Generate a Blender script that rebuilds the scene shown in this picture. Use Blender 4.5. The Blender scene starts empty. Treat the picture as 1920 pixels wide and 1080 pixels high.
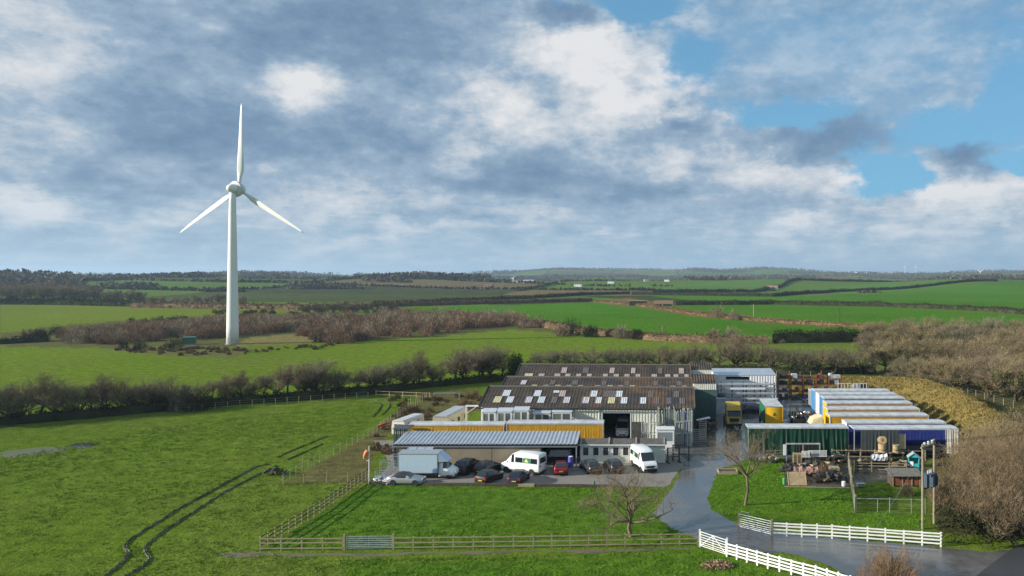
import bpy, bmesh, math, random
import numpy as np
from mathutils import Vector, Matrix
R = math.radians
SC = bpy.context.scene
COL = SC.collection

# ---------------------------------------------------------------- camera
CAM_H = 25.0
FPX = 1400.0           # focal length in pixels of the 1920 px wide photograph
cam = bpy.data.cameras.new('camera'); cam_ob = bpy.data.objects.new('camera', cam); COL.objects.link(cam_ob)
cam.sensor_fit = 'HORIZONTAL'; cam.sensor_width = 36.0; cam.lens = 36.0*FPX/1920.0
cam.shift_x = -0.125; cam.shift_y = -30.0/1920.0
cam.clip_start = 0.5; cam.clip_end = 30000
cam_ob.location = (0, 0, CAM_H); cam_ob.rotation_euler = (R(90), 0, 0)
SC.camera = cam_ob
SC.render.engine = 'CYCLES'
SC.cycles.max_bounces = 5; SC.cycles.diffuse_bounces = 2; SC.cycles.glossy_bounces = 2
SC.cycles.transmission_bounces = 2; SC.cycles.transparent_max_bounces = 8; SC.cycles.volume_bounces = 0
SC.cycles.caustics_reflective = False; SC.cycles.caustics_refractive = False
SC.cycles.use_denoising = True; SC.cycles.denoiser = 'OPENIMAGEDENOISE'; SC.cycles.denoising_input_passes = 'RGB_ALBEDO_NORMAL'; SC.cycles.denoising_prefilter = 'NONE'

# ---------------------------------------------------------------- exposure
SC.view_settings.view_transform = 'Standard'; SC.view_settings.look = 'None'
SC.view_settings.gamma = 1.0; SC.view_settings.use_curve_mapping = False
SC.view_settings.exposure = 0.60

# ---------------------------------------------------------------- sun and sky
SUN_EL = R(19.0)
SHX, SHY = 1.0, 0.24                    # the way shadows fall on the ground
sd = Vector((SHX, SHY, 0)).normalized()*math.cos(SUN_EL) + Vector((0, 0, -math.sin(SUN_EL)))
sun = bpy.data.lights.new('sun', 'SUN'); sun.energy = 5.0; sun.angle = R(0.5); sun.color = (1.0, 0.93, 0.80)
sun_ob = bpy.data.objects.new('sun', sun); COL.objects.link(sun_ob)
sun_ob.rotation_euler = sd.to_track_quat('-Z', 'Y').to_euler(); sun_ob.location = (-200, -40, 120)

world = bpy.data.worlds.new('World'); SC.world = world; world.use_nodes = True
def build_world():
    nt = world.node_tree; N = nt.nodes; L = nt.links; N.clear()
    def n(t, **k):
        x = N.new(t)
        for a, b in k.items(): setattr(x, a, b)
        return x
    def plug(sock, v):
        if v is None: return
        if hasattr(v, 'links') or isinstance(v, bpy.types.NodeSocket): L.new(v, sock)
        else: sock.default_value = v
    def M(op, a, b=None, c=None, clamp=False):
        x = n('ShaderNodeMath', operation=op, use_clamp=clamp)
        for i, v in enumerate((a, b, c)): plug(x.inputs[i], v)
        return x.outputs[0]
    def V(op, a, b=None):
        x = n('ShaderNodeVectorMath', operation=op)
        plug(x.inputs[0], a); plug(x.inputs[1], b)
        return x.outputs['Value'] if op in ('LENGTH', 'DOT_PRODUCT') else x.outputs[0]
    def ramp(v, lo, hi, a=0.0, b=1.0):
        x = n('ShaderNodeMapRange', interpolation_type='SMOOTHSTEP')
        plug(x.inputs['Value'], v); x.inputs['From Min'].default_value = lo; x.inputs['From Max'].default_value = hi
        x.inputs['To Min'].default_value = a; x.inputs['To Max'].default_value = b
        return x.outputs[0]
    def noise(vec, scale, detail=6, rough=0.55, dist=0.0):
        x = n('ShaderNodeTexNoise'); plug(x.inputs['Vector'], vec); x.inputs['Scale'].default_value = scale
        x.inputs['Detail'].default_value = detail; x.inputs['Roughness'].default_value = rough; x.inputs['Distortion'].default_value = dist
        return x.outputs[0], x.outputs[1]
    def mixc(f, a, b):
        x = n('ShaderNodeMix', data_type='RGBA'); plug(x.inputs[0], f); plug(x.inputs[6], a); plug(x.inputs[7], b)
        return x.outputs[2]
    sky = n('ShaderNodeTexSky', sky_type='NISHITA', sun_disc=False)
    sky.sun_elevation = SUN_EL; sky.sun_rotation = math.atan2(-SHX, -SHY)
    sky.air_density = 1.0; sky.dust_density = 0.4; sky.ozone_density = 2.0; sky.altitude = 60
    tc = n('ShaderNodeTexCoord'); d = tc.outputs['Generated']
    sep = n('ShaderNodeSeparateXYZ'); L.new(d, sep.inputs[0])
    az = M('ARCTAN2', sep.outputs[0], sep.outputs[1]); el = M('ARCSINE', sep.outputs[2])
    cmb = n('ShaderNodeCombineXYZ'); L.new(az, cmb.inputs[0]); L.new(el, cmb.inputs[1])
    P = cmb.outputs[0]
    # warp the directions so that edges of cloud banks billow
    st = V('MULTIPLY', d, (1.0, 1.0, 1.5))
    w1 = noise(st, 6.0, 3, 0.55)[1]; w2 = noise(st, 26.0, 4, 0.6)[1]
    off = V('ADD', V('MULTIPLY', V('SUBTRACT', w1, (.5, .5, .5)), (0.10, 0.07, 0)), V('MULTIPLY', V('SUBTRACT', w2, (.5, .5, .5)), (0.055, 0.045, 0)))
    Q = V('ADD', P, off)
    def field(blobs, start, gain=1.0):
        acc = start
        for (u, v, ru, rv, amp) in blobs:
            a = math.atan((u-1200)/FPX); ca = math.cos(a)
            e = math.atan((510-v)/FPX*ca)
            x = V('MULTIPLY', V('SUBTRACT', Q, (a, e, 0)), (FPX/(ru*ca*ca), FPX/(rv*ca), 0))
            r = ramp(V('LENGTH', x), 0.0, 1.08, amp*gain, 0.0)
            acc = M('ADD', acc, r)
        return acc
    # where clouds are: bank noise plus the openings and masses of this sky
    nb = noise(V('MULTIPLY', d, (1.0, 1.0, 2.2)), 4.2, 7, 0.56, 0.2)[0]
    nf = noise(V('MULTIPLY', d, (1.0, 1.0, 2.0)), 13.0, 6, 0.6)[0]
    nh = noise(V('MULTIPLY', d, (1.0, 1.0, 1.7)), 42.0, 6, 0.62)[0]
    nv = M('ADD', M('ADD', M('MULTIPLY', nb, 0.50), M('MULTIPLY', nf, 0.34)), M('MULTIPLY', nh, 0.16))
    holes = [(330, 200, 1000, 420, .55), (760, 90, 500, 150, .25), (1050, 330, 900, 260, .30), (1100, 130, 260, 160, .2), (1600, 60, 420, 140, .25), (1850, 400, 300, 90, .25), (1190, 10, 170, 75, -.55), (1300, 120, 130, 80, -.55), (1400, 215, 130, 55, -.45), (1640, 325, 130, 75, -.8), (1780, 235, 150, 50, -.5),
             (1900, 170, 110, 170, -.5), (1500, 215, 180, 34, -.5), (960, 140, 50, 22, -.35), (1000, 262, 50, 18, -.35), (620, 340, 40, 18, -.35), (1700, 390, 60, 20, -.2), (1910, 310, 80, 50, -.5), (1700, 330, 90, 60, -.4)]
    cov = field(holes, M('ADD', M('MULTIPLY', M('SUBTRACT', nv, 0.5), 2.2), 0.50))
    thin = field([(1640, 90, 460, 190, -.55), (1380, 60, 260, 110, -.3)], 1.0)
    soft = n('ShaderNodeMix', data_type='FLOAT'); L.new(thin, soft.inputs[0]); L.new(ramp(cov, -0.15, 0.75), soft.inputs[2]); L.new(ramp(cov, 0.14, 0.56), soft.inputs[3])
    cover = M('MULTIPLY', soft.outputs[0], thin)
    # how bright they are: sunlit heads and shaded undersides
    light = [(1095, 105, 150, 85, .62), (950, 190, 90, 75, .5), (1160, 175, 150, 70, .42), (1265, 165, 80, 90, .38), (1030, 225, 130, 60, .35), (560, 160, 120, 62, .62), (40, 395, 150, 62, .6), (60, 120, 230, 200, .22),
             (1430, 325, 110, 60, .42), (1575, 345, 60, 60, .45), (1860, 375, 160, 65, .5), (1740, 365, 70, 40, .4), (860, 270, 60, 90, .32), (640, 370, 230, 60, .2),
             (1700, 70, 330, 120, .20), (1340, 60, 200, 60, .12), (790, 425, 200, 24, .3), (640, 455, 120, 16, .25), (1500, 420, 90, 22, .3), (1680, 440, 120, 20, .3), (300, 430, 200, 24, .22), (1250, 300, 60, 40, .22), (960, 430, 260, 26, .12), (1130, 425, 60, 16, .3), (1460, 455, 60, 26, .25)]
    dark = [(640, 70, 420, 150, -.30), (420, 250, 420, 75, -.24), (760, 260, 190, 60, -.2), (1060, 35, 75, 36, -.5), (1285, 232, 80, 34, -.42), (1530, 262, 220, 58, -.42), (1822, 290, 85, 62, -.5),
            (1120, 345, 380, 50, -.20), (960, 320, 160, 60, -.2), (130, 335, 160, 30, -.14), (790, 412, 60, 22, -.3), (910, 420, 60, 16, -.25), (1050, 415, 60, 20, -.22), (1110, 165, 70, 26, -.2), (1200, 160, 60, 30, -.2), (1480, 175, 130, 40, -.12)]
    ns = noise(V('MULTIPLY', d, (1.0, 1.0, 7.0)), 15.0, 6, 0.6)[0]
    strata = M('MULTIPLY', M('SUBTRACT', ns, 0.47), ramp(el, 0.03, 0.15, 0.75, 0.0))
    nbw = M('ADD', M('ADD', M('MULTIPLY', nb, 0.36), M('MULTIPLY', nf, 0.40)), M('MULTIPLY', nh, 0.24))
    br = field(dark, field(light, M('ADD', M('MULTIPLY', M('SUBTRACT', nbw, 0.5), 2.2), 0.50), 0.80), 1.0)
    cr = n('ShaderNodeValToRGB'); L.new(M('ADD', br, strata), cr.inputs[0])
    E = cr.color_ramp.elements
    E[0].position = 0.0; E[0].color = (0.172, 0.28, 0.435, 1); E[1].position = 0.92; E[1].color = (0.86, 0.87, 0.89, 1)
    for p, c in ((.25, (.232, .355, .51, 1)), (.5, (.372, .50, .64, 1)), (.68, (.60, .67, .75, 1))):
        e = E.new(p); e.color = c
    # clouds fade into the pale air low over the horizon
    low = ramp(el, 0.0, 0.12, 0.62, 0.0)
    clouds = mixc(low, cr.outputs[0], (0.46, 0.64, 0.79, 1))
    blue = V('MULTIPLY', sky.outputs[0], (0.10, 0.115, 0.135))
    clear = mixc(ramp(el, 0.0, 0.30, 0.85, 0.55), blue, (0.19, 0.52, 0.80, 1))
    final = mixc(cover, clear, clouds)
    bg = n('ShaderNodeBackground'); L.new(final, bg.inputs[0]); bg.inputs[1].default_value = SKY_STRENGTH
    out = n('ShaderNodeOutputWorld'); L.new(bg.outputs[0], out.inputs[0])
SKY_STRENGTH = 0.60
build_world()
world.cycles.sampling_method = 'MANUAL'; world.cycles.sample_map_resolution = 512
# ---------------------------------------------------------------- places: photo pixel -> point of the ground / of a vertical plane
def G(u, v, z=0.0):
    k = (CAM_H-z)/(v-510.0)
    return ((u-1200.0)*k, FPX*k)
def GV(u, v, z=0.0):
    x, y = G(u, v, z); return Vector((x, y, z))
def WP(u, v, Y):
    return Vector(((u-1200.0)*Y/FPX, Y, CAM_H-(v-510.0)*Y/FPX))
def DZ(v, Y): return CAM_H-(v-510.0)*Y/FPX
def DX(u, Y): return (u-1200.0)*Y/FPX

# ---------------------------------------------------------------- materials
MATS = {}
def new_mat(name):
    m = bpy.data.materials.new(name); m.use_nodes = True; MATS[name] = m
    nt = m.node_tree; return m, nt, nt.nodes['Principled BSDF']
def pm(name, col, rough=0.6, metal=0.0, var=0.12, scale=3.0, bump=0.0, bscale=20.0, spec=0.4, col2=None, lo=0.35, hi=0.65, sep=0.0):
    """painted / weathered surface: colour with two scales of noise, optional bump"""
    if name in MATS: return MATS[name]
    m, nt, b = new_mat(name); N, L = nt.nodes, nt.links
    tc = N.new('ShaderNodeTexCoord')
    n1 = N.new('ShaderNodeTexNoise'); n1.inputs['Scale'].default_value = scale; n1.inputs['Detail'].default_value = 6; n1.inputs['Roughness'].default_value = 0.65
    L.new(tc.outputs['Object'], n1.inputs['Vector'])
    mr = N.new('ShaderNodeMapRange'); mr.inputs['From Min'].default_value = lo; mr.inputs['From Max'].default_value = hi
    L.new(n1.outputs[0], mr.inputs['Value'])
    mx = N.new('ShaderNodeMix'); mx.data_type = 'RGBA'
    c = tuple(col)[:3]
    if col2 is None:
        a = tuple(x*(1-var) for x in c); bb = tuple(min(1, x*(1+var)) for x in c)
    else: a, bb = c, tuple(col2)[:3]
    mx.inputs[6].default_value = (*a, 1); mx.inputs[7].default_value = (*bb, 1)
    L.new(mr.outputs[0], mx.inputs[0]); L.new(mx.outputs[2], b.inputs['Base Color'])
    b.inputs['Roughness'].default_value = rough; b.inputs['Metallic'].default_value = metal
    b.inputs['Specular IOR Level'].default_value = spec
    if bump:
        n2 = N.new('ShaderNodeTexNoise'); n2.inputs['Scale'].default_value = bscale; n2.inputs['Detail'].default_value = 4
        L.new(tc.outputs['Object'], n2.inputs['Vector'])
        bp = N.new('ShaderNodeBump'); bp.inputs['Strength'].default_value = bump; bp.inputs['Distance'].default_value = 0.1
        L.new(n2.outputs[0], bp.inputs['Height']); L.new(bp.outputs[0], b.inputs['Normal'])
    return m
def glass(name='dark glass', col=(0.02, 0.025, 0.03), rough=0.06):
    if name in MATS: return MATS[name]
    m, nt, b = new_mat(name); b.inputs['Base Color'].default_value = (*col, 1); b.inputs['Roughness'].default_value = rough
    b.inputs['Specular IOR Level'].default_value = 0.7
    return m

# ---------------------------------------------------------------- mesh builder
class MB:
    def __init__(s): s.v = []; s.f = []; s.smooth = False
    def add(s, vs, fs):
        o = len(s.v); s.v.extend([tuple(p) for p in vs]); s.f.extend([tuple(i+o for i in f) for f in fs]); return s
    def box(s, x0, x1, y0, y1, z0, z1, m=None):
        vs = [(x, y, z) for z in (z0, z1) for y in (y0, y1) for x in (x0, x1)]
        if m is not None: vs = [tuple(m @ Vector(p)) for p in vs]
        return s.add(vs, [(0, 2, 3, 1), (4, 5, 7, 6), (0, 1, 5, 4), (2, 6, 7, 3), (0, 4, 6, 2), (1, 3, 7, 5)])
    def bar(s, a, b, w, h=None, up=(0, 0, 1)):
        a, b = Vector(a), Vector(b); h = w if h is None else h
        d = (b-a).normalized(); u = Vector(up)
        if abs(d.dot(u)) > 0.99: u = Vector((0, 1, 0))
        r = d.cross(u).normalized(); u = r.cross(d)
        vs = [p + r*sx*w/2 + u*sz*h/2 for p in (a, b) for sx, sz in ((-1, -1), (1, -1), (1, 1), (-1, 1))]
        return s.add(vs, [(0, 1, 2, 3), (7, 6, 5, 4), (0, 4, 5, 1), (1, 5, 6, 2), (2, 6, 7, 3), (3, 7, 4, 0)])
    def tube(s, pts, rad, n=6, cap=True):
        pts = [Vector(p) for p in pts]
        if not hasattr(rad, '__len__'): rad = [rad]*len(pts)
        ref = None; rings = []; vs = []
        for i, p in enumerate(pts):
            d = (pts[min(i+1, len(pts)-1)]-pts[max(i-1, 0)]).normalized()
            if ref is None or abs(ref.dot(d)) > 0.95: ref = Vector((1, 0, 0)) if abs(d.x) < 0.8 else Vector((0, 1, 0))
            u = (ref - d*ref.dot(d)).normalized(); w = d.cross(u); ref = u
            for k in range(n):
                a = 2*math.pi*k/n; vs.append(p + (u*math.cos(a)+w*math.sin(a))*rad[i])
        fs = []
        for i in range(len(pts)-1):
            for k in range(n):
                k2 = (k+1) % n; fs.append((i*n+k, i*n+k2, (i+1)*n+k2, (i+1)*n+k))
        if cap: fs.append(tuple(range(n-1, -1, -1))); fs.append(tuple((len(pts)-1)*n+k for k in range(n)))
        return s.add(vs, fs)
    def prism(s, poly, axis, a, b):
        """poly in the two other axes (in order), extruded along axis from a to b"""
        n = len(poly)
        def mk(p, t):
            if axis == 'x': return (t, p[0], p[1])
            if axis == 'y': return (p[0], t, p[1])
            return (p[0], p[1], t)
        vs = [mk(p, a) for p in poly]+[mk(p, b) for p in poly]
        return s.add(vs, [tuple(range(n)), tuple(range(2*n-1, n-1, -1))]+[(i, n+i, n+(i+1) % n, (i+1) % n) for i in range(n)])
    def quad(s, a, b, c, d): return s.add([a, b, c, d], [(0, 1, 2, 3)])
    def lathe(s, prof, n=16, m=None):
        """prof: (r, z) pairs turned about z"""
        vs = []; fs = []
        for r, z in prof:
            for k in range(n):
                a = 2*math.pi*k/n; p = Vector((r*math.cos(a), r*math.sin(a), z)); vs.append(m @ p if m is not None else p)
        for i in range(len(prof)-1):
            for k in range(n):
                k2 = (k+1) % n; fs.append((i*n+k, i*n+k2, (i+1)*n+k2, (i+1)*n+k))
        fs.append(tuple(range(n-1, -1, -1))); fs.append(tuple((len(prof)-1)*n+k for k in range(n)))
        return s.add(vs, fs)
    def mesh(s, name, mat=None, smooth=False):
        me = bpy.data.meshes.new(name); me.from_pydata(s.v, [], s.f)
        if mat is not None: me.materials.append(mat)
        bm = bmesh.new(); bm.from_mesh(me); bmesh.ops.recalc_face_normals(bm, faces=bm.faces); bm.to_mesh(me); bm.free()
        if smooth: me.polygons.foreach_set('use_smooth', [True]*len(me.polygons))
        me.update(); return me
    def build(s, name, mat=None, parent=None, smooth=False, loc=None, rz=0, label=None):
        return ob(name, s.mesh(name, mat, smooth), parent, loc, rz, label)
def ob(name, me, parent=None, loc=None, rz=0, label=None):
    o = bpy.data.objects.new(name, me); COL.objects.link(o)
    if parent is not None: o.parent = parent
    if loc is not None: o.location = loc
    if rz: o.rotation_euler = (0, 0, rz)
    if label: o['label'] = label
    return o
def tag(o, label=None, cat=None, group=None, kind=None):
    if label: o['label'] = label
    if cat: o['category'] = cat
    if group: o['group'] = group
    if kind: o['kind'] = kind
    return o
def thing(name, label, cat, loc=(0, 0, 0), rz=0, group=None):
    o = bpy.data.objects.new(name, None); COL.objects.link(o); o.empty_display_size = 0.3
    o.location = loc; o.rotation_euler = (0, 0, rz)
    return tag(o, label, cat, group)
def copy_tree(src, loc=None, rz=None, scale=None, label=None, parent=None, group=None):
    c = src.copy(); COL.objects.link(c); c.parent = parent
    if loc is not None: c.location = loc
    if rz is not None: c.rotation_euler = (0, 0, rz)
    if scale is not None: c.scale = scale if hasattr(scale, '__len__') else (scale,)*3
    if label: c['label'] = label
    if group: c['group'] = group
    for ch in src.children: copy_tree(ch, parent=c)
    return c
def np_mesh(name, verts, tris, mat, smooth=False):
    me = bpy.data.meshes.new(name); nv, nf = len(verts), len(tris); k = tris.shape[1]
    me.vertices.add(nv); me.vertices.foreach_set('co', np.asarray(verts, np.float32).ravel())
    me.loops.add(nf*k); me.loops.foreach_set('vertex_index', np.asarray(tris, np.int32).ravel())
    me.polygons.add(nf); me.polygons.foreach_set('loop_start', np.arange(0, nf*k, k, dtype=np.int32))
    me.polygons.foreach_set('loop_total', np.full(nf, k, np.int32))
    if smooth: me.polygons.foreach_set('use_smooth', np.ones(nf, bool))
    if mat is not None: me.materials.append(mat)
    me.update(calc_edges=True); me.validate(); return me
ORD = ['first', 'second', 'third', 'fourth', 'fifth', 'sixth', 'seventh', 'eighth', 'ninth', 'tenth', 'eleventh', 'twelfth', 'thirteenth', 'fourteenth', 'fifteenth', 'sixteenth', 'seventeenth', 'eighteenth', 'nineteenth', 'twentieth']
for _t, _w in ((20, 'twenty'), (30, 'thirty'), (40, 'forty'), (50, 'fifty')):
    if _t > 20: ORD.append({30: 'thirtieth', 40: 'fortieth', 50: 'fiftieth'}[_t])
    ORD.extend('%s-%s' % (_w, x) for x in ORD[:9])
# ---------------------------------------------------------------- value noise on arrays
_rng = np.random.RandomState(7); _perm = _rng.rand(256, 256)
def vnoise(x, y):
    x = np.asarray(x, float); y = np.asarray(y, float)
    xi = np.floor(x).astype(int); yi = np.floor(y).astype(int); fx = x-xi; fy = y-yi
    fx = fx*fx*(3-2*fx); fy = fy*fy*(3-2*fy); a, b = xi % 256, yi % 256; a2, b2 = (xi+1) % 256, (yi+1) % 256
    return (_perm[a, b]*(1-fx)+_perm[a2, b]*fx)*(1-fy)+(_perm[a, b2]*(1-fx)+_perm[a2, b2]*fx)*fy
def fbm(x, y, o=4):
    s = 0; a = 0.5
    for i in range(o): s = s + a*vnoise(x*2**i+17*i, y*2**i+5*i); a *= 0.5
    return s
def sstep(a, b, x): t = np.clip((np.asarray(x, float)-a)/(b-a), 0, 1); return t*t*(3-2*t)
def inpoly(px, py, poly):
    c = np.zeros(px.shape, bool); n = len(poly); j = n-1
    for i in range(n):
        xi, yi = poly[i]; xj, yj = poly[j]
        if yi != yj:
            c ^= ((yi > py) != (yj > py)) & (px < (xj-xi)*(py-yi)/(yj-yi)+xi)
        j = i
    return c
def resample(pts, step):
    out = [Vector(pts[0])]
    for a, b in zip(pts[:-1], pts[1:]):
        a, b = Vector(a), Vector(b); n = max(1, int(round((b-a).length/step)))
        out += [a.lerp(b, k/n) for k in range(1, n+1)]
    return out
def catmull(pts, n=8):
    P = [Vector(p) for p in pts]; P = [P[0]*2-P[1]]+P+[P[-1]*2-P[-2]]; out = []
    for i in range(1, len(P)-2):
        for k in range(n):
            t = k/n; a, b, c, d = P[i-1:i+3]
            out.append(0.5*((2*b)+(c-a)*t+(2*a-5*b+4*c-d)*t*t+(3*b-a-3*c+d)*t**3))
    out.append(P[-2]); return out
# ---------------------------------------------------------------- land: one sheet to the horizon
RIDGE_U = [-900, 0, 120, 300, 480, 560, 640, 700, 800, 900, 980, 1040, 1120, 1240, 1310, 1360, 1430, 1480, 1540, 1640, 1760, 1860, 1920, 2600]
RIDGE_V = [514, 514, 516, 517, 517, 517, 519, 518, 517, 513, 509, 504, 505, 506, 503, 505, 501, 503, 509, 511, 511, 509, 509, 510]
_raz = np.arctan((np.array(RIDGE_U)-1200)/FPX)
def land_z(x, y):
    x = np.asarray(x, float); y = np.asarray(y, float)
    r = np.hypot(x, y); az = np.arctan2(x, y)
    v = np.interp(az, _raz, RIDGE_V)
    crest = CAM_H+(510-v)*5200/FPX*np.cos(az)
    z = crest*sstep(2600, 5200, r)
    und = (fbm(x/560+3.1, y/420+1.7, 3)-0.44)*52*sstep(620, 1500, r)*(1-0.65*sstep(2600, 4600, r))
    z = z+und+ (fbm(x/900+9, y/260+4, 3)-0.4)*26*sstep(2000, 3200, r)*(1-sstep(4400, 5200, r))
    # the valley side on the left rises to a wooded ridge
    z = z+ 9*sstep(900, 1750, r)*sstep(-0.14, -0.34, az)*(1-sstep(2600, 4200, r))
    z = np.where(r > 5200, z-(r-5200)*0.012, z)
    return z
FIELDS = [  # photo outline on the land, base colour
    ([(0, 569), (440, 575), (640, 577), (620, 590), (420, 590), (200, 604), (100, 612), (0, 626)], (.150, .208, .018)),
    ([(0, 650), (350, 655), (640, 640), (830, 630), (960, 618), (1260, 641), (1420, 648), (1650, 652), (1650, 690), (1000, 690), (760, 722), (380, 745), (0, 780)], (.132, .205, .017)),
    ([(690, 582), (860, 574), (1110, 567), (1180, 570), (1300, 592), (1470, 606), (1640, 614), (1640, 640), (1400, 640), (1100, 612), (960, 600), (800, 600)], (.058, .190, .008)),
    ([(690, 573), (860, 566), (1080, 556), (1190, 562), (1000, 568)], (.065, .195, .008)),
    ([(1195, 553), (1450, 556), (1700, 545), (1920, 541), (2300, 545), (2300, 592), (1920, 586), (1840, 578), (1600, 566), (1300, 563)], (.058, .188, .008)),
    ([(1262, 573), (1450, 570), (1650, 574), (1920, 592), (2300, 604), (2300, 630), (1640, 640), (1600, 609), (1420, 598)], (.058, .190, .008)),
    ([(1560, 540), (1750, 536), (1920, 537), (2300, 537), (2300, 541), (1920, 540), (1700, 543), (1450, 554), (1250, 551), (1420, 545)], (.080, .190, .035)),
    ([(1230, 541), (1480, 528), (1500, 534), (1400, 545), (1250, 549)], (.085, .19, .035)),
]
FIELDS_W = [([G(u, v) for u, v in p], c) for p, c in FIELDS]
ROUGH = [  # tussocky dry ground and scrub floor
    ([(0, 626), (100, 612), (200, 604), (420, 590), (620, 588), (800, 600), (960, 600), (1240, 632), (1240, 640), (960, 618), (830, 630), (640, 640), (350, 660), (0, 652)], (.105, .105, .040)),
    ([(1110, 567), (1180, 566), (1300, 586), (1470, 600), (1640, 610), (1640, 618), (1470, 608), (1300, 594), (1180, 572)], (.21, .135, .050)),
    ([(1180, 559), (1262, 570), (1180, 575), (1100, 565)], (.19, .13, .06)),
    ([(470, 632), (560, 626), (640, 634), (560, 646), (440, 648)], (.22, .19, .075)),
    ([(190, 655), (360, 648), (480, 655), (440, 672), (330, 668)], (.145, .155, .050)),
    ([(700, 736), (900, 728), (905, 770), (800, 790), (740, 800), (700, 860), (690, 905), (530, 908), (580, 880), (690, 815), (745, 772), (800, 745)], (.120, .112, .045)),
    ([(1560, 690), (1920, 700), (2300, 720), (2300, 1000), (1760, 1000), (1740, 880), (1800, 820), (1900, 800)], (.085, .082, .034)),
    ([(1000, 660), (1650, 655), (1650, 705), (1440, 704), (1000, 690)], (.12, .155, .04)),
]
ROUGH_W = [([G(u, v) for u, v in p], c) for p, c in ROUGH]
def land_colour(x, y):
    r = np.hypot(x, y)
    c = np.empty((len(x), 3)); c[:] = (.102, .168, .016)
    far = r > 560
    # far farmland: a patchwork of pasture, plough and stubble
    wx = x/330+0.8*fbm(x/900, y/900, 2); wy = y/210+0.7*fbm(x/700+8, y/700, 2)+0.25*x/330
    cell = _perm[(np.floor(wx).astype(int)) % 256, (np.floor(wy).astype(int)) % 256]
    pal = np.array([(.085, .165, .025), (.10, .16, .035), (.14, .13, .055), (.06, .085, .03), (.095, .175, .022), (.045, .058, .026), (.11, .15, .04), (.17, .125, .065)])
    c[far] = pal[(cell[far]*7.99).astype(int)]
    wood = fbm(x/420+31, y/300+11, 3) > 0.51
    m = far & (r > 1500) & wood; c[m] = (.036, .042, .026)
    for poly, col in ROUGH_W+FIELDS_W:
        c[inpoly(x, y, poly)] = col
    for poly, col in ROUGH_W[1:]: c[inpoly(x, y, poly)] = col
    n = 0.82+0.36*fbm(x/60, y/60, 3)
    return c*n[:, None]
def grass_mat(name, attr=None, col=(.1, .15, .03), dry=(.16, .15, .05), dryamt=0.35, bump=0.9, sc=1.15):
    m, nt, b = new_mat(name); N, L = nt.nodes, nt.links
    g = N.new('ShaderNodeNewGeometry')
    def noise(s, d, r=0.6):
        x = N.new('ShaderNodeTexNoise'); x.inputs['Scale'].default_value = s; x.inputs['Detail'].default_value = d; x.inputs['Roughness'].default_value = r
        L.new(g.outputs['Position'], x.inputs['Vector']); return x.outputs[0]
    def mr(v, a, b_, c, d):
        x = N.new('ShaderNodeMapRange'); L.new(v, x.inputs['Value'])
        for k, q in zip(('From Min', 'From Max', 'To Min', 'To Max'), (a, b_, c, d)): x.inputs[k].default_value = q
        return x.outputs[0]
    if attr:
        a = N.new('ShaderNodeAttribute'); a.attribute_name = attr; base = a.outputs['Color']
    else:
        a = N.new('ShaderNodeRGB'); a.outputs[0].default_value = (*col, 1); base = a.outputs[0]
    big = mr(noise(0.035*sc, 5), .35, .68, 0.0, 1.0); mid = noise(0.42*sc, 6, .7); fine = noise(2.6*sc, 4, .7)
    mx = N.new('ShaderNodeMix'); mx.data_type = 'RGBA'; mx.blend_type = 'MIX'
    f = N.new('ShaderNodeMath'); f.operation = 'MULTIPLY'; L.new(big, f.inputs[0]); f.inputs[1].default_value = dryamt
    L.new(f.outputs[0], mx.inputs[0]); L.new(base, mx.inputs[6]); mx.inputs[7].default_value = (*dry, 1)
    m1 = N.new('ShaderNodeMath'); m1.operation = 'MULTIPLY'; L.new(mr(mid, .3, .72, .62, 1.38), m1.inputs[0]); L.new(mr(fine, .3, .7, .72, 1.28), m1.inputs[1])
    v = N.new('ShaderNodeVectorMath'); v.operation = 'SCALE'; L.new(mx.outputs[2], v.inputs[0]); L.new(m1.outputs[0], v.inputs['Scale'])
    L.new(v.outputs[0], b.inputs['Base Color']); b.inputs['Roughness'].default_value = 0.85; b.inputs['Specular IOR Level'].default_value = 0.0
    if bump:
        h = N.new('ShaderNodeMath'); h.operation = 'MULTIPLY_ADD'; L.new(mid, h.inputs[0]); h.inputs[1].default_value = 1.6; L.new(fine, h.inputs[2])
        bp = N.new('ShaderNodeBump'); bp.inputs['Strength'].default_value = bump; bp.inputs['Distance'].default_value = 0.28
        L.new(h.outputs[0], bp.inputs['Height']); L.new(bp.outputs[0], b.inputs['Normal'])
    return m
def build_land():
    az = np.concatenate([np.linspace(-180, -52, 20)[:-1], np.arange(-52, 40, 0.16), np.linspace(40, 180, 20)])*math.pi/180
    v = np.concatenate([[18000, 8000, 3000, 1500, 900], np.linspace(640, 60, 210), np.linspace(59, 6.5, 110)])
    r = np.concatenate([FPX*CAM_H/v, [5600, 6200, 7500, 10000, 15000]])
    A, Rr = np.meshgrid(az, r); x = (Rr*np.sin(A)).ravel(); y = (Rr*np.cos(A)).ravel()
    z = land_z(x, y); nr, na = len(r), len(az)
    i = np.arange(nr-1)[:, None]*na+np.arange(na-1)[None, :]
    q = np.stack([i, i+1, i+na+1, i+na], -1).reshape(-1, 4)[:, ::-1]
    me = np_mesh('ground', np.stack([x, y, z], -1), q, grass_mat('grassland', 'field'), smooth=True)
    ca = me.color_attributes.new('field', 'FLOAT_COLOR', 'POINT')
    c = np.ones((len(x), 4)); c[:, :3] = land_colour(x, y); ca.data.foreach_set('color', c.astype(np.float32).ravel())
    return tag(ob('ground', me), kind='structure')
build_land()

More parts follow.
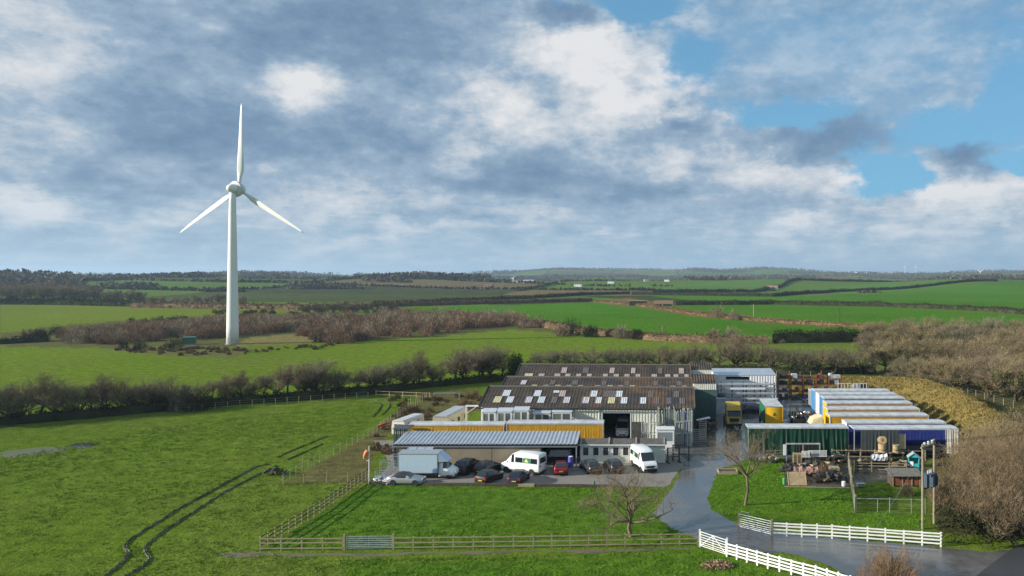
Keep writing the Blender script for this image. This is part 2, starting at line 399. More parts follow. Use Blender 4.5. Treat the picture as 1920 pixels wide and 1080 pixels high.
def sheet(name, pts, z, mat, world=False, kind='structure', grid=None, ragged=0.0, curve=False):
    """flat ground sheet from photo outline (or world outline)"""
    P = [Vector((*p, 0)) if world else GV(*p) for p in pts]
    if ragged:
        rg = random.Random(len(pts)); P = [q+Vector((rg.gauss(0, ragged), rg.gauss(0, ragged), 0)) for q in resample(catmull(P+[P[0]], 4) if curve else P+[P[0]], .7)[:-1]]
    bm = bmesh.new(); vs = [bm.verts.new((p.x, p.y, z)) for p in P]; f = bm.faces.new(vs)
    bm.normal_update()
    if f.normal.z < 0: f.normal_flip()
    me = bpy.data.meshes.new(name); bm.to_mesh(me); bm.free(); me.materials.append(mat)
    return tag(ob(name, me), kind=kind)
def wet_mat(name, col, col2, wet=0.5, rs=.16, rd=.75, scale=.12, bump=.15):
    m, nt, b = new_mat(name); N, L = nt.nodes, nt.links; g = N.new('ShaderNodeNewGeometry')
    def noise(s, d, r=.6):
        x = N.new('ShaderNodeTexNoise'); x.inputs['Scale'].default_value = s; x.inputs['Detail'].default_value = d; x.inputs['Roughness'].default_value = r
        L.new(g.outputs['Position'], x.inputs['Vector']); return x.outputs[0]
    w = N.new('ShaderNodeMapRange'); L.new(noise(scale, 6), w.inputs['Value']); w.inputs['From Min'].default_value = wet-.08; w.inputs['From Max'].default_value = wet+.10
    w.inputs['To Min'].default_value = 1; w.inputs['To Max'].default_value = 0
    mx = N.new('ShaderNodeMix'); mx.data_type = 'RGBA'; L.new(noise(1.3, 6, .7), mx.inputs[0]); mx.inputs[6].default_value = (*col, 1); mx.inputs[7].default_value = (*col2, 1)
    dk = N.new('ShaderNodeMapRange'); L.new(w.outputs[0], dk.inputs['Value']); dk.inputs['To Min'].default_value = 1.0; dk.inputs['To Max'].default_value = .55
    v = N.new('ShaderNodeVectorMath'); v.operation = 'SCALE'; L.new(mx.outputs[2], v.inputs[0]); L.new(dk.outputs[0], v.inputs['Scale']); L.new(v.outputs[0], b.inputs['Base Color'])
    ro = N.new('ShaderNodeMapRange'); L.new(w.outputs[0], ro.inputs['Value']); ro.inputs['To Min'].default_value = rd; ro.inputs['To Max'].default_value = rs; L.new(ro.outputs[0], b.inputs['Roughness'])
    b.inputs['Specular IOR Level'].default_value = .8
    bp = N.new('ShaderNodeBump'); bp.inputs['Strength'].default_value = bump; bp.inputs['Distance'].default_value = .02; L.new(noise(9, 3), bp.inputs['Height']); L.new(bp.outputs[0], b.inputs['Normal'])
    return m
M_TARMAC = wet_mat('wet tarmac', (.125, .122, .118), (.20, .194, .185), .56, .10, .42)
M_GRAVEL = wet_mat('gravel', (.13, .118, .10), (.24, .215, .19), .34, .4, .85, .3, .5)
M_ROAD = wet_mat('road asphalt', (.03, .032, .036), (.05, .052, .056), .35, .3, .6)
M_DARKGROUND = wet_mat('dark ground', (.045, .035, .02), (.09, .07, .04), .52, .12, .8, .5, .6)
M_LAWN = grass_mat('lawn grass', None, (.082, .168, .020), (.125, .185, .014), .55, 1.0, 1.6)
M_ROUGHG = grass_mat('trampled grass', None, (.085, .125, .03), (.13, .125, .045), .7, 1.0, 1.4)
# lawn in front of the car park, lawn beside the drive
sheet('lawn', [(488, 1034), (690, 906), (1262, 914), (1222, 965), (1262, 990), (1308, 1012), (1310, 1024)], .008, M_LAWN)
sheet('lawn', [(1345, 882), (1400, 862), (1470, 857), (1600, 862), (1605, 960), (1735, 962), (1740, 996), (1500, 985), (1390, 978), (1336, 958), (1326, 935)], .008, M_LAWN)
sheet('verge', [(1312, 1026), (1370, 1045), (1480, 1080), (1620, 1135), (1240, 1250), (700, 1180), (640, 1060), (1000, 1052)], .010, M_LAWN)
# drive, yard, car park, road
_dr = [(1500, 1040), (1380, 1030), (1310, 1012), (1262, 990), (1222, 965), (1240, 940), (1262, 915), (1285, 862), (1262, 840), (1130, 838), (1120, 812), (1300, 800), (1302, 740), (1330, 712), (1700, 712), (1730, 742), (1760, 770), (1800, 800), (1815, 850), (1600, 862), (1470, 857), (1400, 862), (1345, 882), (1326, 935), (1336, 958), (1390, 985), (1500, 1003), (1640, 1016), (1740, 1024), (1850, 1035), (1905, 1030), (1830, 1085), (1760, 1140), (1660, 1120), (1560, 1064)]
sheet('drive', _dr, .014, M_TARMAC, ragged=.10)
sheet('car_park', [(692, 907), (1252, 913), (1290, 858), (1262, 826), (700, 826), (735, 870)], .012, M_GRAVEL, ragged=.08)
sheet('road', [(1905, 1024), (1840, 1072), (1700, 1200), (1500, 1500), (3000, 2000), (3000, 1000), (2150, 985)], .022, M_ROAD)
# trodden mud along the fence and the wheel ruts over the left field
M_EARTH = wet_mat('trodden earth', (.085, .068, .035), (.13, .125, .045), .40, .35, .9, .7, .6)
sheet('mud_strip', [(400, 1040), (440, 1034), (490, 1036), (560, 1038), (640, 1037), (740, 1038), (790, 1034), (860, 1036), (930, 1031), (1040, 1033), (1120, 1029), (1290, 1028), (1300, 1030), (1180, 1034), (1090, 1038), (1000, 1034), (880, 1040), (800, 1038), (720, 1044), (600, 1041), (560, 1045), (500, 1042), (430, 1046)], .0125, M_EARTH, ragged=.12)
sheet('puddle', [(128, 836), (140, 831), (165, 830), (190, 831), (172, 838), (150, 842)], .007, wet_mat('puddle water', (.05, .045, .035), (.07, .06, .045), .9, .06, .3, .2, .05))
sheet('mud_patch', [(0, 848), (40, 842), (95, 838), (135, 843), (110, 850), (70, 854), (30, 857), (0, 856)], .006, wet_mat('poached turf', (.035, .045, .014), (.075, .10, .025), .25, .8, .95, .8, .6), ragged=.35)
def rut(pix, w, name='wheel_rut'):
    P = catmull([GV(*p) for p in pix], 10); rnd = random.Random(len(pix)+int(pix[0][0]))
    mb = MB(); rows = []
    prof = [(-1.15, 0.004), (-.85, .13), (-.6, .11), (-.45, .012), (.45, .012), (.6, .10), (.85, .14), (1.15, .004)]
    for i, p in enumerate(P):
        d = (P[min(i+1, len(P)-1)]-P[max(i-1, 0)]).normalized(); nrm = Vector((-d.y, d.x, 0))
        rows.append([p+nrm*(a*w+rnd.uniform(-.07, .07))+Vector((0, 0, max(.004, h*rnd.uniform(.25, 1.3)) if h > .02 else h)) for a, h in prof])
    k = len(prof); mb.add([q for r_ in rows for q in r_], [(i*k+j, i*k+j+1, (i+1)*k+j+1, (i+1)*k+j) for i in range(len(rows)-1) for j in range(k-1)])
    return tag(mb.build(name, M_RUT if w > .1 else M_RUTG), kind='structure')
M_RUTG = wet_mat('pressed grass', (.035, .055, .010), (.07, .105, .018), .2, .5, .9, .9, .6)
M_RUT = wet_mat('churned mud', (.040, .040, .015), (.085, .10, .028), .42, .2, .85, .9, .6)
rut([(195, 1082), (222, 1062), (240, 1040), (236, 1022), (262, 1000), (300, 978), (340, 952), (390, 925), (440, 897), (480, 876), (505, 871)], .12)
rut([(228, 1086), (258, 1068), (280, 1050), (272, 1030), (290, 1010), (325, 985), (365, 960), (410, 930), (455, 905), (495, 885), (520, 873)], .12)
rut([(520, 858), (555, 842), (585, 830), (615, 818)], .045)
rut([(540, 862), (575, 846), (605, 833)], .04)
rut([(698, 782), (710, 770), (714, 760), (708, 753), (692, 749)], .05)
rut([(716, 778), (728, 766), (730, 757), (722, 752)], .05)
# earth bank that curls round the trailer park
def build_bank():
    crest = catmull([Vector((*G(u, v, 3.4), 0)) for u, v in ((1480, 703), (1560, 704), (1640, 708), (1700, 716), (1745, 728), (1795, 748), (1835, 774), (1872, 802), (1905, 840))], 8)
    prof = [(-7.2, -.05), (-5.6, .7), (-3.8, 2.0), (-2.2, 3.1), (-.8, 3.75), (0, 3.8), (.9, 3.6), (2.2, 2.7), (3.6, 1.5), (5.2, .45), (6.6, -.05)]
    rnd = random.Random(3); mb = MB(); rows = []; n = len(crest)
    for i, p in enumerate(crest):
        d = (crest[min(i+1, n-1)]-crest[max(i-1, 0)]).normalized(); nrm = Vector((d.y, -d.x, 0))
        if nrm.x < 0 and abs(nrm.x) > .9: nrm = -nrm
        t = i/(n-1); hh = 0.62+0.5*min(1, t*2.2); hh *= 1-0.75*max(0, (t-.82)/.18)
        rows.append([p+nrm*(-a)*(.75+.25*hh)+Vector((rnd.uniform(-.2, .2), rnd.uniform(-.2, .2), h*hh+rnd.uniform(-.16, .16)*(h > .1))) for a, h in prof])
    k = len(prof); mb.add([q for r_ in rows for q in r_], [(i*k+j, i*k+j+1, (i+1)*k+j+1, (i+1)*k+j) for i in range(n-1) for j in range(k-1)])
    global BANK; BANK = rows
    o = mb.build('earth_bank', grass_mat('dry bank grass', None, (.25, .18, .06), (.16, .14, .05), .6, 1.0, 1.5), smooth=True)
    return tag(o, kind='structure')
build_bank()
# ---------------------------------------------------------------- plants
def twig_mat(name, col, var=.3, scale=.8, rand=.18, rough=.85):
    m, nt, b = new_mat(name); N, L = nt.nodes, nt.links
    oi = N.new('ShaderNodeObjectInfo'); tc = N.new('ShaderNodeTexCoord')
    n1 = N.new('ShaderNodeTexNoise'); n1.inputs['Scale'].default_value = scale; n1.inputs['Detail'].default_value = 3; L.new(tc.outputs['Object'], n1.inputs['Vector'])
    a = N.new('ShaderNodeMapRange'); L.new(n1.outputs[0], a.inputs['Value']); a.inputs['From Min'].default_value = .3; a.inputs['From Max'].default_value = .7
    a.inputs['To Min'].default_value = 1-var; a.inputs['To Max'].default_value = 1+var
    r = N.new('ShaderNodeMapRange'); L.new(oi.outputs['Random'], r.inputs['Value']); r.inputs['To Min'].default_value = 1-rand; r.inputs['To Max'].default_value = 1+rand
    mu = N.new('ShaderNodeMath'); mu.operation = 'MULTIPLY'; L.new(a.outputs[0], mu.inputs[0]); L.new(r.outputs[0], mu.inputs[1])
    v = N.new('ShaderNodeVectorMath'); v.operation = 'SCALE'; v.inputs[0].default_value = col; L.new(mu.outputs[0], v.inputs['Scale'])
    L.new(v.outputs[0], b.inputs['Base Color']); b.inputs['Roughness'].default_value = rough; b.inputs['Specular IOR Level'].default_value = 0.0
    return m
M_BARK = twig_mat('bark', (.085, .072, .052)); M_BARKPALE = twig_mat('pale bark', (.19, .155, .10))
M_TWIG = twig_mat('bare twigs', (.215, .165, .112)); M_TWIGGREY = twig_mat('grey twigs', (.215, .185, .125))
M_TWIGGOLD = twig_mat('khaki twigs', (.25, .20, .115)); M_WILLOW = twig_mat('willow twigs', (.175, .118, .078), .25)
M_IVY = twig_mat('ivy leaves', (.045, .070, .020)); M_HEDGE = twig_mat('hedge twigs', (.150, .105, .062), .35, .3); M_HEDGEDK = twig_mat('dark hedge', (.042, .046, .022), .4, .3)
M_BRACKEN = twig_mat('dead bracken', (.20, .145, .075), .35, .3); M_RUST = twig_mat('russet twigs', (.225, .145, .082), .3, 1.2)
def _unit(a): return a/np.maximum(np.linalg.norm(a, axis=1, keepdims=True), 1e-6)
def twig_tris(p, d, ln, w, rs):
    """one thin triangle per twig"""
    n = len(p); s = _unit(np.cross(d, rs.normal(size=(n, 3)))); ln = np.broadcast_to(np.asarray(ln, float), (n,))[:, None]; w = np.broadcast_to(np.asarray(w, float), (n,))[:, None]
    v = np.stack([p-s*w/2, p+s*w/2, p+d*ln], 1).reshape(-1, 3)
    return v, np.arange(n*3).reshape(-1, 3)
def leaf_tris(p, size, rs, flat=0.0):
    n = len(p); a = _unit(rs.normal(size=(n, 3))); b = _unit(np.cross(a, rs.normal(size=(n, 3)))); s = (size*(.6+.8*rs.rand(n)))[:, None]
    v = np.stack([p-a*s*.5-b*s*.3, p+a*s*.5-b*s*.25, p+b*s*.55], 1).reshape(-1, 3)
    return v, np.arange(n*3).reshape(-1, 3)
def cat(parts):
    vs, fs, o = [], [], 0
    for v, f in parts:
        vs.append(v); fs.append(f+o); o += len(v)
    return np.concatenate(vs), np.concatenate(fs)
def grow(seed, H, spread, fork=.22, nlimb=6, lean=.0, flat=.75, twigs=3200, tw=.028, tl=.75, up=.35, droop=0.0, r0=None, levels=3, stems=1):
    """bare broadleaf tree: returns (trunk+limbs mesh data, twig mesh data)"""
    rnd = random.Random(seed); rs = np.random.RandomState(seed); wood = MB(); ends = []
    cz = H*(fork+(1-fork)*.48)
    def env(p):   # >1 outside the crown dome
        return math.hypot((p.x-lean*H*.5*max(0, p.z)/H)/spread, p.y/spread)**2+((p.z-cz)/(H-cz))**2 if p.z > cz else math.hypot((p.x-lean*p.z*.5)/spread, p.y/spread)**2
    def limb(p, d, ln, r, lev):
        pts = [p]; rad = [r]; k = 5 if lev < 2 else 4
        for i in range(k):
            d = (d+Vector((rnd.gauss(0, .20), rnd.gauss(0, .20), rnd.gauss(.05, .16)))+Vector((lean*.10, 0, 0))).normalized()
            q = pts[-1]+d*ln/k
            if env(q) > 1.0: d = (d*.6+Vector((d.x*.3, d.y*.3, -.25+.2*rnd.random()))).normalized(); q = pts[-1]+d*ln/k*.6
            pts.append(q); rad.append(r*(1-.62*(i+1)/k))
            if lev < levels and i >= (1 if lev else 2):
                for _ in range(rnd.choice((1, 2, 2)) if lev else 2):
                    a = rnd.uniform(0, 6.283); side = Vector((math.cos(a), math.sin(a), rnd.uniform(-.15, .7)*flat+up*.4)).normalized()
                    limb(q, (d*.55+side*.85).normalized(), ln*rnd.uniform(.42, .66), rad[-1]*.66, lev+1)
            if lev >= 2 or (lev == 1 and i > 2): ends.append((q, d, ln))
        wood.tube(pts, rad, 6 if lev == 0 else (4 if lev < 3 else 3), cap=False)
    r0 = r0 or H*.026
    for s in range(stems):
        a = rnd.uniform(0, 6.28); base = Vector((math.cos(a), math.sin(a), 0))*(0 if stems == 1 else H*.07*rnd.random())
        top = base+Vector((lean*H*.22+rnd.uniform(-.04, .04)*H, rnd.uniform(-.04, .04)*H, H*fork))
        if stems > 1: top += Vector((math.cos(a), math.sin(a), 0))*H*.12
        mid = base.lerp(top, .5)+Vector((rnd.uniform(-.03, .03)*H, rnd.uniform(-.03, .03)*H, 0))
        wood.tube([base-Vector((0, 0, .15)), base+Vector((0, 0, H*.02)), mid, top], [r0*1.5, r0*1.12, r0*.92, r0*.8], 7, cap=False)
        for i in range(nlimb):
            a = 6.283*(i+rnd.uniform(-.3, .3))/nlimb; t = rnd.uniform(.65, 1.0) if i else 1
            d = Vector((math.cos(a)*(1-up)*1.5, math.sin(a)*(1-up)*1.5, up*1.4+rnd.uniform(0, .5)))
            if i == 0: d = Vector((lean*.4, 0, 1))
            limb(mid.lerp(top, t), d.normalized(), (H*(1-fork))*rnd.uniform(.55, .75), r0*rnd.uniform(.5, .7), 1)
    P = np.array([tuple(e[0]) for e in ends]); D = np.array([tuple(e[1]) for e in ends])
    idx = rs.randint(0, len(P), twigs); sp = H*.035
    p = P[idx]+rs.normal(0, sp, (twigs, 3)); d = _unit(D[idx]*.8+rs.normal(0, .55, (twigs, 3))+np.array([lean*.5, 0, .45-droop]))
    ln = tl*(.5+rs.rand(twigs)); p[:, 2] = np.maximum(p[:, 2], H*fork*.55)
    tv, tf = twig_tris(p, d, ln, tw, rs)
    me_w = wood.mesh('trunk', None); me_w.polygons.foreach_set('use_smooth', [True]*len(me_w.polygons))
    return me_w, (tv, tf)
def proto_tree(seed, bark, twig, **k):
    ivy = k.pop('ivy', 0); w, (tv, tf) = grow(seed, **k); w.materials.append(bark); out = [w, np_mesh('crown', tv, tf, twig)]
    if ivy:   # ivy climbing the trunk and lower limbs
        rs = np.random.RandomState(seed); P = np.array([v.co[:] for v in w.vertices]); P = P[P[:, 2] < k['H']*.62]; c = P[rs.randint(0, len(P), 9)]
        q = P[rs.randint(0, len(P), ivy*3)]; dist = np.min(np.linalg.norm(q[:, None]-c[None], axis=2), axis=1); q = q[dist < k['H']*.13][:ivy]; q = q+rs.normal(0, k['H']*.022, q.shape)
        v, f = leaf_tris(q, np.full(len(q), k['H']*.032), rs); out.append(np_mesh('ivy', v, f, M_IVY))
    return out
def put_tree(pr, name, label, loc, s=1.0, rz=0.0, group=None, cat='tree', sz=None):
    t = thing(name, label, cat, loc, rz, group); t.scale = (s, s, sz or s)
    ob('trunk', pr[0], t); c = ob('crown', pr[1], t)
    for e in pr[2:]: ob(e.name.split('.')[0], e, t)
    return t
def shrub(seed, H, rad, n, tw, tl, mat, core=None, stems=14, shell=.45, up=.7):
    """dome of fine twigs with a few stems"""
    rs = np.random.RandomState(seed)
    a = rs.rand(n)*6.283; cz = rs.rand(n); rr = np.sqrt(1-cz**2*.92); q = (1-shell*rs.rand(n)**1.6)
    lump = 1+.22*np.sin(a*3+seed)*np.cos(cz*5+seed)+.12*np.sin(a*7+seed*2)
    p = np.stack([np.cos(a)*rr*rad*q*lump, np.sin(a)*rr*rad*q*lump, H*cz*q*lump*.93], -1)
    d = _unit(p/np.array([rad, rad, H])*1.0+rs.normal(0, .35, (n, 3))+np.array([.1, 0, up]))
    v, f = twig_tris(p-d*tl*.4, d, tl*(.5+rs.rand(n)), tw, rs)
    w = MB(); rnd = random.Random(seed)
    for i in range(stems):
        b = rnd.uniform(0, 6.28); e = rnd.uniform(.35, .9)
        w.tube([(math.cos(b)*rad*.12, math.sin(b)*rad*.12, -.1), (math.cos(b)*rad*.35*e, math.sin(b)*rad*.35*e, H*.45), (math.cos(b)*rad*.75*e, math.sin(b)*rad*.75*e, H*.85*(1.1-.4*e))], [H*.014, H*.01, H*.004], 4, cap=False)
    return w, (v, f)
def proto_shrub(seed, H, rad, n, tw, tl, mat, bark=None, **k):
    w, (v, f) = shrub(seed, H, rad, n, tw, tl, mat, **k); return w.mesh('trunk', bark or M_BARK), np_mesh('crown', v, f, mat)
def hedge(name, label, pix, h, w, mat, dens=60, size=.32, seed=1, group='field hedges', z0=None, core=True, spike=.3, cat_='hedge', world=None):
    """hedgerow along a photo line: a lumpy core under a coat of twigs and leaf clumps"""
    rs = np.random.RandomState(seed)
    L = [Vector(p) for p in world] if world else [GV(*p) for p in pix]
    P = resample(L, 2.0); n = len(P); C = np.array([tuple(p) for p in P])
    C[:, 2] = land_z(C[:, 0], C[:, 1])
    T = np.gradient(C, axis=0); T[:, 2] = 0; T = _unit(T); Nn = np.stack([-T[:, 1], T[:, 0], 0*T[:, 0]], -1)
    hh = h*(.75+.6*fbm(np.arange(n)*.22+seed*3.3, np.zeros(n)+seed, 3)); seglen = np.linalg.norm(np.diff(C, axis=0), axis=1).sum()
    m = max(60, int(seglen*dens)); t = rs.rand(m)*(n-1.001); i = t.astype(int); f = (t-i)[:, None]
    base = C[i]*(1-f)+C[i+1]*f; nn = Nn[i]; H = hh[i]*(1-f[:, 0])+hh[i+1]*f[:, 0]
    a = rs.rand(m)*math.pi; q = .72+.4*rs.rand(m)
    p = base+nn*(np.cos(a)*w*.5*q)[:, None]; p[:, 2] += np.abs(np.sin(a))**.6*H*q
    k = int(m*(1-spike)); parts = [leaf_tris(p[:k], np.full(k, size), rs)]
    d = _unit(rs.normal(0, .4, (m-k, 3))+np.array([.15, 0, 1.0])); parts.append(twig_tris(p[k:], d, size*2.2*(.5+rs.rand(m-k)), size*.16, rs))
    if core:
        ring = [(-.42, 0), (-.46, .45), (-.25, .82), (.25, .82), (.46, .45), (.42, 0)]; kk = len(ring)
        cv = np.concatenate([[C[j]+Nn[j]*(x*w*rs.uniform(.8, 1.1))+np.array([0, 0, z*hh[j]*rs.uniform(.85, 1.05)]) for x, z in ring] for j in range(n)])
        ii = (np.arange(n-1)[:, None]*kk+np.arange(kk-1)[None, :]).ravel(); cf = np.concatenate([np.stack([ii, ii+1, ii+kk+1], -1), np.stack([ii, ii+kk+1, ii+kk], -1)])
        parts.append((cv, cf))
    v, fcs = cat(parts)
    o = ob(name, np_mesh(name, v, fcs, mat)); return tag(o, label, cat_, group)

# --- hedge trees: six bare, wind-clipped kinds
HT = [proto_tree(11+i, M_BARK, (M_TWIG, M_TWIGGREY)[i % 2], H=6.5, spread=(3.0, 3.4, 2.7, 3.6, 3.0, 2.6)[i], fork=(.25, .2, .33, .22, .38, .28)[i], nlimb=(5, 6, 5, 7, 5, 4)[i],
                 lean=(.25, .15, .35, .2, .1, .4)[i], twigs=3600, tw=.025, tl=.62, r0=.20, stems=(1, 2, 1, 2, 1, 1)[i], up=.32, ivy=(0, 500, 0, 900, 250, 0)[i]) for i in range(6)]
EVERG = None
hedge('hedgerow', 'dark low hedge bank under the bare trees behind the left field', [(-200, 820), (0, 797), (180, 782), (330, 768), (450, 757), (560, 750), (700, 738), (800, 726), (960, 712), (1000, 706)], 1.7, 2.2, M_HEDGEDK, 70, .34, 1)
_row = [(-25, 5.6, 5), (30, 5.4, 4), (75, 6.9, 2), (118, 5.8, 5), (186, 6.6, 2), (222, 6.2, 0), (258, 6.0, 5), (294, 5.0, 2), (335, 4.6, 3), (365, 4.4, 1), (392, 4.6, 5), (434, 5.0, 1), (472, 5.2, 3), (516, 6.2, 0), (556, 6.0, 2), (588, 7.2, 5), (622, 6.3, 3), (710, 5.2, 3), (770, 6.2, 1), (806, 5.6, 3), (865, 7.0, 0), (895, 8.6, 5), (928, 8.4, 3), (-60, 6.6, 1), (5, 6.2, 3), (52, 6.4, 1), (95, 6.8, 0), (135, 6.6, 3), (165, 6.4, 5), (205, 5.6, 1), (240, 5.4, 3), (275, 5.2, 1), (312, 5.9, 0), (418, 5.6, 2), (452, 6.2, 4), (492, 5.6, 5), (540, 6.8, 4), (572, 6.9, 3), (603, 6.6, 1), (640, 5.8, 5), (668, 5.6, 2), (697, 5.9, 0),
        (728, 6.3, 1), (752, 6.9, 3), (788, 7.0, 4), (822, 6.3, 0), (850, 6.6, 2), (878, 8.2, 3), (912, 9.0, 1), (940, 7.4, 0)]
_hx = [-200, 0, 180, 330, 450, 560, 700, 800, 960, 1000]; _hv = [820, 797, 782, 768, 757, 750, 738, 726, 712, 706]
_rr = random.Random(5)
_row.sort()
for i, (u, h, k) in enumerate(_row):
    v = float(np.interp(u, _hx, _hv)); x, y = G(u, v-2-3*(i % 2))
    put_tree(HT[k], 'bare_tree', 'bare wind-clipped hedge tree, %s from the left in the row behind the left field' % ORD[i], (x, y, 0), h/6.5*_rr.uniform(.84, 1.14), _rr.uniform(-.5, .5)+(math.pi if k in (1, 3) and i % 3 == 0 else 0), 'bare trees in the left hedgerow')
x, y = G(968, 712)
ev = proto_shrub(91, 6.0, 1.9, 5200, .16, .35, M_IVY, shell=.6)
put_tree(ev, 'evergreen_tree', 'dark ivy-clad evergreen tree at the left end of the workshop roof', (x, y, 0), 1.05)
for i, u in enumerate((345, 372, 300)):
    x, y = G(u, 768); bs = proto_shrub(140+i, 3.6, 3.0, 2600, .06, .6, M_HEDGEDK if i else M_TWIG, shell=.6)
    put_tree(bs, 'hedge_bush', ('brown twiggy bush in the gap of the left hedgerow', 'dark dense bush just left of the turbine foot in the left hedgerow', 'dark dense bush under the bare trees left of the hedgerow gap')[i], (x, y, 0), 1.0, group='bushes in the left hedgerow', cat='bush')

# --- trees behind the workshop and the yard
hedge('hedgerow', 'dark hedge behind the workshop roof', [(985, 694), (1150, 692), (1320, 697), (1480, 702), (1640, 700)], 2.0, 2.4, M_HEDGEDK, 60, .36, 2)
_row2 = [(1010, 690, 4.6, 1), (1042, 690, 5.2, 3), (1075, 690, 5.6, 1), (1108, 690, 5.8, 0), (1140, 690, 5.6, 3), (1168, 690, 5.8, 1), (1200, 691, 6.0, 3), (1232, 692, 6.2, 0), (1262, 692, 6.6, 1), (1290, 693, 6.8, 3), (1318, 694, 7.4, 1), (1345, 695, 8.2, 0), (1372, 696, 8.6, 3),
         (1400, 697, 9.0, 2), (1428, 698, 8.6, 0), (1455, 699, 7.8, 1), (1482, 700, 6.6, 3), (1508, 701, 6.6, 1), (1535, 701, 6.8, 0), (1560, 702, 7.0, 3), (1588, 702, 7.2, 1), (1615, 702, 7.6, 0)]
for i, (u, v, h, k) in enumerate(_row2):
    x, y = G(u, v)
    put_tree(HT[k], 'bare_tree', 'bare spreading tree, %s from the left in the row behind the workshop and yard' % ORD[i], (x, y, 0), h/6.5, _rr.uniform(-.6, .6)+(math.pi if i % 4 == 1 else 0), 'bare trees behind the yard')
# --- wood on the right: khaki crowns
WT = [proto_tree(31+i, M_BARK, (M_TWIGGOLD, M_TWIGGREY, M_TWIGGOLD, M_TWIG)[i], H=10, spread=(5.2, 4.8, 5.6, 4.6)[i], fork=.2, nlimb=7, lean=(.2, .3, .15, .25)[i], twigs=11000, tw=.034, tl=.8, stems=2, up=.30, r0=.30, ivy=2600) for i in range(4)]
_wood = [(1640, 640, 8.6), (1690, 640, 9.4), (1745, 640, 9.6), (1800, 641, 9.2), (1860, 642, 10.0), (1920, 644, 10.5), (1990, 646, 10.5), (1630, 668, 8.2), (1685, 668, 10.2), (1735, 668, 10.6), (1790, 669, 11.0), (1850, 670, 10.2), (1905, 671, 10.8), (1965, 672, 11),
         (1660, 697, 8.8), (1705, 700, 9.8), (1755, 702, 10.2), (1805, 704, 10.4), (1860, 705, 10.8), (1915, 707, 11), (1975, 710, 11), (1700, 722, 7.0), (1745, 730, 8.2), (1800, 738, 8.8), (1855, 745, 9.2), (1905, 752, 9.6), (1962, 760, 10), (1885, 728, 9.5), (1820, 722, 9.4)]
for i, (u, v, h) in enumerate(sorted(_wood, key=lambda q: (q[1]//26, q[0]))):
    x, y = G(u, v); rw = 0 if v < 650 else 1 if v < 680 else 2 if v < 715 else 3
    put_tree(WT[(i*7+i//3) % 4], 'bare_tree', 'large bare khaki tree in the right-hand wood, %s in its %s row' % (ORD[sum(1 for q in _wood if q[0] < u and (0 if q[1] < 650 else 1 if q[1] < 680 else 2 if q[1] < 715 else 3) == rw)], ('farthest', 'second farthest', 'third farthest', 'nearest')[rw]),
             (x, y, 0), h/10.0, _rr.uniform(-.7, .7), 'bare trees of the right-hand wood')
# --- big scrub beside the road, near right
M_SCRUB = twig_mat('scrub twigs', (.205, .152, .092), .35, .35)
_big = [(1880, 1010, 6.6, 5.2, M_SCRUB), (1945, 1000, 9.5, 6.0, M_SCRUB), (1830, 950, 7.2, 4.4, M_SCRUB), (1900, 930, 8.6, 5.6, M_SCRUB), (1860, 890, 6.4, 4.6, M_TWIGGOLD), (1930, 880, 7.6, 5.4, M_TWIGGOLD), (1792, 978, 4.2, 2.6, M_SCRUB), (1990, 940, 9.5, 6, M_SCRUB)]
_bl = ['grey bare scrub beside the road, nearest to the white fence end', 'tallest bare scrub at the right edge above the road', 'grey bare scrub just right of the transformer poles', 'wide bare scrub mass at the right edge behind the transformer',
       'pale khaki scrub behind the transformer poles near the boat', 'pale khaki scrub at the right edge below the earth bank', 'low brown scrub at the end post of the white fence', 'bare scrub at the far right edge beside the road']
for i, (u, v, h, r_, m_) in enumerate(_big):
    x, y = G(u, v); pr = proto_tree(60+i, M_BARK, m_, H=h, spread=r_*.95, fork=.07, nlimb=7, lean=.1, twigs=15000, tw=.022, tl=.55, up=.34, stems=4, r0=.11)
    put_tree(pr, 'scrub_bush', _bl[i], (x, y, 0), 1.0, group='scrub beside the road', cat='bush')
hedge('undergrowth', 'dark leaf mass added as shading at the foot of the roadside scrub', [(1788, 985), (1800, 1012), (1840, 1020), (1890, 1010), (1960, 1000)], 2.2, 3.4, M_HEDGEDK, 520, .2, 31, core=False, group=None, cat_='undergrowth')  # dark leaves added to stand in for the deep shade under the scrub
hedge('undergrowth', 'dark undergrowth added as shading inside the roadside scrub', [(1800, 960), (1850, 960), (1900, 955), (1960, 950)], 3.4, 5.0, M_HEDGEDK, 420, .25, 32, core=False, group=None, cat_='undergrowth')  # second dark leaf mass, shading of the scrub interior put in as foliage
x, y = G(1672, 1100); pr = proto_shrub(77, 3.1, 2.5, 9000, .020, .45, M_RUST, stems=24, shell=.8, up=1.1)
put_tree(pr, 'russet_bush', 'round russet twiggy bush at the bottom edge beside the drive', (x, y, 0), cat='bush')
# --- two young trees on the lawns
pr = proto_tree(204, M_BARKPALE, M_TWIG, H=7.8, spread=4.0, fork=.2, nlimb=8, lean=0.1, twigs=5200, tw=.014, tl=.6, up=.22, r0=.20)
x, y = G(1183, 1006); put_tree(pr, 'bare_tree', 'young bare spreading tree on the front lawn behind the rail fence', (x, y, 0))
pr = proto_tree(208, M_BARKPALE, M_TWIG, H=9.2, spread=3.5, fork=.36, nlimb=7, lean=-.06, twigs=3000, tw=.014, tl=.6, up=.40, r0=.16)
x, y = G(1398, 947); put_tree(pr, 'bare_tree', 'slender bare tree on the lawn right of the drive', (x, y, 0))

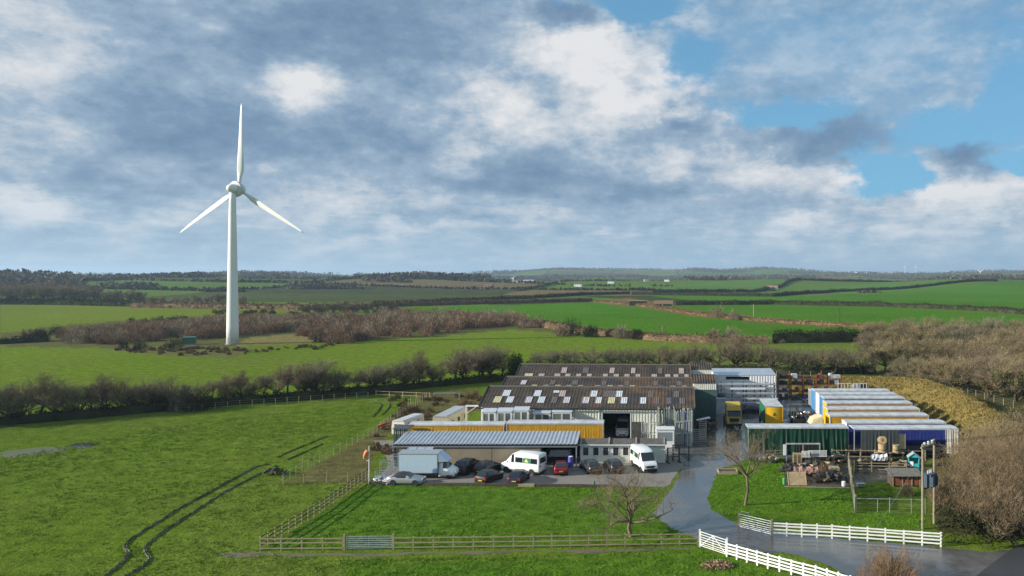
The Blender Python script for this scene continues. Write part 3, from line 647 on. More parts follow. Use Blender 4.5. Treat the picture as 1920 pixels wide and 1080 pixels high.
# --- willow scrub in the middle distance (one brown mass)
def thicket(name, polys, n, hr, mat, label, seed, tris=520, proto_r=1.0):
    rs = np.random.RandomState(seed); parts = []; cnt = 0; polys = [[G(*p) for p in q] for q in polys]
    bx = [min(p[0] for q in polys for p in q), max(p[0] for q in polys for p in q), min(p[1] for q in polys for p in q), max(p[1] for q in polys for p in q)]
    while cnt < n:
        x, y = np.array([rs.uniform(bx[0], bx[1])]), np.array([rs.uniform(bx[2], bx[3])])
        if not any(inpoly(x, y, q)[0] for q in polys): continue
        H = rs.uniform(*hr)*(.8+.45*float(fbm(x/26, y/26, 2)[0])); rad = H*rs.uniform(.55, .85)
        _, (v, f) = shrub(rs.randint(9999), H, rad, tris, .13, H*.24, None, stems=0, shell=.5)
        parts.append((v+np.array([x[0], y[0], float(land_z(x, y)[0])]), f)); cnt += 1
    v, f = cat(parts); return tag(ob(name, np_mesh(name, v, f, mat)), label, 'scrub', kind='stuff')
thicket('willow_scrub', [[(88, 634), (200, 622), (330, 612), (420, 604), (560, 598), (640, 602), (640, 616), (560, 622), (470, 628), (420, 633), (330, 640), (230, 646), (110, 646)],
                         [(560, 628), (640, 612), (740, 602), (860, 600), (920, 604), (940, 612), (880, 620), (800, 632), (700, 640), (640, 646), (590, 642)],
                         [(640, 596), (800, 590), (960, 598), (985, 606), (940, 612), (880, 604), (700, 604)]], 430, (3.2, 5.2), M_WILLOW, 'brown willow scrub spread below the turbine', 8, 700)
thicket('sallow_scrub', [[(120, 636), (330, 616), (560, 602), (640, 606), (640, 614), (470, 626), (330, 638), (140, 645)], [(600, 630), (740, 606), (920, 606), (860, 618), (700, 636)], [(800, 590), (985, 600), (985, 606), (860, 600)]], 70, (4.2, 6.2), M_TWIGGREY, 'taller grey sallows standing among the brown willow scrub', 18, 700)
thicket('gorse_scrub', [[(40, 636), (100, 622), (150, 614), (90, 640)], [(400, 586), (640, 582), (640, 590), (420, 596)], [(190, 655), (340, 650), (330, 664)], [(560, 585), (720, 578), (760, 586), (640, 592)], [(200, 608), (350, 598), (340, 604), (220, 612)]], 90, (1.6, 3.6), M_HEDGEDK, 'dark low scrub round the willow thicket', 9, 420)
thicket('bramble_scrub', [[(190, 657), (360, 652), (470, 656), (640, 644), (600, 655), (470, 664), (330, 668)], [(700, 742), (745, 772), (690, 815), (690, 880), (735, 860), (740, 800), (800, 786), (900, 768), (900, 740), (800, 748)]], 150, (.5, 1.3), M_HEDGE, 'brown brambles on the rough ground beside the field fence', 10, 260)
for i, (u, v, h, m_) in enumerate(((852, 604, 5.5, M_WILLOW), (925, 606, 6.4, M_TWIGGREY), (985, 614, 6.0, M_TWIG), (1010, 614, 5.4, M_TWIG), (1072, 628, 7.0, M_HEDGEDK), (1055, 630, 5.0, M_TWIG), (1110, 632, 4.6, M_HEDGEDK), (1165, 634, 5.2, M_TWIGGREY), (1195, 636, 4.0, M_HEDGEDK), (1345, 596, 7.5, M_TWIG), (1376, 600, 5.4, M_TWIG),
                                 (1372, 640, 5.6, M_TWIGGREY), (1340, 640, 4.8, M_TWIG), (720, 590, 5.5, M_TWIG), (645, 586, 5.2, M_HEDGE), (75, 640, 4.6, M_HEDGEDK), (52, 640, 4.0, M_HEDGE))):
    x, y = G(u, v); pr = proto_shrub(300+i, h, h*.62, 1100, .13, 1.0, m_)
    put_tree(pr, 'field_bush', '%s bush in the field margins, %s from the left' % ({M_WILLOW.name: 'reddish', M_TWIGGREY.name: 'grey', M_TWIG.name: 'brown', M_HEDGEDK.name: 'dark green', M_HEDGE.name: 'dull brown'}[m_.name], ORD[sorted((852, 925, 985, 1010, 1072, 1055, 1110, 1165, 1195, 1345, 1376, 1372, 1340, 720, 645, 75, 52)).index(u)]), (x, y, 0), group='bushes of the field margins', cat='bush')
# --- hedges between the fields
hedge('hedgerow', 'dark hedge at the left edge below the upper field', [(-100, 648), (0, 645), (90, 640)], 2.2, 2.4, M_HEDGEDK, 40, .45, 3)
hedge('hedgerow', 'brown scrubby hedge between the mid field and the green slope', [(940, 604), (1010, 612), (1100, 626), (1240, 639), (1330, 643), (1440, 644)], 2.6, 4.0, M_HEDGE, 45, .5, 4)
hedge('hedgerow', 'tall dark hedge left of the right-hand wood', [(1450, 643), (1560, 642), (1640, 641)], 4.2, 3.0, M_HEDGEDK, 80, .5, 5)
hedge('bracken_bank', 'rusty bracken bank running down from the farm lane', [(1118, 566), (1200, 573), (1300, 589), (1400, 600), (1480, 606), (1640, 614)], 1.6, 7.0, M_BRACKEN, 45, .55, 6, cat_='bank')
hedge('hedgerow', 'long dark hedge between the two right-hand fields', [(1268, 572), (1450, 571), (1650, 575), (1840, 583), (1930, 591), (2200, 610)], 3.4, 3.0, M_HEDGEDK, 34, .7, 7)
hedge('hedgerow', 'thin dark hedge along the far side of the right-hand fields', [(1185, 553), (1450, 556), (1560, 545), (1700, 543), (1830, 541), (1870, 541)], 3.6, 3.4, M_HEDGEDK, 20, .9, 8)
hedge('hedgerow', 'dark hedge along the top of the central green field', [(700, 576), (880, 571), (1060, 566), (1110, 565)], 3.2, 3.4, M_HEDGE, 30, .8, 9)
hedge('hedgerow', 'thin hedge behind the narrow strip field', [(700, 573), (860, 566), (1000, 560), (1090, 554), (1180, 552)], 3.0, 3.0, M_HEDGEDK, 24, .9, 10)
hedge('hedgerow', 'far hedge under the white barns on the right slope', [(1225, 549), (1420, 545), (1500, 535), (1700, 534), (1920, 535)], 3.8, 4.0, M_HEDGEDK, 14, 1.2, 11)
hedge('hedgerow', 'brown scrub line behind the turbine field', [(250, 577), (440, 579), (560, 582), (700, 580)], 4.2, 6.0, M_HEDGE, 36, .8, 12)
# --- wood at the upper left
UL = [proto_tree(51+i, M_BARK, (M_TWIGGREY, M_TWIG)[i % 2], H=14, spread=4.6, fork=.15, nlimb=6, lean=.1, twigs=2600, tw=.15, tl=1.5, up=.5, levels=2) for i in range(3)]
for i, u in enumerate(range(-70, 280, 13)):
    x, y = G(u, 572-(i % 3)*2); h = (16.5 if u < 190 else 11.5)*_rr.uniform(.85, 1.1)
    put_tree(UL[i % 3], 'bare_tree', 'tall bare tree in the upper left wood, %s from the left' % ORD[i], (x, y, 0), h/14, _rr.uniform(0, 6), 'trees of the upper left wood')
for i, u in enumerate(range(285, 470, 21)):
    x, y = G(u, 575); put_tree(UL[i % 3], 'bare_tree', 'low bare tree in the thin line behind the turbine, %s from the left' % ORD[i], (x, y, 0), _rr.uniform(.5, .8), _rr.uniform(0, 6), 'thin tree line behind the turbine')
hedge('wood_edge', 'dark undergrowth at the foot of the upper left wood', [(-100, 571), (100, 572), (270, 575)], 4.5, 8.0, M_HEDGEDK, 40, .9, 13, cat_='hedge')
# --- far woods and hedges: one mass each
def far_cover():
    rs = np.random.RandomState(21); n = 420000
    r = 960*np.exp(rs.rand(n)*1.72); az = rs.uniform(-.78, .58, n); x, y = r*np.sin(az), r*np.cos(az)
    wood = fbm(x/420+31, y/300+11, 3) > .51
    ridge = ((az < -.44) & (r > 1450) & (r < 2300) & (fbm(x/260+3, y/200, 2) > .27)) | ((az > -.48) & (az < -.31) & (r > 1900) & (r < 2500) & (fbm(x/300+3, y/240, 2) > .36)) | ((az < -.2) & (r > 1050) & (r < 1500) & (fbm(x/200+13, y/150, 2) > .46))
    wx = x/330+.8*fbm(x/900, y/900, 2); wy = y/210+.7*fbm(x/700+8, y/700, 2)+.25*x/330
    fx, fy = wx-np.floor(wx), wy-np.floor(wy); line = (np.minimum(fx, 1-fx) < .009) | (np.minimum(fy, 1-fy) < .016)
    inF = np.zeros(n, bool)
    for p, _ in FIELDS_W: inF |= inpoly(x, y, p)
    for name, sel, h, lab, lim, mat, nt_ in (('far_woodland', (wood & (r > 1500)) | ridge, (6, 13), 'dark bare woods on the far hills', 24000, M_FARWOOD, 11), ('far_hedges', line & ~wood & ~ridge, (2.0, 4.6), 'dark hedge lines between the far fields', 26000, M_FARHEDGE, 3)):
        k = np.where(sel & ~inF)[0][:lim]; X, Y = x[k], y[k]; Z = land_z(X, Y); H = rs.uniform(*h, len(k))*(.7+.6*fbm(X/90, Y/90, 2)); parts = []
        for q in range(nt_):
            a = rs.rand(len(k))*6.28; e = rs.rand(len(k)); p = np.stack([X+np.cos(a)*H*.5*np.sqrt(1-e*e*.8), Y+np.sin(a)*H*.5*np.sqrt(1-e*e*.8), Z+H*e*.85], -1)
            parts.append(leaf_tris(p, H*(.40 if nt_ > 3 else 1.0), rs))
        v, f = cat(parts); tag(ob(name, np_mesh(name, v, f, mat)), lab, 'woodland', kind='stuff')
M_FARHEDGE = twig_mat('far hedge', (.052, .050, .030), .4, .02, 0)
M_FARWOOD = twig_mat('far wood', (.105, .092, .062), .4, .02, 0)
far_cover()
# ---------------------------------------------------------------- shared finishes
M_CREAM = pm('cream cladding', (.74, .74, .64), .5, var=.10, scale=.7, bump=.05)
M_WHITE = pm('white paint', (.78, .79, .80), .45, var=.06, scale=1.2)
M_UPVC = pm('white upvc', (.74, .76, .77), .35, var=.05)
M_GREENW = pm('green wall', (.055, .105, .095), .6, var=.15, scale=.6)
M_BEIGE = pm('beige board', (.27, .225, .16), .75, var=.16, scale=.45)
M_DARK = pm('dark paint', (.025, .027, .030), .5, var=.2)
M_GALV = pm('galvanised steel', (.46, .48, .50), .35, .55, var=.12, scale=4)
M_ALU = pm('aluminium', (.55, .57, .60), .3, .6, var=.1, scale=5)
M_SILVER = pm('silver roof sheet', (.50, .53, .57), .32, .45, var=.12, scale=.9)
M_FELT = pm('roofing felt', (.105, .095, .088), .85, var=.25, scale=1.5, bump=.3)
M_FELTRIB = pm('weathered rib', (.27, .245, .20), .8, var=.2)
M_ASB = pm('weathered fibre cement', (.030, .024, .019), .75, col2=(.068, .052, .040), scale=.55, bump=.2, bscale=3)
M_MOIRE = pm('moire-tinted fibre cement', (.034, .034, .036), .75, col2=(.12, .066, .028), scale=.42, lo=.42, hi=.62, bump=.2, bscale=3)  # orange and grey mottle imitates moire colour bands on the corrugations
M_YEL = pm('yellow curtain', (.42, .22, .02), .5, col2=(.60, .32, .016), scale=.9, lo=.3, hi=.6)
M_YELB = pm('bright yellow paint', (.68, .39, .016), .38, var=.07)
M_BLUE = pm('blue curtain', (.030, .048, .26), .5, var=.12, scale=.8)
M_SKYBLUE = pm('light blue panel', (.05, .22, .46), .4, var=.08)
M_GCURT = pm('green curtain', (.006, .046, .028), .5, var=.18, scale=.7)
M_GREYC = pm('slate curtain', (.055, .068, .072), .6, var=.15, scale=.7)
M_TROOF = pm('trailer roof', (.30, .305, .31), .5, col2=(.56, .58, .60), scale=.7, lo=.3, hi=.6)
M_TYRE = pm('tyre', (.018, .018, .019), .8, var=.2)
M_RIM = pm('wheel rim', (.42, .43, .44), .35, .6)
M_CHASSIS = pm('chassis', (.03, .03, .032), .7)
M_GLASS = glass(); M_GLASSB = glass('window glass', (.10, .12, .13), .05)
M_WOODG = pm('weathered timber', (.32, .265, .165), .85, var=.25, scale=6, bump=.3)
M_WOODD = pm('dark timber', (.07, .056, .038), .85, var=.3, scale=4, bump=.3)
M_WOODP = pm('pale timber', (.42, .31, .18), .8, var=.2, scale=5)
M_FWHITE = pm('fence white', (.60, .62, .52), .6, scale=1.6, col2=(.82, .82, .80), lo=.30, hi=.50)
M_CONC = pm('concrete', (.30, .29, .27), .85, var=.15, scale=2)
M_ORANGE = pm('rack orange', (.22, .062, .030), .65, var=.2)
M_LIGHTS = [pm('clean roof light', (.52, .54, .57), .35, var=.12, scale=2), pm('aged roof light', (.36, .29, .27), .5, var=.2, scale=2), pm('lilac roof light', (.46, .43, .47), .45, var=.15, scale=2), pm('yellowed roof light', (.50, .46, .26), .5, var=.2, scale=2), pm('dim roof light', (.12, .10, .10), .55, var=.2, scale=2)]
def bx(name, mat, par, x0, x1, y0, y1, z0, z1, label=None): return MB().box(x0, x1, y0, y1, z0, z1).build(name, mat, par, label=label)
def ribbed(x0, x1, y, z0, z1, pitch, depth, face=-1):
    """box-profile cladding in the xz plane whose ribs stand proud towards -y (face -1)"""
    mb = MB(); n = max(2, int((x1-x0)/pitch)); w = (x1-x0)/n; prof = []
    for i in range(n):
        a = x0+i*w; prof += [(a, 0), (a+w*.42, 0), (a+w*.5, 1), (a+w*.92, 1)]
    prof.append((x1, 0)); k = len(prof)
    vs = [(px, y+face*q*depth, z) for z in (z0, z1) for px, q in prof]; mb.add(vs, [(i, i+1, k+i+1, k+i) for i in range(k-1)]); return mb
def corr_slope(x0, x1, ya, za, yb, zb, pitch=.45, amp=.05, rows=1, step=.03, seg=4):
    """corrugated roof slope from (ya, za) up to (yb, zb), sheets lapped in rows"""
    mb = MB(); n = int((x1-x0)/pitch)*seg; xs = [x0+(x1-x0)*i/n for i in range(n+1)]
    for r in range(rows):
        t0, t1 = r/rows-(.012 if r else 0), (r+1)/rows
        h0, h1 = step*(1 if rows > 1 else 0), 0.0
        vs = []
        for t, h in ((t0, h0), (t1, h1)):
            for i, x in enumerate(xs): vs.append((x, ya+(yb-ya)*t, za+(zb-za)*t+h+amp*math.cos(2*math.pi*i/seg)))
        k = n+1; mb.add(vs, [(i, i+1, k+i+1, k+i) for i in range(n)])
    return mb
def window(par, x0, x1, z0, z1, y, fr=.06, mat=None, gl=None, bars=0, dep=.05, name='window'):
    f = MB(); f.box(x0, x1, y-dep, y, z0, z0+fr); f.box(x0, x1, y-dep, y, z1-fr, z1); f.box(x0, x0+fr, y-dep, y, z0+fr, z1-fr); f.box(x1-fr, x1, y-dep, y, z0+fr, z1-fr)
    for b in range(bars): c = x0+(x1-x0)*(b+1)/(bars+1); f.box(c-fr*.4, c+fr*.4, y-dep*.9, y, z0+fr, z1-fr)
    o = f.build(name, mat or M_UPVC, par); bx('pane', gl or M_GLASSB, o, x0+fr*.8, x1-fr*.8, y-.02, y-.004, z0+fr*.8, z1-fr*.8); return o

# ---------------------------------------------------------------- three-bay workshop
WX0, WY0 = -23.6, 110.8
def build_workshop():
    t = thing('workshop', 'large three-bay workshop with dark corrugated roofs full of roof lights', 'building', (WX0, WY0, 0), -.045)
    Wd, D, E, RG = 31.4, 12.0, 5.1, (7.15, 6.95, 7.65)
    d0, d1, dh = 18.1, 22.2, 4.25           # doorway
    # front: cladding either side of and above the doorway
    w = ribbed(0, d0, 0, 0, E, .42, .07); ribs = ribbed(d1, Wd, 0, 0, E, .42, .07); top = ribbed(d0, d1, 0, dh, E, .42, .07)
    w.add(ribs.v, ribs.f); w.add(top.v, top.f); w.build('front_wall', M_CREAM, t)
    fr = MB(); fr.box(d0-.12, d0, -.12, .1, 0, dh); fr.box(d1, d1+.12, -.12, .1, 0, dh); fr.box(d0-.12, d1+.12, -.12, .1, dh, dh+.14); fr.build('door_frame', M_UPVC, t)
    bx('sliding_door', pm('weathered door', (.075, .07, .065), .7, var=.4, scale=2), t, d1+.2, d1+2.0, -.22, -.14, .05, 3.0)
    # side and rear walls with gables
    for x, nm in ((0, 'side_wall'), (Wd, 'side_wall')):
        m = MB()
        for b in range(3):
            y = b*D; poly = [(y, 0), (y+D, 0), (y+D, E), (y+D/2, RG[b]-.08), (y, E)]
            m.prism(poly, 'x', x-.06 if x else 0.0, x+.0 if x else .06)
        m.build(nm, M_CREAM if x == 0 else M_GREENW, t)
    bx('rear_wall', M_CREAM, t, .1, Wd-.1, 3*D-.1, 3*D, 0, E); bx('floor', M_CONC, t, .1, Wd-.1, .1, 3*D-.2, -.1, .03)
    bx('partition_wall', M_GREENW, t, .1, Wd-.1, 11.6, 11.8, 0, E)
    roofs = []
    for b in range(3):
        y = b*D; ov = .35
        near = corr_slope(-.3, Wd+.25, y-(ov if b == 0 else 0), E-(.12 if b == 0 else 0), y+D/2, RG[b], .5, .022, 4, .035)
        o = near.build('roof', M_ASB if b == 0 else M_ASB, t); roofs.append(o)
        # the far slope
        far = corr_slope(-.3, Wd+.25, y+D, E, y+D/2, RG[b], .5, .022, 1); far.build('roof', M_ASB, t)
        rid = MB(); rid.prism([(y+D/2-.28, RG[b]-.06), (y+D/2, RG[b]+.16), (y+D/2+.28, RG[b]-.06)], 'x', -.33, Wd+.28); rid.build('ridge_cap', pm('ridge tile', (.10, .088, .072), .8, var=.2), t)
        bx('barge_board', pm('barge', (.22, .16, .09), .8, var=.25), t, Wd+.25, Wd+.31, y, y+.01, E-.1, E) if False else None
        bb = MB(); bb.bar((Wd+.3, y, E), (Wd+.3, y+D/2, RG[b]+.05), .07, .3); bb.bar((Wd+.3, y+D/2, RG[b]+.05), (Wd+.3, y+D, E), .07, .3); bb.build('barge_board', pm('barge timber', (.20, .155, .095), .8, var=.25), t)
        b2 = MB(); b2.bar((-.36, y, E), (-.36, y+D/2, RG[b]+.05), .07, .26); b2.bar((-.36, y+D/2, RG[b]+.05), (-.36, y+D, E), .07, .26); b2.build('barge_board', M_DARK, t)
    g = MB(); g.box(-.3, Wd+.25, -.52, -.37, E-.34, E-.18); g.build('gutter', M_DARK, t)
    for x in (.3, 8.4, 17.6): MB().tube([(x, -.14, E-.3), (x, -.14, .1)], .06, 6).build('downpipe', M_UPVC, t)
    # roof lights: photo columns (u0, u1), slope share, kind
    def lights(b, rows):
        for (ta, tb, cols) in rows:
            for (u0, u1, kind) in cols:
                tm = (ta+tb)/2; Y = WY0+b*D+D/2*tm
                k = math.cos(-.045); xs = [((DX(u, Y)-WX0)-(Y-WY0)*.045)/k for u in (u0, u1)]
                za, zb = E+(RG[b]-E)*ta, E+(RG[b]-E)*tb; ya, yb = b*D+D/2*ta, b*D+D/2*tb
                m = corr_slope(xs[0], xs[1], ya, za+.075, yb, zb+.075, .25, .022, 1, 0, 4); m.build('roof_light', M_LIGHTS[kind], roofs[b])
    lights(0, [(.16, .46, [(926, 940, 3), (950, 963, 0), (986, 998, 2), (1009, 1022, 0), (1034, 1045, 4), (1057, 1069, 2), (1093, 1105, 2), (1117, 1128, 0), (1140, 1153, 3), (1164, 1176, 0), (1200, 1211, 0), (1224, 1235, 4), (1248, 1258, 4), (1272, 1283, 4)]),
               (.48, .78, [(943, 957, 0), (1002, 1015, 0), (1049, 1061, 1), (1108, 1120, 0), (1131, 1154, 4), (1155, 1167, 0), (1214, 1224, 4), (1261, 1272, 4)]), (.66, .78, [(1038, 1049, 0)])])
    lights(1, [(.22, .48, [(996, 1006, 3), (1018, 1028, 1), (1040, 1050, 3), (1061, 1071, 1), (1083, 1093, 1), (1115, 1125, 1), (1138, 1148, 3), (1159, 1168, 1), (1180, 1190, 3), (1212, 1222, 4), (1234, 1243, 4), (1256, 1266, 1), (1277, 1287, 1)]),
               (.50, .76, [(977, 987, 2), (1031, 1041, 4), (1073, 1084, 4), (1128, 1137, 4), (1171, 1180, 4), (1224, 1233, 4), (1268, 1277, 4)])])
    lights(2, [(.14, .46, [(983, 998, 3), (1009, 1020, 1), (1039, 1050, 1), (1059, 1069, 1), (1080, 1089, 1), (1100, 1109, 1), (1130, 1139, 1), (1150, 1160, 1), (1170, 1180, 1), (1191, 1200, 1), (1221, 1231, 1), (1246, 1256, 1), (1262, 1271, 1), (1282, 1290, 1)]),
               (.50, .80, [(1053, 1063, 1), (1093, 1104, 4), (1143, 1152, 1), (1183, 1191, 1), (1233, 1241, 4), (1272, 1281, 1)])])
    # annexe on the right flank: two low gabled lean-tos
    for y0, y1, h in ((14.5, 19.5, 5.5), (29, 33, 5.9)):
        a = MB(); a.box(Wd+.35, Wd+4.2, y0, y1, 0, h); a.build('annexe_wall', M_GREENW, t)
        ribbed(Wd+.35, Wd+4.2, y0-.01, h, h+1.0, .3, .05).build('annexe_gable', M_CREAM, t)
        corr_slope(Wd+.3, Wd+4.25, y0-.1, h+1.0, y1, h+1.9, .4, .05).build('annexe_roof', M_MOIRE, t)
        bx('annexe_rear', M_GREENW, t, Wd+.36, Wd+4.19, y1-.1, y1-.02, h, h+1.8)
    # added right-hand overlay, its orange tint stands in for moire bands
    for b in range(2):
        y = b*D; ta = .02
        corr_slope(Wd*.46 if b == 0 else Wd*.52, Wd+.24, y+D/2*ta-(.3 if b == 0 else 0), E+(RG[b]-E)*ta+.03-(.1 if b == 0 else 0), y+D/2*.97, E+(RG[b]-E)*.97+.03, .5, .022, 3, .02).build('moire_overlay', M_MOIRE, roofs[b])
    return t
build_workshop()

# ---------------------------------------------------------------- long silver-roofed shed
def build_shed():
    t = thing('long_shed', 'long low shed with ribbed silver roof and beige front wall', 'building', (-31.75, 96.2, -.68))
    L = 23.7
    m = MB(); n = 46; w = L/n; prof = []
    for i in range(n): a = i*w; prof += [(a, 0), (a+w*.5, 0), (a+w*.6, .075), (a+w*.9, .075)]
    prof.append((L, 0)); k = len(prof)
    m.add([(x, y, z0+q) for y, z0 in ((-.1, 3.5), (5.2, 4.06)) for x, q in prof], [(i, i+1, k+i+1, k+i) for i in range(k-1)]); m.build('roof', M_SILVER, t)
    bx('roof_deck', M_DARK, t, .05, L-.05, -.05, 5.1, 3.28, 3.44)
    bx('fascia', M_DARK, t, -.05, L+.05, -.10, -.02, 3.20, 3.50); bx('gutter', M_GALV, t, .0, L, -.17, -.105, 3.14, 3.24)
    bx('beige_wall', M_BEIGE, t, .3, 18.9, .03, .18, 0, 3.27); bx('rear_wall', M_DARK, t, .1, L-.1, 5.0, 5.1, 0, 3.27)
    for x in (6.6, 12.6): bx('wall_joint', pm('joint', (.12, .10, .08), .8), t, x, x+.03, .012, .029, .05, 3.17)
    bx('side_wall', M_DARK, t, .08, .16, .4, 5.0, 0, 3.27); bx('partition', M_DARK, t, 18.92, 19.05, .35, 5.0, 0, 3.27)
    for x in (.12, 19.0, L-.15): bx('post', M_GALV if x > 22 else M_DARK, t, x-.07, x+.07, -.10, .02, 0, 3.19)
    MB().bar((.9, -.04, 1.2), (1.5, -.04, 3.1), .1).build('brace', M_DARK, t)
    # workbench in the open right-hand bay
    b = thing('workbench', 'long cluttered steel bench in the open bay of the silver-roofed shed', 'bench', (-12.2, 97.6, 0))
    bx('bench_top', M_GALV, b, 0, 3.4, 0, .8, .86, .93)
    for x in (.1, 3.2):
        for y in (.06, .68): bx('leg', M_DARK, b, x, x+.08, y, y+.08, 0, .86)
    bx('shelf', M_WOODD, b, .1, 3.3, .1, .7, .3, .34)
    for i in range(7): bx('stacked_sheet', M_ALU if i % 2 else M_GALV, b, .2+.05*i, 3.2-.2*(i % 3), .1, .65, .935+i*.11, 1.03+i*.11)
build_shed()

# ---------------------------------------------------------------- site office
def build_office():
    t = thing('site_office', 'cream ribbed site office with five windows and dark felt roof', 'building', (-7.8, 97.6, -.1))
    W, D, H = 11.1, 3.0, 2.6; wins = [(.30, 1.12), (1.62, 2.44), (2.92, 3.74), (4.22, 5.08), (5.52, 6.36), (7.0, 7.8)]; zs, zt = 1.08, 2.26
    w = MB()
    def add(m): w.add(m.v, m.f)
    add(ribbed(0, W, 0, .15, zs, .21, .035)); add(ribbed(0, W, 0, zt, H, .21, .035)); prev = 0
    for a, b in wins: add(ribbed(prev, a, 0, zs, zt, .21, .035)); prev = b
    add(ribbed(prev, W, 0, zs, zt, .21, .035)); w.build('front_wall', M_CREAM, t)
    s = MB(); s.box(0, .08, .01, D, .15, H); s.box(W-.08, W, .01, D, .15, H); s.build('side_wall', M_CREAM, t); bx('rear_wall', M_CREAM, t, .08, W-.08, D-.08, D, .15, H)
    bx('floor', M_WOODD, t, .08, W-.08, .02, D-.09, .1, .2); bx('inner_wall', pm('inner', (.20, .17, .14), .8), t, .09, W-.09, 1.6, 1.65, .2, H-.02)
    for i, (a, b) in enumerate(wins): window(t, a, b, zs, zt, -.01, .07, bars=0, dep=.06, gl=glass('office glass', (.05, .05, .05), .08))
    for i, (a, c) in enumerate(((.5, M_WOODP), (1.9, M_WHITE), (3.1, M_ORANGE), (4.5, M_WHITE), (5.7, M_ORANGE))): bx('desk', c, t, a, a+.45, .3, .7, 1.0, 1.55)
    r = MB(); r.add([(-.2, -.35, H+.02), (W+.2, -.35, H+.02), (W+.2, D*.5, H+.42), (-.2, D*.5, H+.42), (W+.2, D+.2, H+.05), (-.2, D+.2, H+.05), (-.2, -.35, H-.1), (W+.2, -.35, H-.1), (W+.2, D+.2, H-.1), (-.2, D+.2, H-.1)],
                    [(0, 1, 2, 3), (3, 2, 4, 5), (6, 7, 1, 0), (8, 9, 5, 4), (9, 6, 0, 3, 5), (7, 8, 4, 2, 1), (6, 9, 8, 7)]); ro = r.build('roof', M_FELT, t)
    for x in (0.0, 4.0, 8.0, W-.02) if False else (3.75, 7.3):
        MB().bar((x, -.38, H+.10), (x, D*.5, H+.5), .22, .14).build('roof_rib', M_FELTRIB, ro)
    MB().bar((W-.1, -.38, H+.10), (W-.1, D*.5, H+.5), .18, .12).build('roof_rib', M_FELTRIB, ro)
    MB().bar((.1, -.38, H+.10), (.1, D*.5, H+.5), .18, .12).build('roof_rib', M_FELTRIB, ro)
    bx('fascia', M_UPVC, t, -.2, W+.2, -.40, -.36, H-.1, H+.03)
build_office()

# ---------------------------------------------------------------- wind turbines
def build_turbine():
    H = 54.0; bx0, by0 = G(436, 645)
    t = thing('wind_turbine', 'tall white three-bladed wind turbine standing in the mid field', 'wind turbine', (bx0, by0, 0))
    M_T = pm('turbine white', (.76, .77, .77), .4, var=.03, scale=.2)
    prof = [(1.98, 0), (1.90, 6), (1.74, 16), (1.52, 28), (1.30, 40), (1.08, 50.0), (1.04, H-1.6)]
    MB().lathe(prof, 40).build('tower', M_T, t, smooth=True)
    for z in (16.0, 32.0, H-6): MB().lathe([(float(np.interp(z, [p[1] for p in prof], [p[0] for p in prof]))+.012, z-.05), (float(np.interp(z, [p[1] for p in prof], [p[0] for p in prof]))+.012, z+.05)], 40).build('tower_flange', M_T, t)
    MB().lathe([(2.3, -.2), (2.3, .12), (2.1, .13)], 32).build('foundation', M_CONC, t)
    bx('tower_door', M_GALV, t, -.45, .45, -2.12, -1.9, .3, 2.4)
    # the nacelle is an egg whose axis runs away from us and a little to the right
    ax = math.radians(15); rot = Matrix.Rotation(-ax, 4, 'Z') @ Matrix.Rotation(R(-90), 4, 'X')
    hub = Matrix.Translation((0, 0, H)) @ rot
    MB().lathe([(.05, -2.2), (.7, -2.05), (1.15, -1.6), (1.5, -.7), (1.62, .2), (1.66, .9)], 28, hub).build('nacelle', M_T, t, smooth=True)
    MB().lathe([(1.7, .7), (2.62, .85), (2.72, 1.1), (2.72, 2.0), (2.6, 2.25), (2.1, 2.4)], 36, hub).build('generator_ring', pm('turbine ring', (.60, .61, .61), .45), t, smooth=False)
    MB().lathe([(2.05, 2.35), (2.0, 3.3), (1.6, 4.3), (.9, 4.9), (.05, 5.1)], 28, hub).build('spinner', M_T, t, smooth=True)
    MB().tube([(.1, -1.2, H+1.4), (.1, -1.2, H+3.2)], .05, 5).build('wind_vane', M_DARK, t)
    Lb = 30.4
    def blade():
        mb = MB(); secs = []; K = 14
        for i in range(23):
            s = i/22; z = 2.2+(Lb-2.2)*s
            ch = np.interp(s, [0, .05, .16, .3, .6, .85, .97, 1], [1.1, 1.15, 2.4, 2.15, 1.4, .85, .5, .12]); th = np.interp(s, [0, .05, .16, .4, 1], [1.15, 1.1, .75, .34, .05]); tw = R(np.interp(s, [0, .16, .5, 1], [26, 22, 8, 1]))
            off = np.interp(s, [0, .05, .16, 1], [0, 0, .38, .05]); sw = .55*s*s
            ring = []
            for k in range(K):
                a = 2*math.pi*k/K; x = math.cos(a)*ch/2+off; y = math.sin(a)*th/2*(1 if math.cos(a) > -.2 else .65)
                ring.append((x*math.cos(tw)-y*math.sin(tw), x*math.sin(tw)+y*math.cos(tw)+sw, z))
            secs.append(ring)
        mb.add([p for r_ in secs for p in r_], [(i*K+k, i*K+(k+1) % K, (i+1)*K+(k+1) % K, (i+1)*K+k) for i in range(22) for k in range(K)]+[tuple(22*K+k for k in range(K))])
        return mb.mesh('blade', M_T, True)
    bm_ = blade(); fwd = rot @ Vector((0, 0, 1)); cen = Vector((0, 0, H))+fwd*3.0
    for k, ang in enumerate((0.6, 120.6, 240.6)):
        o = ob('blade', bm_, t); m = Matrix.Translation(cen) @ Matrix.Rotation(-ax, 4, 'Z') @ Matrix.Rotation(R(ang), 4, 'Y'); o.matrix_local = m
    return t
TURB = build_turbine()
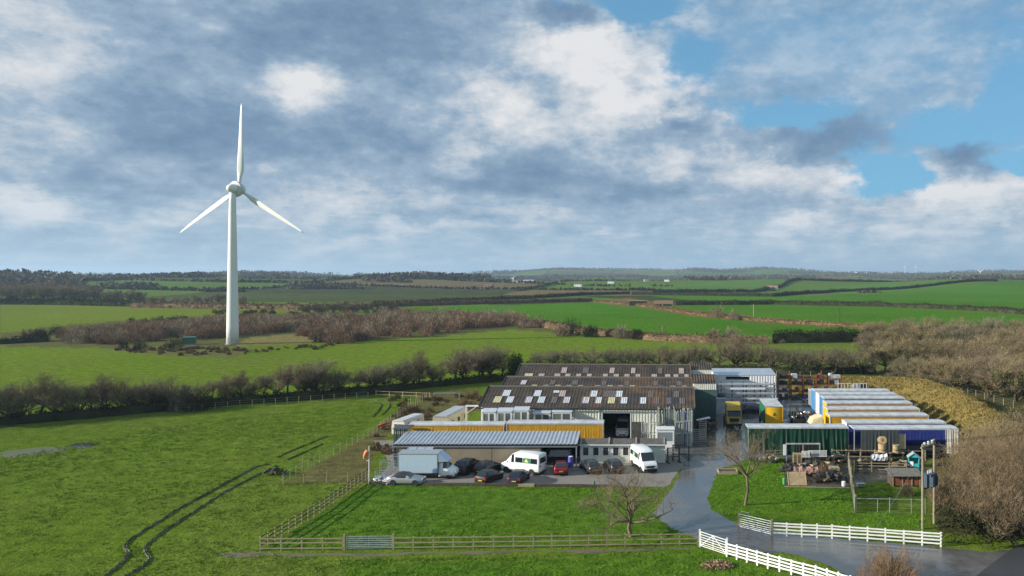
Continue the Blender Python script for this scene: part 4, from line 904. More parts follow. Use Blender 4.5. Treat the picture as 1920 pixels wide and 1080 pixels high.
def far_turbine(u, vb, vt, Y, label, span, a0, yaw=0.3):
    x = DX(u, Y); z0 = float(land_z(np.array([x]), np.array([Y]))[0]); zb = min(z0, DZ(vb, Y)); zt = DZ(vt, Y); zl = zt-zb
    t = thing('wind_turbine', label, 'wind turbine', (x, Y, zb), -yaw, 'distant wind turbines'); r = max(zl*.03, .9); mat = pm('far turbine white', (.74, .75, .76), .4)
    MB().tube([(0, 0, 0), (0, 0, zl)], [r, r*.6], 8).build('tower', mat, t); bx('nacelle', mat, t, -r, r, -r*1.8, r*2, zl-r, zl+r)
    for k in range(3):
        a = a0+k*2.094; m = MB(); d = Vector((math.sin(a), 0, math.cos(a))); s = Vector((math.cos(a), 0, -math.sin(a))); c = Vector((0, -r*1.9, zl)); w = r*.9
        vs = [c-s*w+Vector((0, -.2, 0)), c+s*w+Vector((0, -.2, 0)), c+d*span*.25+s*w*1.1, c+d*span, c+d*span*.25-s*w*.8]; vs += [v+Vector((0, .5, 0)) for v in vs]
        m.add(vs, [(0, 1, 2, 3, 4), (9, 8, 7, 6, 5)]+[(i, 5+i, 5+(i+1) % 5, (i+1) % 5) for i in range(5)]); m.build('blade', mat, t)
far_turbine(962, 531, 522, 1900, 'white wind turbine among the far fields in the picture centre', 9.5, .7)
far_turbine(1838, 521, 509, 2300, 'white wind turbine on the skyline near the right edge', 14.0, 3.1)
for i, (u, vb, vt, s, a) in enumerate(((1697, 510, 500, 14, .3), (1717, 510, 500, 16, .5), (1118, 507, 499, 16, .6), (1195, 508, 498, 18, .9), (980, 510, 502, 12, .2), (919, 511, 498, 14, 1.0), (1245, 507, 501, 10, .1))):
    far_turbine(u, vb, vt, 4700, 'tiny wind turbine on the horizon, %s from the left of the skyline ones' % ORD[sorted((1697, 1717, 1118, 1195, 980, 919, 1245)).index(u)], s, a)
kx, ky = G(355, 646)
k_ = thing('transformer_kiosk', 'small green transformer kiosk left of the turbine foot', 'kiosk', (kx, ky, 0), .35)
M_KG = pm('kiosk green', (.045, .13, .095), .6, var=.12)
bx('cabinet', M_KG, k_, -2.0, 2.0, -1.3, 1.3, .25, 2.5); MB().add([(-2.15, -1.45, 2.5), (2.15, -1.45, 2.5), (2.15, 1.45, 2.5), (-2.15, 1.45, 2.5), (-1.7, -1.0, 2.78), (1.7, -1.0, 2.78), (1.7, 1.0, 2.78), (-1.7, 1.0, 2.78)], [(0, 1, 5, 4), (1, 2, 6, 5), (2, 3, 7, 6), (3, 0, 4, 7), (4, 5, 6, 7), (3, 2, 1, 0)]).build('lid', M_KG, k_)
bx('plinth', M_CONC, k_, -2.1, 2.1, -1.4, 1.4, -.05, .25)
for x in (-1.9, -.95, 0.02, .99): bx('door', M_KG, k_, x, x+.9, -1.345, -1.305, .35, 2.35)
# ---------------------------------------------------------------- vehicles (nose towards +x)
PAINT = {}
def paint(name, col, rough=.28, metal=0.0):
    return pm('car paint '+name, col, rough, metal, var=.04, scale=1, spec=.6)
M_TAIL = pm('tail lamp', (.42, .02, .015), .25); M_HEAD = pm('head lamp', (.62, .65, .68), .12, .3); M_PLATEY = pm('yellow number plate', (.62, .45, .04), .5); M_PLATEW = pm('white number plate', (.7, .7, .68), .5); M_TRIM = pm('black trim', (.02, .02, .022), .6)
def ring(s):
    x, z0, zs, zr, ws, wr = s
    h = [(ws*.90, z0), (ws*.985, z0+(zs-z0)*.25), (ws, z0+(zs-z0)*.62), (ws*.965, zs), (wr+(ws*.965-wr)*.42, zs+(zr-zs)*.62), (wr, zr-.05 if zr-zs > .15 else zr-.02), (wr*.78, zr), (0, zr+.015)]
    return [(x, y, z) for y, z in h]+[(x, -y, z) for y, z in h[-2::-1]]
def loft(secs):
    mb = MB(); Rg = [ring(s) for s in secs]; k = len(Rg[0])
    mb.add([p for r_ in Rg for p in r_], [(i*k+j, i*k+j+1, (i+1)*k+j+1, (i+1)*k+j) for i in range(len(Rg)-1) for j in range(k-1)]+[tuple(range(k)), tuple((len(Rg)-1)*k+j for j in range(k-1, -1, -1))]+[(i*k, (i+1)*k, (i+1)*k+k-1, i*k+k-1) for i in range(len(Rg)-1)])
    return mb, Rg
def patch(quad, inset=.08, off=.03):
    q = [Vector(p) for p in quad]; c = sum(q, Vector())/4; n = (q[1]-q[0]).cross(q[3]-q[0]).normalized()
    return [p.lerp(c, inset)+n*off for p in q]
def glass_patch(par, name, quad, mat=None, inset=.08, off=.03):
    p = patch(quad, inset, off); q = patch(quad, inset, -off)
    c = sum(p, Vector())/4
    return MB().add(p+q, [(0, 1, 2, 3), (7, 6, 5, 4), (0, 4, 5, 1), (1, 5, 6, 2), (2, 6, 7, 3), (3, 7, 4, 0)]).build(name, mat or M_GLASS, par)
_WH = {}
def wheel(par, x, y, r=.31, w=.2, name='wheel'):
    if (r, w) not in _WH:
        m = Matrix.Rotation(R(90), 4, 'X')
        _WH[(r, w)] = (MB().lathe([(r*.62, -w/2), (r*.93, -w/2), (r, -w*.3), (r, w*.3), (r*.93, w/2), (r*.62, w/2)], 18, m).mesh('tyre', M_TYRE, False), MB().lathe([(r*.08, -w*.36), (r*.5, -w*.42), (r*.64, -w*.51), (r*.64, w*.51), (r*.5, w*.42), (r*.08, w*.36)], 12, m).mesh('rim', M_RIM))
    t, rm = _WH[(r, w)]; o = ob(name, t, par, (x, y, r)); ob('rim', rm, o); return o
def car(name, label, loc, rz, secs, mat, wb, win, wr=.31, roofmat=None, plate_r=M_PLATEY, cat='car', group='parked cars', tail_z=.78, head_z=.66, bw=None, side_glass=None):
    """win: (windscreen section i, rear window section j, [side-glass spans])"""
    t = thing(name, label, cat, loc, rz, group); mb, Rg = loft(secs); body = mb.build('body', mat, t, smooth=False)
    for p in body.data.polygons: p.use_smooth = True
    i, j, spans = win
    # front and rear glass lie between the shoulder line of one section and the roof line of the next
    a, b = Rg[i], Rg[i+1]; glass_patch(t, 'windscreen', [a[5], b[5], b[9], a[9]], inset=.04, off=.07)
    a, b = Rg[j], Rg[j-1]; glass_patch(t, 'rear_window', [a[9], b[9], b[5], a[5]], inset=.06, off=.07)
    for (p, q) in spans:
        A, B = Rg[p], Rg[q]
        glass_patch(t, 'side_window', [A[3], A[5], B[5], B[3]] if B[3][0] > A[3][0] else [B[3], B[5], A[5], A[3]], inset=.07)
        glass_patch(t, 'side_window', [B[11], B[9], A[9], A[11]], inset=.07)
    xf, xr = secs[0][0], secs[-1][0]; w = secs[1][4]; wmax = max(q[4] for q in secs)*.99; wy = wmax-.10
    for x in wb:
        for s in (-1, 1):
            wheel(t, x, s*(wy+.015), wr); MB().lathe([(wr*1.17, -.012), (wr*1.17, .012)], 18, Matrix.Translation((x, s*(wmax-.004), wr*1.02)) @ Matrix.Rotation(R(90), 4, 'X')).build('wheel_arch', M_TRIM, t)
    for s in (-1, 1):
        MB().box(xf-.16, xf-.0, s*w*.62-.16, s*w*.62+.16, head_z-.08, head_z+.08).build('headlight', M_HEAD, t)
        MB().box(xr-.03, xr+.12, s*w*.76-.11, s*w*.76+.11, tail_z-.13, tail_z+.13).build('tail_light', M_TAIL, t)
        MB().box(secs[i][0]-.25, secs[i][0]-.08, s*(w+.02)-.09*(s < 0), s*(w+.02)+.09*(s > 0), secs[i][2]+.02, secs[i][2]+.17).build('mirror', mat, t)
    bx('number_plate', plate_r, t, xr-.045, xr-.012, -.26, .26, .50, .61); bx('number_plate', M_PLATEW, t, xf+.012, xf+.035, -.26, .26, .36, .47)
    bx('rear_bumper', M_TRIM, t, xr-.04, xr+.06, -w*.9, w*.9, .24, .42); bx('front_grille', M_TRIM, t, xf-.05, xf+.015, -w*.5, w*.5, .38, .62)
    return t
# sections: x, z_bottom, z_shoulder, z_roof, half width at shoulder, half width at roof  (front to back)
HATCH = [(2.0, .30, .62, .64, .66, .60), (1.86, .22, .72, .76, .80, .70), (1.1, .20, .92, .97, .87, .76), (.85, .20, .95, 1.02, .87, .74), (.15, .20, .98, 1.42, .88, .62), (-.7, .20, .99, 1.47, .88, .62), (-1.35, .20, 1.0, 1.43, .87, .60), (-1.85, .22, .98, 1.05, .84, .70), (-1.98, .30, .78, .82, .78, .68)]
SALOON = [(2.25, .30, .60, .62, .68, .62), (2.1, .22, .70, .74, .82, .72), (1.2, .20, .88, .92, .88, .78), (.95, .20, .90, .96, .88, .76), (.2, .20, .93, 1.36, .89, .60), (-.7, .20, .94, 1.40, .89, .60), (-1.15, .20, .95, 1.34, .88, .58), (-1.75, .20, .96, 1.02, .87, .72), (-2.2, .24, .92, .96, .82, .72), (-2.28, .32, .72, .76, .78, .68)]
SUV = [(2.2, .35, .75, .78, .72, .66), (2.05, .28, .86, .92, .86, .76), (1.2, .26, 1.05, 1.10, .92, .80), (1.0, .26, 1.08, 1.15, .92, .78), (.35, .26, 1.10, 1.62, .93, .68), (-.8, .26, 1.12, 1.68, .93, .68), (-1.7, .26, 1.12, 1.64, .92, .67), (-2.1, .28, 1.10, 1.18, .90, .78), (-2.2, .36, .85, .9, .84, .74)]
VAN = [(2.72, .40, .80, .84, .80, .76), (2.62, .30, 1.02, 1.08, .95, .88), (2.15, .28, 1.24, 1.30, .99, .88), (1.95, .28, 1.28, 1.38, 1.0, .88), (1.15, .28, 1.32, 2.30, 1.01, .86), (.75, .28, 1.34, 2.50, 1.01, .90), (-1.0, .28, 1.34, 2.57, 1.01, .91), (-2.65, .28, 1.34, 2.55, 1.01, .91), (-2.78, .34, 1.32, 2.47, .99, .89), (-2.80, .40, 1.2, 2.40, .97, .87)]
def on(u, v, z=0.0): x, y = G(u, v); return (x, y, .016)
BLK = paint('black', (.012, .013, .016)); CHAR = paint('charcoal', (.035, .037, .042)); RED = paint('red', (.22, .010, .014)); SILV = paint('silver', (.42, .44, .47), .28, .4); NAVY = paint('dark blue', (.014, .018, .035)); VW = paint('white', (.80, .81, .82))
car('parked_car', 'dark red hatchback parked nose-in before the open shed bay', on(1051, 885), R(98), HATCH, RED, (1.25, -1.3), (3, 7, [(4, 5), (5, 6)]))
car('parked_car', 'black hatchback with red tail lights parked at the sleeper edge, rear left', on(918, 902), R(68), HATCH, BLK, (1.25, -1.3), (3, 7, [(4, 5), (5, 6)]))
car('parked_car', 'dark blue hatchback parked tail-out at the sleeper edge beside the black one', on(973, 903), R(82), HATCH, NAVY, (1.25, -1.3), (3, 7, [(4, 5), (5, 6)]))
car('parked_car', 'charcoal saloon parked nose-in below the first office windows', on(1107, 882), R(112), SALOON, CHAR, (1.4, -1.4), (3, 7, [(4, 5), (5, 6)]))
car('parked_car', 'black hatchback parked nose-in below the middle office windows', on(1150, 882), R(110), HATCH, CHAR, (1.25, -1.3), (3, 7, [(4, 5), (5, 6)]))
car('parked_car', 'dark hatchback parked right of the black people carrier by the beige wall', on(915, 885), R(65), HATCH, BLK, (1.25, -1.3), (3, 7, [(4, 5), (5, 6)]))
car('people_carrier', 'black people carrier parked tail-out against the beige wall', on(878, 884), R(72), SUV, BLK, (1.4, -1.4), (3, 7, [(4, 5), (5, 6)]), .34)
CONV = [(2.15, .28, .58, .60, .66, .60), (2.0, .20, .68, .72, .82, .72), (1.0, .18, .84, .88, .87, .78), (.75, .18, .86, .92, .87, .76), (.15, .18, .88, 1.28, .88, .58), (-.6, .18, .89, 1.32, .88, .58), (-1.0, .18, .90, 1.26, .87, .58), (-1.5, .18, .90, .95, .86, .74), (-2.05, .22, .84, .88, .80, .72), (-2.15, .30, .66, .70, .76, .66)]
cv = car('convertible_car', 'silver convertible with dark soft top in front of the box lorry', on(762, 907), R(-3), CONV, SILV, (1.32, -1.3), (3, 7, [(4, 5), (5, 6)]))
_mb, _rg = loft([(.2, .88, .9, 1.31, .87, .60), (-.6, .88, .9, 1.35, .87, .60), (-1.05, .88, .9, 1.29, .86, .59), (-1.55, .86, .9, .97, .85, .74)]); _mb.build('soft_top', pm('soft top', (.03, .028, .03), .85), cv)
def minibus(label, u, v, rz, sign=True):
    t = car('minibus', label, on(u, v), rz, VAN, VW, (1.85, -1.75), (3, 9, [(4, 5)]), .35, cat='van', group='white minibuses', tail_z=1.15, head_z=.85, plate_r=M_PLATEY, bw=.88)
    for o in [c for c in t.children if c.name.startswith('rear_window')]: bpy.data.objects.remove(o)
    rw = MB(); rw.box(-2.83, -2.79, -.72, .72, 1.45, 2.12); rw.build('rear_window', M_GLASS, t)
    for s in (-1, 1):
        y0, y1 = (s*1.0, s*1.025) if s > 0 else (-1.025, -1.0)
        for (x0, x1) in ((.55, -.45), (-.55, -1.5), (-1.6, -2.5)):
            m = MB(); zb, zt = 1.42, 2.02; yb, yt = s*1.012, s*.972
            p = [(x0, yb, zb), (x1, yb, zb), (x1, yt, zt), (x0, yt, zt)]; q = [(a, b-s*.03, c) for a, b, c in p]
            m.add(p+q, [(0, 1, 2, 3), (7, 6, 5, 4), (0, 4, 5, 1), (1, 5, 6, 2), (2, 6, 7, 3), (3, 7, 4, 0)]); w = m.build('side_window', M_GLASS, t)
            if x1 == -1.5 and sign:   # green panel with a pale triangular badge
                g = [(x0+.0, yb+s*.006, zb), (x1, yb+s*.006, zb), (x1, yt+s*.006, zt), (x0, yt+s*.006, zt)]; MB().add(g, [(0, 1, 2, 3)]).build('window_sign', pm('sign green', (.02, .22, .09), .5, var=.03), w)
                MB().add([(x0-.18, yb+s*.004, zb+.1), (x1+.18, yb+s*.004, zb+.1), ((x0+x1)/2, yt+s*.016, zt-.06)], [(0, 1, 2)]).build('sign_badge', pm('sign yellow', (.75, .68, .25), .5), w)
        bx('side_sill', M_TRIM, t, -2.5, 2.3, min(y0, y1)-.01, max(y0, y1)+.01, .34, .46)
    bx('front_bumper', M_TRIM, t, 2.55, 2.78, -.85, .85, .32, .58); bx('radiator_grille', M_TRIM, t, 2.6, 2.74, -.5, .5, .68, .95)
    return t
minibus('white minibus with green window signs parked side-on before the beige wall', 981, 885, R(158))
minibus('white minibus with high roof facing the camera at the office end', 1207, 878, R(-72))
def box_lorry():
    x0, y0 = G(745, 900); t = thing('box_lorry', 'white box lorry, body tinted the pale blue of shade, parked facing right', 'lorry', (x0, y0+.2, .016))
    M_LB = pm('lorry body', (.47, .60, .70), .45, var=.05)  # a white body; the blue cast of its shade is put into the colour
    bx('cargo_box', M_LB, t, 0, 4.75, 0, 2.2, .75, 3.0); r = MB(); r.box(-.05, 4.8, -.03, 2.23, 3.0, 3.1); r.build('box_roof', M_GALV, t)
    w = MB(); w.add([(4.8, 0, 3.05), (4.8, 2.2, 3.05), (6.0, .15, 2.1), (6.0, 2.05, 2.1), (4.8, 0, 2.1), (4.8, 2.2, 2.1)], [(0, 2, 3, 1), (0, 4, 2), (1, 3, 5), (4, 5, 3, 2), (0, 1, 5, 4)]); w.build('luton_peak', M_LB, t)
    c, Rg = loft([(7.0, .4, .85, .88, .82, .74), (6.85, .3, 1.0, 1.06, .95, .86), (6.25, .3, 1.2, 1.26, .98, .86), (6.05, .3, 1.24, 1.34, .98, .84), (5.35, .3, 1.28, 2.05, .98, .76), (4.85, .3, 1.28, 2.10, .98, .78)]); c.v = [(a, b+1.1, z) for a, b, z in c.v]; cab = c.build('cab', VW, t, smooth=True)
    Rg = [[(a, b+1.1, z) for a, b, z in q] for q in Rg]; a, b = Rg[3], Rg[4]; glass_patch(cab, 'windscreen', [a[5], b[5], b[9], a[9]], inset=.04, off=.07)
    A, B = Rg[4], Rg[3]; glass_patch(cab, 'side_window', [B[11], (5.55, A[9][1], A[9][2]), A[9], A[11]], inset=.1); glass_patch(cab, 'side_window', [A[3], A[5], (5.55, A[5][1], A[5][2]), B[3]], inset=.1)
    for s in (.3, 1.9): MB().box(6.86, 7.02, s-.16, s+.16, .78, .95).build('headlight', M_HEAD, cab)
    bx('bumper', M_TRIM, t, 6.8, 7.08, .1, 2.1, .35, .62); bx('chassis', M_CHASSIS, t, .2, 6.4, .5, 1.7, .45, .72)
    bx('corner_strip', M_GALV, t, -.03, .06, -.015, .05, .75, 3.0); bx('corner_strip', M_GALV, t, 4.69, 4.78, -.015, .05, .75, 3.0); bx('lower_rail', M_GALV, t, .06, 4.69, -.012, .05, .72, .80)
    for x in (1.3, 6.1):
        for y in (.28, 1.92): wheel(t, x, y, .35, .24)
box_lorry()
# ---------------------------------------------------------------- curtain trailers
def pleated(x0, x1, y, z0, z1, n, amp, seed, sag=0.0):
    rnd = random.Random(seed); mb = MB(); rows = 7; vs = []
    ph = [rnd.uniform(.1, 1.0)**1.5 for _ in range(n+1)]; hang = [rnd.uniform(-1.1, 1.1) for _ in range(n+1)]
    for r_ in range(rows):
        q = r_/(rows-1)
        for i in range(n+1):
            tt = i/n; a = amp*ph[i]*(1 if i % 2 else -1)*(.25+.75*(1-q)); xx = x0+(x1-x0)*tt+hang[i]*amp*(1-q)*(0 if i in (0, n) else 1)
            vs.append((xx, y-a*.5-amp*.5, z0+(z1-z0)*q-(sag*math.sin(tt*9+seed) if r_ == 0 else 0)))
    k = n+1; mb.add(vs, [(r_*k+i, r_*k+i+1, (r_+1)*k+i+1, (r_+1)*k+i) for r_ in range(rows-1) for i in range(n)]); return mb
def trailer(label, x0, x1, y, curt, end, amp=.06, n=40, h=4.0, roofm=None, seed=1, group='curtain-sided trailers', cz=.85, curtain_span=None, cabend=None, nm='curtain_trailer', dz=0):
    t = thing(nm, label, 'trailer', (x0, y, .016), 0, group); L = x1-x0; W = 2.5
    r = MB(); r.box(-.03, L+.03, -.02, W+.02, h-.12, h-.02); r.add([(-.03, -.02, h-.02), (L+.03, -.02, h-.02), (L+.03, W/2, h+.05), (-.03, W/2, h+.05), (L+.03, W+.02, h-.02), (-.03, W+.02, h-.02)], [(0, 1, 2, 3), (3, 2, 4, 5), (0, 3, 5), (1, 4, 2)]); ro = r.build('roof', roofm or M_TROOF, t)
    bx('roof_rail', M_TROOF, ro, -.04, L+.04, -.05, -.022, h-.2, h-.0)
    bx('front_panel', end, t, 0, .08, .0, W, 1.0, h-.13); bx('rear_panel', end, t, L-.08, L, .0, W, 1.0, h-.13); bx('floor', M_CHASSIS, t, .08, L-.08, .02, W-.02, .95, 1.15)
    a, b = curtain_span or (.08, L-.08)
    pleated(a, b, .03, cz, h-.2, n, amp, seed, .03 if cz > .5 else .12).build('curtain', curt, t)
    m2 = pleated(.08, L-.08, W+.03, .85, h-.2, n, amp, seed+5); m2.build('curtain', curt, t)
    for x in (0.0, L-.1): bx('corner_post', M_TROOF, t, x, x+.1, -.045, .0, .9, h-.2)
    for x in np.linspace(.9, L-.9, 11): bx('strap', M_DARK, t, x-.03, x+.03, -amp-.055, -amp-.03, .72, .98)
    bx('chassis_rail', M_CHASSIS, t, .5, L-.3, .85, 1.65, .6, .94)
    for x in (L-1.6, L-2.9, L-4.2):
        for yy in (.2, W-.2): wheel(t, x, yy, .48, .35)
    for yy in (.5, W-.5): bx('landing_leg', M_CHASSIS, t, 2.4, 2.52, yy-.06, yy+.06, 0, .6)
    return t
trailer('yellow curtain-sided trailer behind the left half of the silver-roofed shed', -32.3, -18.95, 104.0, M_YEL, M_YELB, .07, 60, 3.75, seed=2)
trailer('yellow curtain-sided trailer behind the right half of the silver-roofed shed', -18.6, -5.1, 104.0, M_YEL, M_YELB, .05, 70, seed=3, h=3.95)
trailer('trailer with pleated dark green curtain behind the junk pen', 14.6, 28.2, 101.0, M_GCURT, M_GCURT, .32, 44, seed=4, cz=.35)
_tl = [(28.9, 42.8, 104.4, M_BLUE, M_WHITE, 'deep blue curtain trailer, second from the front in the right-hand rank', 3.95), (27.6, 42.0, 108.6, M_YEL, M_YELB, 'yellow trailer directly behind the deep blue one in the right-hand rank', 4.15), (28.3, 42.2, 112.6, M_YEL, M_YELB, 'second yellow trailer in the middle of the right-hand rank', 4.35),
       (29.2, 42.6, 116.8, M_YEL, M_YELB, 'yellow trailer with pale roof, rearmost of the yellow ones', 4.5), (29.8, 42.9, 120.9, M_SKYBLUE, M_SKYBLUE, 'light blue trailer behind the yellow ones in the right-hand rank', 4.6), (30.0, 43.0, 125.0, M_WHITE, M_WHITE, 'white trailer with grey roof behind the light blue one', 4.55),
       (30.2, 43.2, 129.1, M_TROOF, M_SKYBLUE, 'grey trailer with blue front end, second from the back of the rank', 4.5), (30.6, 43.6, 133.3, M_TROOF, M_GALV, 'grey trailer at the very back of the right-hand rank', 3.8)]
for i, (a, b, y, c, e, lab, h) in enumerate(_tl): trailer(lab, a, b, y, c, e, .04, 60, h, seed=10+i)
# open-sided trailer in front with half its curtain drawn
ot = trailer('open grey-roofed trailer with half-drawn slate curtain, frontmost on the right', 28.7, 42.7, 100.2, M_GREYC, M_GREYC, .10, 22, 4.0, seed=30, curtain_span=(.9, 6.0))
for o in [c for c in ot.children if c.name.startswith(('curtain',))][1:] + [c for c in ot.children if c.name.startswith('strap')]: bpy.data.objects.remove(o)
for o in [c for c in ot.children if c.name.startswith(('rear_panel', 'front_panel'))]: bpy.data.objects.remove(o)
pleated(12.4, 14.0, -.1, .7, 3.85, 10, .22, 9).build('tarpaulin', pm('white tarpaulin', (.62, .60, .55), .7, var=.12), ot, label='white tarpaulin hanging at the right end')
bx('board', pm('pale board', (.55, .45, .28), .7), ot, 6.1, 7.0, .2, .3, 1.2, 3.2)
# ---------------------------------------------------------------- tractor units and box lorries of the yard
def cabover(label, loc, rz, mat, h=3.6, tall=True):
    t = thing('lorry_cab', label, 'lorry', loc, rz, 'lorry tractor units'); W = 1.22
    m = MB(); pr = [(1.6, .55), (1.72, 1.0), (1.66, 1.75), (1.35, 2.75), (-.35, 2.8), (-.45, .75)]
    m.prism([(x, z) for x, z in pr], 'y', -W, W); m.build('cab', mat, t)
    if tall: MB().add([(1.32, -W*.98, 2.74), (1.32, W*.98, 2.74), (-.42, W*.98, 2.79), (-.42, -W*.98, 2.79), (.95, -W*.9, h-.15), (.95, W*.9, h-.15), (-.42, W*.95, h+.3), (-.42, -W*.95, h+.3)], [(0, 1, 5, 4), (1, 2, 6, 5), (2, 3, 7, 6), (3, 0, 4, 7), (4, 5, 6, 7)]).build('air_deflector', mat, t)
    glass_patch(t, 'windscreen', [(1.66, -W*.92, 1.8), (1.66, W*.92, 1.8), (1.37, W*.86, 2.66), (1.37, -W*.86, 2.66)], inset=.02)
    for s in (-1, 1):
        q = [(1.55, s*(W+.004), 1.7), (.3, s*(W+.004), 1.7), (.3, s*(W+.004), 2.62), (1.28, s*(W+.004), 2.62)]; glass_patch(t, 'side_window', q if s > 0 else q[::-1], inset=.05)
        bx('mirror', M_TRIM, t, 1.5, 1.62, s*(W+.15)-.1, s*(W+.15)+.1, 1.8, 2.4); MB().box(1.62, 1.76, s*.85-.2, s*.85+.2, .72, .92).build('headlight', M_HEAD, t)
    bx('grille', M_TRIM, t, 1.70, 1.735, -.75, .75, 1.0, 1.55); bx('bumper', M_TRIM, t, 1.5, 1.78, -W, W, .35, .62); bx('chassis', M_CHASSIS, t, -4.2, 1.2, -.45, .45, .6, .9)
    for x in (.55, -3.1):
        for y in (-1.02, 1.02): wheel(t, x, y, .5, .32)
    bx('sun_visor', M_TRIM, t, 1.36, 1.62, -W*.9, W*.9, 2.66, 2.74)
    return t
cabover('yellow lorry tractor unit with tall air deflector facing down the drive', (15.1, 121.3, .016), R(-90), pm('mustard cab', (.50, .33, .045), .4, var=.1))
cabover('cream lorry cab facing left in front of the yellow trailers', (26.2, 109.9, .016), R(180), pm('cream cab', (.70, .58, .34), .4, var=.05), 3.7)
def van_body(label, loc, W, L, H, endm, sidem, roofm):
    t = thing('box_body_lorry', label, 'lorry', loc, -.03)
    b = MB(); b.box(-W/2+.02, W/2-.02, .02, L, .9, H-.05); b.build('cargo_box', sidem, t); bx('roof', roofm, t, -W/2-.02, W/2+.02, -.02, L+.02, H-.05, H+.03)
    m = MB(); n = 10   # gently bowed yellow end
    vs = [((-W/2+.12)+(W-.24)*i/n, -.02-.22*math.sin(math.pi*i/n), z) for z in (1.35, H-.1) for i in range(n+1)]; m.add(vs, [(i, i+1, n+2+i, n+1+i) for i in range(n)]); e = m.build('end_panel', endm, t)
    MB().add([(-.3, -.262, 2.55), (.3, -.262, 2.55), (0, -.27, 3.1)], [(0, 1, 2)]).build('badge', pm('badge green', (.02, .12, .06), .5), e); bx('lettering', pm('letter grey', (.25, .22, .08), .6), e, -.55, .55, -.262, -.256, 2.32, 2.40)
    for x in (-W/2, W/2-.12): bx('corner_post', endm, t, x, x+.12, -.04, .02, .9, H-.06)
    bx('step', endm, t, -W/2+.1, W/2-.1, -.35, .0, .62, .9); bx('chassis', M_CHASSIS, t, -.5, .5, .2, L+1.6, .55, .88)
    for y in (1.2, L+.8):
        for x in (-W/2+.2, W/2-.2): o = wheel(t, x, y, .45, .3); o.rotation_euler = (0, 0, R(90))
van_body('yellow-ended box lorry with green side standing in the yard', (21.0, 116.8, .016), 2.75, 7.2, 3.95, M_YELB, pm('lorry green', (.03, .13, .075), .45), M_TROOF)
# van inside the workshop doorway
iv = car('parked_van', 'white van standing nose-out inside the workshop doorway', (-2.6, 114.6, .05), R(-92), VAN, VW, (1.85, -1.75), (3, 9, [(4, 5)]), .35, cat='van', group='vans', tail_z=1.1, head_z=.85, bw=.88)
# static caravans and old vans left of the workshop
def caravan(label, loc, rz, L, W, H, mat, roofm, nwin=3):
    t = thing('caravan', label, 'caravan', loc, rz, 'old caravans left of the workshop')
    pr = [(-W/2, .45), (W/2, .45), (W/2+.04, 1.4), (W/2-.08, H-.12), (W/2-.35, H), (-W/2+.35, H), (-W/2+.08, H-.12), (-W/2-.04, 1.4)]
    MB().prism(pr, 'y', 0, L).build('body', mat, t); r = MB(); r.prism([(-W/2+.1, H-.1), (W/2-.1, H-.1), (W/2-.36, H+.06), (-W/2+.36, H+.06)], 'y', -.1, L+.1); r.build('roof', roofm, t)
    window(t, -W*.32, W*.32, 1.35, 2.05, -.01, .05, bars=1)
    for i in range(nwin):
        y = L*(i+.6)/(nwin+.2)
        for s in (-1, 1): MB().box(s*(W/2)-.04, s*(W/2)+.055, y-.45, y+.45, 1.3, 2.0).build('side_window', M_GLASS, t)
    for y in (L*.4, L*.52):
        for s in (-1, 1): wh = wheel(t, s*(W/2-.2), y, .3, .18); wh.rotation_euler = (0, 0, R(90))
    bx('door', mat, t, W/2+.0, W/2+.06, L*.7, L*.7+.7, .5, 2.2)
    return t
caravan('long beige static caravan beside the workshop left gable', (-30.6, 114.5, 0), -.12, 8.5, 2.6, 2.9, pm('caravan beige', (.42, .36, .25), .55, var=.12), pm('caravan roof', (.36, .38, .41), .5, var=.2))
caravan('pale touring caravan at the field fence left of the beige one', (-36.6, 113.0, 0), -.25, 5.6, 2.2, 2.5, pm('caravan cream', (.60, .54, .45), .5, var=.1), pm('caravan roof pale', (.50, .51, .53), .5, var=.15), 2)
o_ = car('old_van', 'old dark van wedged between the two caravans', (-33.6, 112.2, 0), R(-80), SUV, paint('dark green', (.02, .035, .03)), (1.4, -1.4), (3, 7, [(4, 5), (5, 6)]), .34, cat='van', group='vans')
# ---------------------------------------------------------------- fences
def rail_fence(name, label, pts, n, h, rails, pm_, rm_, ps=.11, rw=.035, rh=.10, side=-1, cat='fence', group='timber and white fences', jit=.0, seed=1, posttop=.06):
    rnd = random.Random(seed); A = Vector(pts[0]); t = thing(name, label, cat, tuple(A), 0, group)
    P = []; segs = list(zip(pts[:-1], pts[1:])); tot = sum((Vector(b)-Vector(a)).length for a, b in segs)
    for a, b in segs:
        a, b = Vector(a), Vector(b); k = max(1, round(n*(b-a).length/tot)); P += [a.lerp(b, i/k) for i in range(k)]
    P.append(Vector(pts[-1])); P = [p-A for p in P]
    pme = {}
    for i, p in enumerate(P):
        d = (P[min(i+1, len(P)-1)]-P[max(i-1, 0)]).normalized(); hh = h+posttop+rnd.uniform(-jit, jit)
        o = MB().box(-ps/2, ps/2, -ps/2, ps/2, -.1, hh).build('post', pm_, t); o.location = p; o.rotation_euler = (rnd.uniform(-jit, jit)*.5, rnd.uniform(-jit, jit)*.5, math.atan2(d.y, d.x))
    for a, b in zip(P[:-1], P[1:]):
        d = (b-a).normalized(); nrm = Vector((-d.y, d.x, 0))*side*(ps/2+rw/2+.002)
        for z in rails:
            MB().bar(a+nrm+Vector((0, 0, z+rnd.uniform(-jit, jit)*.4)), b+nrm+Vector((0, 0, z+rnd.uniform(-jit, jit)*.4)), rw, rh).build('rail', rm_, t)
    return t
